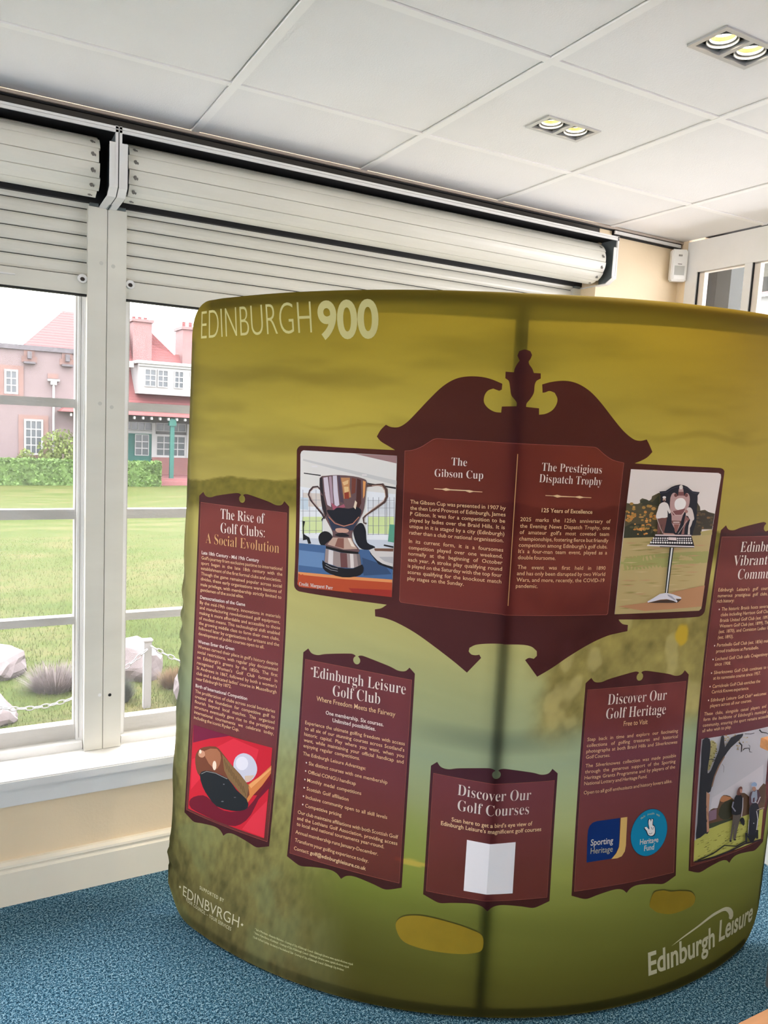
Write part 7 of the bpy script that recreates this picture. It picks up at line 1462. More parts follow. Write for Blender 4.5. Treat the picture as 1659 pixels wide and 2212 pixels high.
# porch outside the right hand glazing
pr = empty('porch', (4.0,1.5,0), label='grey timber porch outside the glazed wall, with dark eaves and posts', category='porch')
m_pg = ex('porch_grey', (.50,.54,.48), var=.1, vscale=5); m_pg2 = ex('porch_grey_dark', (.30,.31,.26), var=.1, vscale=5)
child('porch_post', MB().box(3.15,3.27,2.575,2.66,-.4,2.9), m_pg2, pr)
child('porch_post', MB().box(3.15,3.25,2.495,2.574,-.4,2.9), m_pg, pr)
child('eaves_beam', MB().box(3.9,4.05,-3,4.2,2.56,2.66), ex('beam_white', (1.3,1.3,1.1)), pr)
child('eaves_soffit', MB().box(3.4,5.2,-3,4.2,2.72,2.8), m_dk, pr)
child('porch_deck', MB().box(3.1,6,-4,4.4,-.45,-.35), ex('deck', (.7,.7,.68)), pr)
nb = empty('neighbour_house', (14,12,-.8), label='far pale house with pink roof seen through the glazing at the right', category='building')
child('wall', MB().box(14,20,2,18,-1,4.5), m_wp, nb)
child('roof', MB().add([(13.8,1.6,4.5),(13.8,18.4,4.5),(17,18.4,6.4),(17,1.6,6.4)],[(0,1,2,3)]), m_tile, nb)
# ---------------- curved tension-fabric display ----------------
LL, HW = 1.06, 1.088
SP = (1.85410549, 2.71495481, 1.32911675, 4.21936712, 1.93697504, 2.70157867, 1.3317761, 4.15716637, .75324408)
ZB0, ZT0 = .015, 1.95578
def Sbase(a, z):
    a = np.asarray(a, float); z = np.asarray(z, float); t = (z-ZB0)/(ZT0-ZB0)
    tb = SP[3]+a/SP[2]; tt = SP[7]+a*SP[8]
    bx = SP[0]+SP[2]*np.cos(tb); by = SP[1]+SP[2]*np.sin(tb); tx = SP[4]+SP[6]*np.cos(tt); ty = SP[5]+SP[6]*np.sin(tt)
    th = tb*(1-t)+tt*t; sag = np.where(a < 0, .08463, .07159)*4*t*(1-t)*np.abs(np.sin(np.pi*a/LL))
    return np.stack([bx*(1-t)+tx*t-sag*np.cos(th), by*(1-t)+ty*t-sag*np.sin(th), z+0*a], -1)
def Sn(a, z):
    h = 1e-3; da = Sbase(a+h, z)-Sbase(a-h, z); dz = Sbase(a, z+h)-Sbase(a, z-h)
    n = np.cross(da, dz); return n/np.linalg.norm(n, axis=-1, keepdims=True)
def wr_(a, z):   # slack wrinkles down the left end and in the lower left corner
    u = np.clip((-1.012-a)/.06, 0, 1)
    d = .0035*u*np.sin(z*38+9*np.sin(z*7)+a*60)*np.clip((1.5-z)*2, 0, 1)
    c = np.clip(1-np.hypot(a+1.085, z-.17)/.085, 0, 1); d += .006*c*np.sin((a+z*1.4)*90)
    c2 = np.clip(1-np.hypot(a+.93, z-1.95)/.05, 0, 1); d += .004*c2
    return d
def S(a, z, off=0.0): return Sbase(a, z)+Sn(a, z)*(np.asarray(off)+wr_(np.asarray(a, float), np.asarray(z, float)))[..., None]
disp = empty('curved_display_stand', (1.3, 1.55, 0), label='large curved olive-green fabric display wall printed with maroon panels, standing on the carpet', category='display')
def dchild(name, V, F, m, parent, smooth=False, **k):
    off = np.array([0.,0,0]); p = parent
    while p is not None: off += np.array(p.location); p = p.parent
    me = bpy.data.meshes.new(name); me.from_pydata([tuple(v) for v in np.asarray(V)-off], [], F)
    if smooth: me.shade_smooth()
    return obj(name, me, m, parent, **k)
# --- the printed landscape (with some light and shade mixed into its tones) as a vertex colour layer
def vnoise(x, y, seed):
    xi = np.floor(x).astype(int); yi = np.floor(y).astype(int); fx = x-xi; fy = y-yi; fx = fx*fx*(3-2*fx); fy = fy*fy*(3-2*fy)
    def h(i, j):
        n = (i*374761393+j*668265263+seed*974711) & 0x7fffffff; n = ((n ^ (n >> 13))*1274126177) & 0x7fffffff; return ((n ^ (n >> 16)) & 0xffff)/65535.
    return (h(xi,yi)*(1-fx)+h(xi+1,yi)*fx)*(1-fy)+(h(xi,yi+1)*(1-fx)+h(xi+1,yi+1)*fx)*fy
def fbm(x, y, s, o=4): return sum(vnoise(x*2**k, y*2**k, s+k)*.5**k for k in range(o))/(2-.5**(o-1))
def sm(e0, e1, x): t = np.clip((x-e0)/(e1-e0), 0, 1); return t*t*(3-2*t)
def L8(*c): return np.array(lin(c))
def print_col(a, z):
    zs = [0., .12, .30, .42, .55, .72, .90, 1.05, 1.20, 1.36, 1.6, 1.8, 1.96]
    cs = [(80,76,28),(90,90,34),(108,114,50),(130,138,70),(146,156,104),(140,156,126),(158,166,120),(168,166,108),(168,162,100),(164,154,84),(164,152,66),(160,144,50),(152,132,38)]  # lowest stops darkened to carry the shade near the floor
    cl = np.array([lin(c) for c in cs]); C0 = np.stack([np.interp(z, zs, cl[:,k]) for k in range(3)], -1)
    def blend(C0, m, c): return C0*(1-m[...,None])+np.asarray(c)*m[...,None]
    # light on the upper right put into the colour as a browner tint
    C0 = C0*(1+np.array([.10,-.04,-.25])*sm(-.1,.9,a)[...,None]*sm(.9,1.9,z)[...,None])
    # cloud streaks
    st = fbm(a*2.2+3, z*11, 11, 4); C0 = C0*(1-.22*sm(.5,.75,st)*sm(1.4,1.5,z))[...,None]*(1+.10*sm(.5,.25,st)*sm(1.4,1.5,z))[...,None]
    for (ca, cz, wa, wz) in ((-.70,1.735,.30,.018),(-.42,1.60,.22,.006),(-.25,1.62,.12,.02),(.55,1.62,.3,.012)):
        C0 = blend(C0, .33*np.clip(1-((a-ca)/wa)**2,0,1)*np.clip(1-((z-cz+.01*np.sin(a*20))/wz)**2,0,1), L8(120,106,36))
    # tree line
    top = 1.405+.035*fbm(a*9,a*0+1,5,4)+.03*sm(-1.0,-.6,a)*sm(.0,-.6,a)-.07*sm(.3,.8,a)
    base = top-.10-.03*fbm(a*4,a*0,9,2)
    tm = sm(0,.006,top-z)*sm(0,.05,z-base)
    tx = fbm(a*60,z*60,21,4)
    C0 = blend(C0, tm*.88, L8(104,98,36)); C0 = C0*(1+(tx-.5)[...,None]*.7*tm[...,None])
    C0 = blend(C0, .5*sm(0,.10,base+.06-z)*sm(.18,.0,base-z), L8(190,184,100))
    # fairway bands
    b1 = fbm(a*1.5+7, z*14+a*2, 31, 4); C0 = C0*(1+.25*(b1-.5)*sm(1.3,1.1,z))[...,None]
    C0 = blend(C0, .55*np.clip(1-((a-.02)/.30)**2,0,1)*np.clip(1-((z-.79)/.04)**2,0,1), L8(92,108,92))
    C0 = blend(C0, .45*sm(-.75,-.35,a)*sm(.1,-.3,a)*sm(.62,.5,z)*sm(.2,.4,z), L8(130,150,54))
    # woodland with bare branches, lower right under the board
    wd = sm(.02,.16,a+.25*(fbm(a*5,z*5,41,3)-.5))*sm(.74,.86,z+.12*(fbm(a*6+3,z*6,44,3)-.5))*sm(1.24,1.16,z)
    wt = fbm(a*26,z*26,47,5)
    C0 = blend(C0, .85*wd, L8(126,114,58)); C0 = C0*(1+(wt-.5)[...,None]*1.1*wd[...,None])
    wd2 = wd*sm(.62,.72,fbm(a*11+5,z*9,52,3)); C0 = blend(C0, .5*wd2, L8(176,166,110))
    ye = np.clip(1.2-np.hypot((a-.575)/.03,(z-1.065)/.035)+.7*(wt-.5),0,1); C0 = blend(C0, sm(.2,.5,ye), L8(176,150,44))
    # rough grass texture, lower left
    rg_ = sm(-.38,-.62,a+.2*(fbm(a*3,z*3,61,3)-.5))*sm(.78,.5,z); rt_ = fbm(a*70,z*36,63,4); ra_ = fbm(a*9,z*7,66,4)
    C0 = blend(C0, .75*rg_, L8(140,134,84)); C0 = C0*(1+((rt_-.5)*.9+(ra_-.5)*.7)[...,None]*rg_[...,None])
    C0 = blend(C0, .35*rg_*sm(.5,.7,ra_), L8(122,140,98))
    # textured right margin
    rm = sm(.60,.72,a)*sm(1.2,1.0,z)*sm(.35,.5,z); C0 = C0*(1+(fbm(a*22,z*16,71,4)-.5)[...,None]*.5*rm[...,None])
    C0 = blend(C0, .5*sm(.56,.7,a)*np.clip(1-((z-.74)/.10)**2,0,1), L8(112,134,106))
    # sand
    def ell(ca,cz,ra,rz,c,k): return blend(C0, k*sm(1.1,.9,np.hypot((a-ca)/ra,(z-cz)/rz)), c)
    C0 = ell(-.21,.418,.05,.008,L8(184,168,76),.9)
    return np.clip(C0, .003, 1)
na, nz = 440, 400
A1 = np.linspace(-HW, HW, na)
A1[np.argmin(abs(A1))] = 0
rad_t, rad_b = .085, .13
def zlim(a):
    aa = np.abs(a); u = np.clip(aa-(HW-rad_t), 0, rad_t); v = np.clip(aa-(HW-rad_b), 0, rad_b)
    return ZB0+rad_b-np.sqrt(rad_b**2-v**2), ZT0-.012-rad_t+np.sqrt(rad_t**2-u**2)
zb_, zt_ = zlim(A1)
T1 = np.linspace(0, 1, nz)
AA = np.repeat(A1[None], nz, 0); ZZ = zb_[None]+(zt_-zb_)[None]*T1[:,None]
V = S(AA, ZZ).reshape(-1,3)
idx = np.arange(na*nz).reshape(nz, na)
F = np.stack([idx[:-1,:-1],idx[:-1,1:],idx[1:,1:],idx[1:,:-1]],-1).reshape(-1,4)
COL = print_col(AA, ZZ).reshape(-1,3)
# rolled edge: boundary loop rounds back over the frame tube
loop = list(idx[0,:])+list(idx[1:,-1])+list(idx[-1,:-1][::-1])+list(idx[1:-1,0][::-1])
lp = V[loop]; la = AA.reshape(-1)[loop]; lz = ZZ.reshape(-1)[loop]; nn = Sn(la, lz)
tg = np.roll(lp,-1,0)-np.roll(lp,1,0); tg /= np.linalg.norm(tg,axis=1,keepdims=True); outw = np.cross(tg, nn); outw /= np.linalg.norm(outw,axis=1,keepdims=True)
rings = []; rr_ = .016
for k in range(1, 11):
    th = math.pi*k/10
    rings.append(lp+outw*rr_*math.sin(th)*.8-nn*rr_*(1-math.cos(th)))
nb_ = len(V); V = np.concatenate([V]+rings); n_l = len(loop)
lc = COL[loop]; COL = np.concatenate([COL]+[lc]*10)
Fl = F.tolist(); prev = loop
for k in range(10):
    cur = [nb_+k*n_l+i for i in range(n_l)]
    for i in range(n_l): j = (i+1) % n_l; Fl.append([prev[i],prev[j],cur[j],cur[i]][::-1])
    prev = cur
m_fab = bpy.data.materials.new('printed_stretch_fabric'); m_fab.use_nodes = True; nt = m_fab.node_tree; n = nt.nodes; l = nt.links
at = n.new('ShaderNodeVertexColor'); at.layer_name = 'print'; sc_ = n.new('ShaderNodeVectorMath'); sc_.operation = 'SCALE'; sc_.inputs['Scale'].default_value = FABK
l.new(at.outputs['Color'], sc_.inputs[0]); p = n['Principled BSDF']; p.inputs['Roughness'].default_value = .75; p.inputs['Specular IOR Level'].default_value = .25
l.new(sc_.outputs[0], p.inputs['Base Color'])
tcn = n.new('ShaderNodeTexCoord'); tx_ = n.new('ShaderNodeTexNoise'); tx_.inputs['Scale'].default_value = 420; tx_.inputs['Detail'].default_value = 2
l.new(tcn.outputs['Object'], tx_.inputs['Vector']); bp = n.new('ShaderNodeBump'); bp.inputs['Strength'].default_value = .12; bp.inputs['Distance'].default_value = .002
l.new(tx_.outputs['Fac'], bp.inputs['Height']); l.new(bp.outputs[0], p.inputs['Normal'])
trn = n.new('ShaderNodeBsdfTranslucent'); l.new(sc_.outputs[0], trn.inputs['Color']); mxs = n.new('ShaderNodeMixShader'); mxs.inputs[0].default_value = TRANSL
l.new(p.outputs[0], mxs.inputs[1]); l.new(trn.outputs[0], mxs.inputs[2]); l.new(mxs.outputs[0], n['Material Output'].inputs[0])
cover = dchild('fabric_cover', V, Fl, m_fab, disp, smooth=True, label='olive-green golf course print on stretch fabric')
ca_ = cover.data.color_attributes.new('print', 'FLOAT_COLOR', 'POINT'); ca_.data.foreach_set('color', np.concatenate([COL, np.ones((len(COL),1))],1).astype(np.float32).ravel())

# frame tubes behind the skin: hoops, end posts and the middle post
m_tube = mat('dark_frame_tube', (.04,.04,.045), .5, .3)
def ftube(name, pts, r): child(name, MB().tube([tuple(p) for p in pts], r, 8), m_tube, disp, smooth=True)
aa = np.linspace(-HW+.10, HW-.10, 40)
ftube('frame_hoop', Sbase(aa, ZT0-.024+0*aa)-Sn(aa, 1.9+0*aa)*.018, .012)
ftube('frame_hoop', Sbase(aa, ZB0+.022+0*aa)-Sn(aa, .1+0*aa)*.018, .012)
zz = np.linspace(.02, 1.93, 24)
def mid_n(zz): return (Sn(0*zz-.01, zz)+Sn(0*zz+.01, zz))/2
ftube('middle_post', Sbase(0*zz, zz)-mid_n(zz)*.019, .016)
zz = np.linspace(.14, 1.84, 20)
ftube('end_post', Sbase(0*zz-HW+.012, zz)-Sn(0*zz-HW+.012, zz)*.018, .012); ftube('end_post', Sbase(0*zz+HW-.012, zz)-Sn(0*zz+HW-.012, zz)*.018, .012)
# foot strip hidden under the hem
child('base_strip', MB().tube([tuple(p-np.array([0,0,.010])) for p in Sbase(aa, ZB0+0*aa)-Sn(aa, .05+0*aa)*.014], .0045, 6), m_black, disp)

# --- flat print laid on the skin
def tess(poly, da=.035, dz=.06, drop=None):
    bm = bmesh.new(); vs = []
    for p in poly:
        if vs and abs(vs[-1].co.x-p[0]) < 2e-5 and abs(vs[-1].co.y-p[1]) < 2e-5: continue
        vs.append(bm.verts.new((p[0], p[1], 0)))
    try: bm.faces.new(vs)
    except Exception: bm.free(); return np.zeros((0,2)), []
    bmesh.ops.triangulate(bm, faces=bm.faces[:], ngon_method='EAR_CLIP')
    xs = [p[0] for p in poly]; ys = [p[1] for p in poly]
    def cuts(lo, hi, d): return [k*d for k in range(math.ceil(lo/d), math.floor(hi/d)+1)]
    if max(xs)-min(xs) > da*.8:
        for c in cuts(min(xs), max(xs), da): bmesh.ops.bisect_plane(bm, geom=bm.verts[:]+bm.edges[:]+bm.faces[:], plane_co=(c,0,0), plane_no=(1,0,0), dist=1e-6)
    if max(ys)-min(ys) > dz*.8:
        for c in cuts(min(ys), max(ys), dz): bmesh.ops.bisect_plane(bm, geom=bm.verts[:]+bm.edges[:]+bm.faces[:], plane_co=(0,c,0), plane_no=(0,1,0), dist=1e-6)
    if drop:
        x0, x1, y0, y1 = drop
        for c, q in ((x0,(1,0,0)),(x1,(1,0,0)),(y0,(0,1,0)),(y1,(0,1,0))): bmesh.ops.bisect_plane(bm, geom=bm.verts[:]+bm.edges[:]+bm.faces[:], plane_co=(c,c,0), plane_no=q, dist=1e-7)
        kill = [f for f in bm.faces if x0 < f.calc_center_median().x < x1 and y0 < f.calc_center_median().y < y1]
        bmesh.ops.delete(bm, geom=kill, context='FACES')
    bm.verts.index_update(); P = np.array([(v.co.x, v.co.y) for v in bm.verts]); Fc = []
    for f in bm.faces:
        q = [v.index for v in f.verts]
        if f.normal.z < 0: q = q[::-1]
        Fc.append(q)
    bm.free(); return P, Fc
def decal(name, polys, m, off, parent, fine=False, drop=None, **k):
    """polys: list of (polygon, extra offset, material index)"""
    V, F, MI = [], [], []; o = 0
    for pl, eo, mi in polys:
        P, Fc = tess(pl, .0125, .025) if fine else tess(pl, drop=drop)
        if not len(P): continue
        V.append(S(P[:,0], P[:,1], off+eo)); F += [[i+o for i in f] for f in Fc]; MI += [mi]*len(Fc); o += len(P)
    ms = m if isinstance(m, list) else [m]
    ob = dchild(name, np.concatenate(V), F, ms[0], parent, **k)
    for x in ms[1:]: ob.data.materials.append(x)
    if len(ms) > 1: ob.data.polygons.foreach_set('material_index', MI)
    return ob
def smooth(poly, k=4, lim=42):
    P = np.array(poly, float); n_ = len(P); d = np.roll(P,-1,0)-P; L_ = np.hypot(d[:,0], d[:,1]); ang = np.arctan2(d[:,1], d[:,0])
    turn = np.abs((ang-np.roll(ang,1)+np.pi)%(2*np.pi)-np.pi); o = []
    for i in range(n_):
        j = (i+1)%n_; A, B = P[i], P[j]; t = d[i]
        ta = t if turn[i] > math.radians(lim) else (B-P[i-1])/(L_[i]+L_[i-1]+1e-9)*L_[i]
        tb = t if turn[j] > math.radians(lim) else (P[(j+1)%n_]-A)/(L_[i]+L_[j]+1e-9)*L_[i]
        kk = k if L_[i] > .006 and (turn[i] > .03 or turn[j] > .03) else 1
        for u in np.arange(kk)/kk: o.append(tuple((2*u**3-3*u**2+1)*A+(u**3-2*u**2+u)*ta+(3*u**2-2*u**3)*B+(u**3-u**2)*tb))
    return o
def ring(outer, hole, oi, hi_):
    """outer loop with a hole, joined by a slit between outer[oi] and hole[hi_]"""
    def area(q): return sum(q[i-1][0]*q[i][1]-q[i][0]*q[i-1][1] for i in range(len(q)))
    o_ = outer[oi:]+outer[:oi+1]; h_ = hole[hi_:]+hole[:hi_+1]
    if area(outer)*area(hole) > 0: h_ = h_[::-1]
    return o_+h_
def nearest(outer, p): return min(range(len(outer)), key=lambda i: (outer[i][0]-p[0])**2+(outer[i][1]-p[1])**2)
def pm(name, c, k=None, see=0.0, tint=(.5,.5,.5), **kw):
    """ink on thin fabric: part of the light comes through from the lit skin behind"""
    if 'print_'+name in MATS: return MATS['print_'+name]
    m = mat('print_'+name, tuple(v*(PRK if k is None else k) for v in lin(c)), .72, spec=.22, **kw)
    if see:
        nt = m.node_tree; n = nt.nodes; l = nt.links; t = n.new('ShaderNodeBsdfTransparent'); t.inputs[0].default_value = (*tint, 1)
        x = n.new('ShaderNodeMixShader'); x.inputs[0].default_value = see; l.new(n['Principled BSDF'].outputs[0], x.inputs[1]); l.new(t.outputs[0], x.inputs[2])
        l.new(x.outputs[0], n['Material Output'].inputs[0])
    return m
m_out = pm('maroon_edge', (84,38,46), see=SEE, tint=(.24,.08,.20), var=.22, vscale=2.2)
m_inn = pm('maroon_panel', (134,60,62), see=SEE, tint=(.50,.16,.36), var=.24, vscale=3.2)
m_line = pm('maroon_line', (142,76,72))
m_bout = pm('board_brown', (84,36,38), see=SEE, tint=(.22,.08,.20), var=.12, vscale=2.0)
m_binn = pm('board_maroon', (122,48,46), see=SEE, tint=(.48,.14,.28), var=.18, vscale=3.0)
m_wh = pm('white_ink', (252,248,242), see=.15, tint=(1,1,1)); m_cr = pm('cream_ink', (246,214,168), see=.15, tint=(1,1,1)); m_cb = pm('cream_bold_ink', (250,222,176), see=.15, tint=(1,1,1)); m_tan = pm('tan_ink', (216,172,120))
m_pale = pm('pale_ink', (214,206,140)); m_pgrey = pm('pale_grey_ink', (214,210,178)); m_fine = pm('fine_ink', (226,226,176))
def arc_(cx, cz, r, t0, t1, n=12): return [(cx+r*math.cos(math.radians(t0+(t1-t0)*i/n)), cz+r*math.sin(math.radians(t0+(t1-t0)*i/n))) for i in range(n+1)]
def spl(pts, k=5):
    P = np.array([pts[0]]+list(pts)+[pts[-1]], float); o = []
    for i in range(1, len(P)-2):
        for t in np.arange(k)/k:
            p0,p1,p2,p3 = P[i-1],P[i],P[i+1],P[i+2]; o.append(tuple(.5*(2*p1+(p2-p0)*t+(2*p0-5*p1+4*p2-p3)*t*t+(3*p1-p0-3*p2+p3)*t**3)))
    return o+[tuple(P[-2])]
def plaque(al, ar, zb, zt, label, inner=None):
    c = (al+ar)/2; w = ar-al+.018; l0 = al-.009
    right = spl([(c+.004,zt+.0385),(c+.012,zt+.042),(c+.03,zt+.041),(c+.28*w,zt+.028),(c+.36*w,zt+.020),(c+.42*w,zt+.022),(l0+w-.017,zt+.034)])
    half = right+[(l0+w,zt+.020)]
    bot = [(l0+w,zb-.012)]+spl([(l0+w-.03,zb-.023),(l0+.86*w,zb-.027),(l0+.76*w,zb-.020),(l0+.62*w,zb-.0135),(l0+.545*w,zb-.0175),(c,zb-.030)])
    circ_ = arc_(c, zt+.0265, .0115, 78, -90, 12)
    h1 = circ_[::-1][:-1]+half[0:]     # hole (right half), neck, top right
    R = h1+bot
    Lft = [(2*c-x, y) for x, y in R][::-1]
    out = Lft[1:-1]+R  # from bottom tip round the left, hole, then right
    rect = [(al-.0012,zb-.0012),(ar+.0012,zb-.0012),(ar+.0012,zt+.0012),(al-.0012,zt+.0012)]; fld = [(al,zb),(ar,zb),(ar,zt),(al,zt)]
    root = decal('printed_panel', [(out,0,0)], m_out, .0006, disp, drop=(al-.0012,ar+.0012,zb-.0012,zt+.0012), label=label)
    decal('panel_border', [(rect,0,0)], m_line, .0008, root, drop=(al,ar,zb,zt))
    decal('panel_field', [(fld,0,0)], m_inn, .0007, root)
    return root
PAN = {'p1': plaque(-1.005,-.676,.365,1.342,'tall maroon panel at the left with a club and ball picture'),
 'p2': plaque(-.592,-.242,.354,.922,'maroon panel with a long membership list, second from left'),
 'p3': plaque(-.162,.1735,.349,.677,'short maroon panel with a blank white sticker, on the centre line'),
 'p4': plaque(.2585,.608,.357,.924,'maroon panel with two round and square sponsor logos'),
 'p5': plaque(.678,1.030,.361,1.344,'tall maroon panel at the right with a golfers picture')}
bo = smooth(POLY['board']); bi = smooth(POLY['board_inner'])
cxm = sum(p[0] for p in bi)/len(bi); czm = (max(p[1] for p in bi)+min(p[1] for p in bi))/2
be = [(cxm+(x-cxm)*1.005, czm+(y-czm)*1.006) for x, y in bi]
hi0 = max(range(len(be)), key=lambda i: be[i][1]-abs(be[i][0])*.5)
PAN['bd'] = decal('printed_board', [(ring(bo, be, nearest(bo, be[hi0]), hi0),0,0)], m_bout, .0006, disp, label='large dark maroon scroll-topped honours board print')
decal('board_border', [(ring(be, bi, 0, 0),0,0)], m_line, .0008, PAN['bd'])
decal('board_field', [(bi,0,0)], m_binn, .0007, PAN['bd'])
decal('ornament', [(POLY['orn1'],0,0)], m_cb, .0018, PAN['bd']); decal('ornament', [(POLY['orn2'],0,0)], m_cb, .0018, PAN['bd']); decal('divider_line', [(POLY['div'],0,0)], m_tan, .0018, PAN['bd'])
m_sand = pm('sand', (184,156,38), FABK, var=.06, vscale=20); m_sandedge = pm('sand_lip', (92,88,26), FABK)
def cr2(pts, k=4):
    P = np.array(pts, float); n_ = len(P); o = []
    for i in range(n_):
        p0,p1,p2,p3 = P[i-1],P[i],P[(i+1)%n_],P[(i+2)%n_]
        for t in np.arange(k)/k: o.append(tuple(.5*(2*p1+(p2-p0)*t+(2*p0-5*p1+4*p2-p3)*t*t+(3*p1-p0-3*p2+p3)*t**3)))
    return o
for k in ('bunkL','bunkR'):
    pts = cr2(POLY[k]); decal('printed_bunker', [([(x, y+.004) for x, y in pts],0,1),(pts,.0003,0)], [m_sand, m_sandedge], .0004, disp)
decal('white_sticker', [(POLY['sticker'],0,0)], mat('sticker_paper', (.78,.77,.80), .5), .0022, PAN['p3'])
decal('swoosh_logo', [(smooth(POLY['swoosh']),0,0)], m_pgrey, .0008, disp)
decal('small_diamond', [(POLY['diam1'],0,0),(POLY['diam2'],0,0)], m_pgrey, .0008, disp)
m_blue = pm('navy_ink', (0,52,128)); m_yel = pm('pale_gold_ink', (250,208,124)); m_cy = pm('cyan_ink', (0,152,200)); m_dk2 = pm('logo_outline', (30,40,80))
decal('square_logo', [(POLY['blue'],0,0),(POLY['yellow'],0,1)], [m_blue, m_yel], .0018, PAN['p4'])
DC, DR = (.5070,.4910), .0675
decal('round_logo', [(arc_(DC[0],DC[1],DR+.0015,0,360,40)[:-1],0,1),(arc_(DC[0],DC[1],DR,0,360,40)[:-1],.0003,0)], [m_cy, m_dk2], .0018, PAN['p4'])
for a_, z_ in BULLETS: decal('bullet', [(arc_(a_,z_+.001,.0024,0,360,8)[:-1],0,0)], m_wh, .0018, PAN['p2' if a_ < 0 else 'p5'])
# pictures
def picture(key, name, parent, label, base=.0018):
    pal = {}; ms = []; pol = []
    for k, c, s in PICS[key]:
        if c not in pal: pal[c] = len(ms); ms.append(pm('picture_ink_%d_%d_%d' % c, c, PICK))
        pol.append(([(s[i]/1e4, s[i+1]/1e4) for i in range(0, len(s), 2)], k*.00003, pal[c]))
    return decal(name, pol, ms, base, parent, fine=True, label=label)
picture('cup', 'printed_photograph', PAN['bd'], 'photograph of a silver two-handled cup on a desk')
picture('trophy', 'printed_photograph', PAN['bd'], 'photograph of a trophy with golfer figures on a stand')
picture('club', 'printed_photograph', PAN['p1'], 'photograph of an old golf club and ball on red cloth')
picture('golfers', 'printed_photograph', PAN['p5'], 'photograph of two golfers under a tree')
picture('hand', 'hand_emblem', PAN['p4'], 'crossed fingers emblem', .0024)

# --- lettering
BOLDSERIF = {**{chr(65+i): chr(0x1D400+i) for i in range(26)}, **{chr(97+i): chr(0x1D41A+i) for i in range(26)}}
ST = {  # style: (em metres, material, serif, weight offset, res, letter spacing)
 'h1': (.046,m_wh,1,-.020,4), 'H1': (.046,m_tan,1,-.022,4), 'h2': (.047,m_wh,1,-.020,4), 'h3': (.044,m_wh,1,-.020,4), 'h4': (.045,m_wh,1,-.020,4),
 'h5': (.045,m_wh,1,-.020,4), 'h6': (.030,m_wh,1,-.020,4), 'h7': (.031,m_wh,1,-.020,4), 's6': (.0150,m_wh,1,.0,2),
 'w': (.0150,m_wh,0,.022,2), 'w2': (.0158,m_wh,0,.022,2), 'b': (.0146,m_cr,0,.006,2), 'b2': (.0148,m_cr,0,.008,2), 'B2': (.0150,m_cb,0,.022,2),
 'c': (.0200,m_cr,0,.008,3), 'B3': (.0160,m_cb,0,.025,3), 'b4': (.0144,m_cr,0,.006,2), 'c4': (.0200,m_cr,0,.008,3), 'b5': (.0146,m_cr,0,.006,2),
 'b6': (.0146,m_cr,0,.008,2), 'B7': (.0150,m_cb,0,.025,2), 'l1': (.0250,m_wh,0,.022,3), 'l2': (.0240,m_pgrey,0,.0,3), 'l3': (.0220,m_wh,0,.03,3),
 't1': (.124,m_pale,0,-.026,5), 't2': (.134,m_pale,0,.045,6), 't3': (.0150,m_pgrey,0,.012,3), 't4': (.046,m_pgrey,0,-.008,4), 't5': (.092,m_pgrey,0,.035,5), 'f': (.0086,m_fine,0,.0,1)}
TXT = list(TEXTS)
for wd, t0 in (('Made',128),('possible',101),('with',66)):
    n_ = {'Made':18,'possible':28,'with':16}[wd]; r_ = .0535
    p0 = (DC[0]+r_*math.cos(math.radians(t0)), DC[1]+r_*math.sin(math.radians(t0))); p1 = (DC[0]+r_*math.cos(math.radians(t0-n_)), DC[1]+r_*math.sin(math.radians(t0-n_)))
    TXT.append(('p4','f',wd,*p0,*p1))
jobs = []
for g_, st, t_, a0, z0, a1, z1 in TXT:
    em, m_, serif, wt, res = ST[st]
    cu = bpy.data.curves.new('lettering', 'FONT'); s_ = ''.join(BOLDSERIF.get(c, c) for c in t_) if serif else t_
    cu.body = s_; cu.size = 1.0; cu.resolution_u = res; cu.fill_mode = 'FRONT'; cu.offset = wt*.6
    if st in ('t3',): cu.space_character = 1.25
    ob = bpy.data.objects.new('lettering_tmp', cu); C.objects.link(ob); jobs.append((g_, st, t_, a0, z0, a1, z1, cu, ob))
def measure():
    bpy.context.view_layer.update(); dg = bpy.context.evaluated_depsgraph_get(); R = []
    for j in jobs:
        e_ = j[8].evaluated_get(dg); me = e_.to_mesh(); P = np.zeros(len(me.vertices)*3); me.vertices.foreach_get('co', P); P = P.reshape(-1,3)
        R.append((P[:,:2].copy(), [tuple(p.vertices) for p in me.polygons])); e_.to_mesh_clear()
    return R
R0 = measure()
by = {}
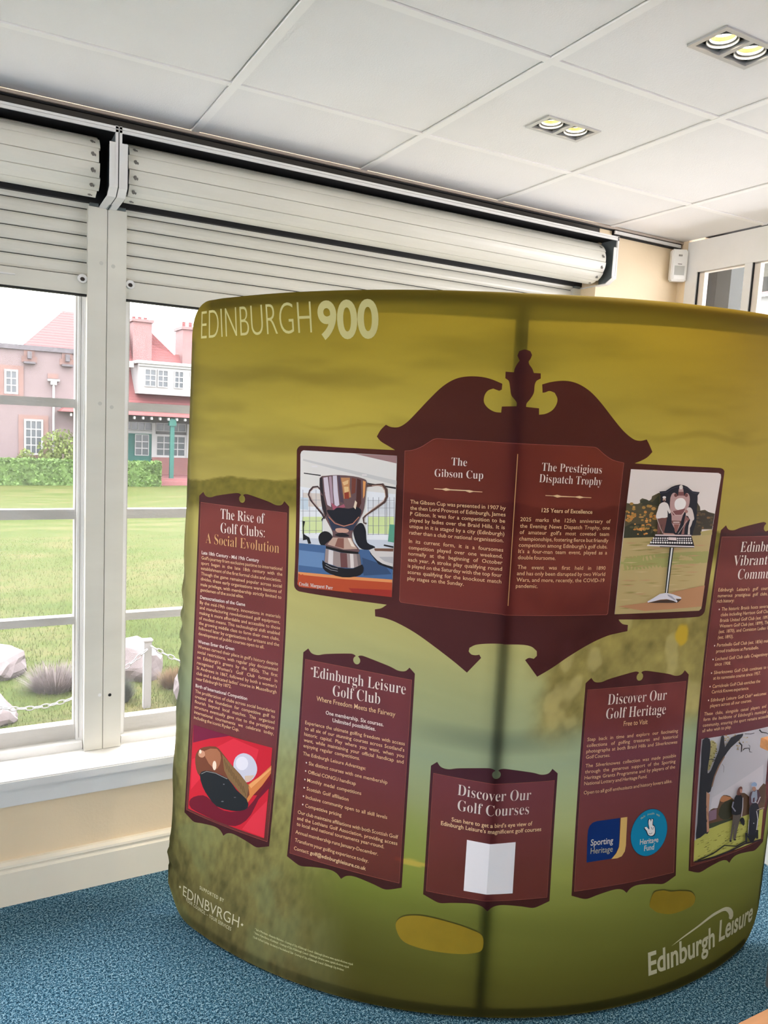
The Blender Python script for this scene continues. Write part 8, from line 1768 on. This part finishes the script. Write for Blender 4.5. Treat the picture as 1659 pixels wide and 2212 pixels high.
for j, (P, _) in zip(jobs, R0):
    L_ = math.hypot(j[5]-j[3], j[6]-j[4]); by.setdefault(j[1], []).append(L_/(P[:,0].max()-P[:,0].min()))
nat = {k: float(np.percentile(v, 35)) for k, v in by.items()}
for j, (P, _) in zip(jobs, R0):
    ns = j[2].count(' ')
    if j[1] in ('b','b2','b4','b5','b6') and ns:
        L_ = math.hypot(j[5]-j[3], j[6]-j[4]); W_ = P[:,0].max()-P[:,0].min(); k = 1+(L_/nat[j[1]]-W_)/(ns*.27)
        j[7].space_word = min(max(k, .6), 3.2)
R1 = measure()
acc = {}
for j, (P, Fc) in zip(jobs, R1):
    g_, st, t_, a0, z0, a1, z1, cu, ob = j; em = ST[st][0]
    x0, x1 = P[:,0].min(), P[:,0].max(); L_ = math.hypot(a1-a0, z1-z0); dx, dz = (a1-a0)/L_, (z1-z0)/L_
    u = (P[:,0]-x0)/(x1-x0)*L_; v = P[:,1]*em*(1 if g_ != 'x' else 1)
    if st == 't2': v = v*1.0-.004
    A_ = a0+dx*u-dz*v; Z_ = z0+dz*u+dx*v
    V3 = S(A_, Z_, .0060 if st == 's6' else .0029 if st == 'l3' else .0021 if st[0] != 't' and st != 'f' else (.0010 if g_ != 'p4' else .0028))
    blk_ = g_+('R' if a0 > 0 else 'L') if g_ == 'bd' else g_+st if st[0] in 'lt' else g_
    key = (g_, blk_, 'heading' if st[0] in 'hH' else {'t1':'title_lettering','t2':'title_numerals','t3':'small_lettering','t4':'logo_lettering','t5':'logo_lettering','f':'fine_print'}.get(st, 'lettering'), ST[st][1].name)
    a_ = acc.setdefault(key, ([], [], [0])); a_[1].extend([tuple(i+a_[2][0] for i in f) for f in Fc]); a_[0].append(V3); a_[2][0] += len(P)
for (g_, b_, nm, mn), (Vs, Fs, _) in acc.items():
    ob = dchild(nm, np.concatenate(Vs), Fs, bpy.data.materials[mn], PAN.get(g_, disp))
    if nm in ('lettering', 'fine_print', 'small_lettering'): ob['kind'] = 'stuff'
for j in jobs:
    bpy.data.objects.remove(j[8]); bpy.data.curves.remove(j[7])
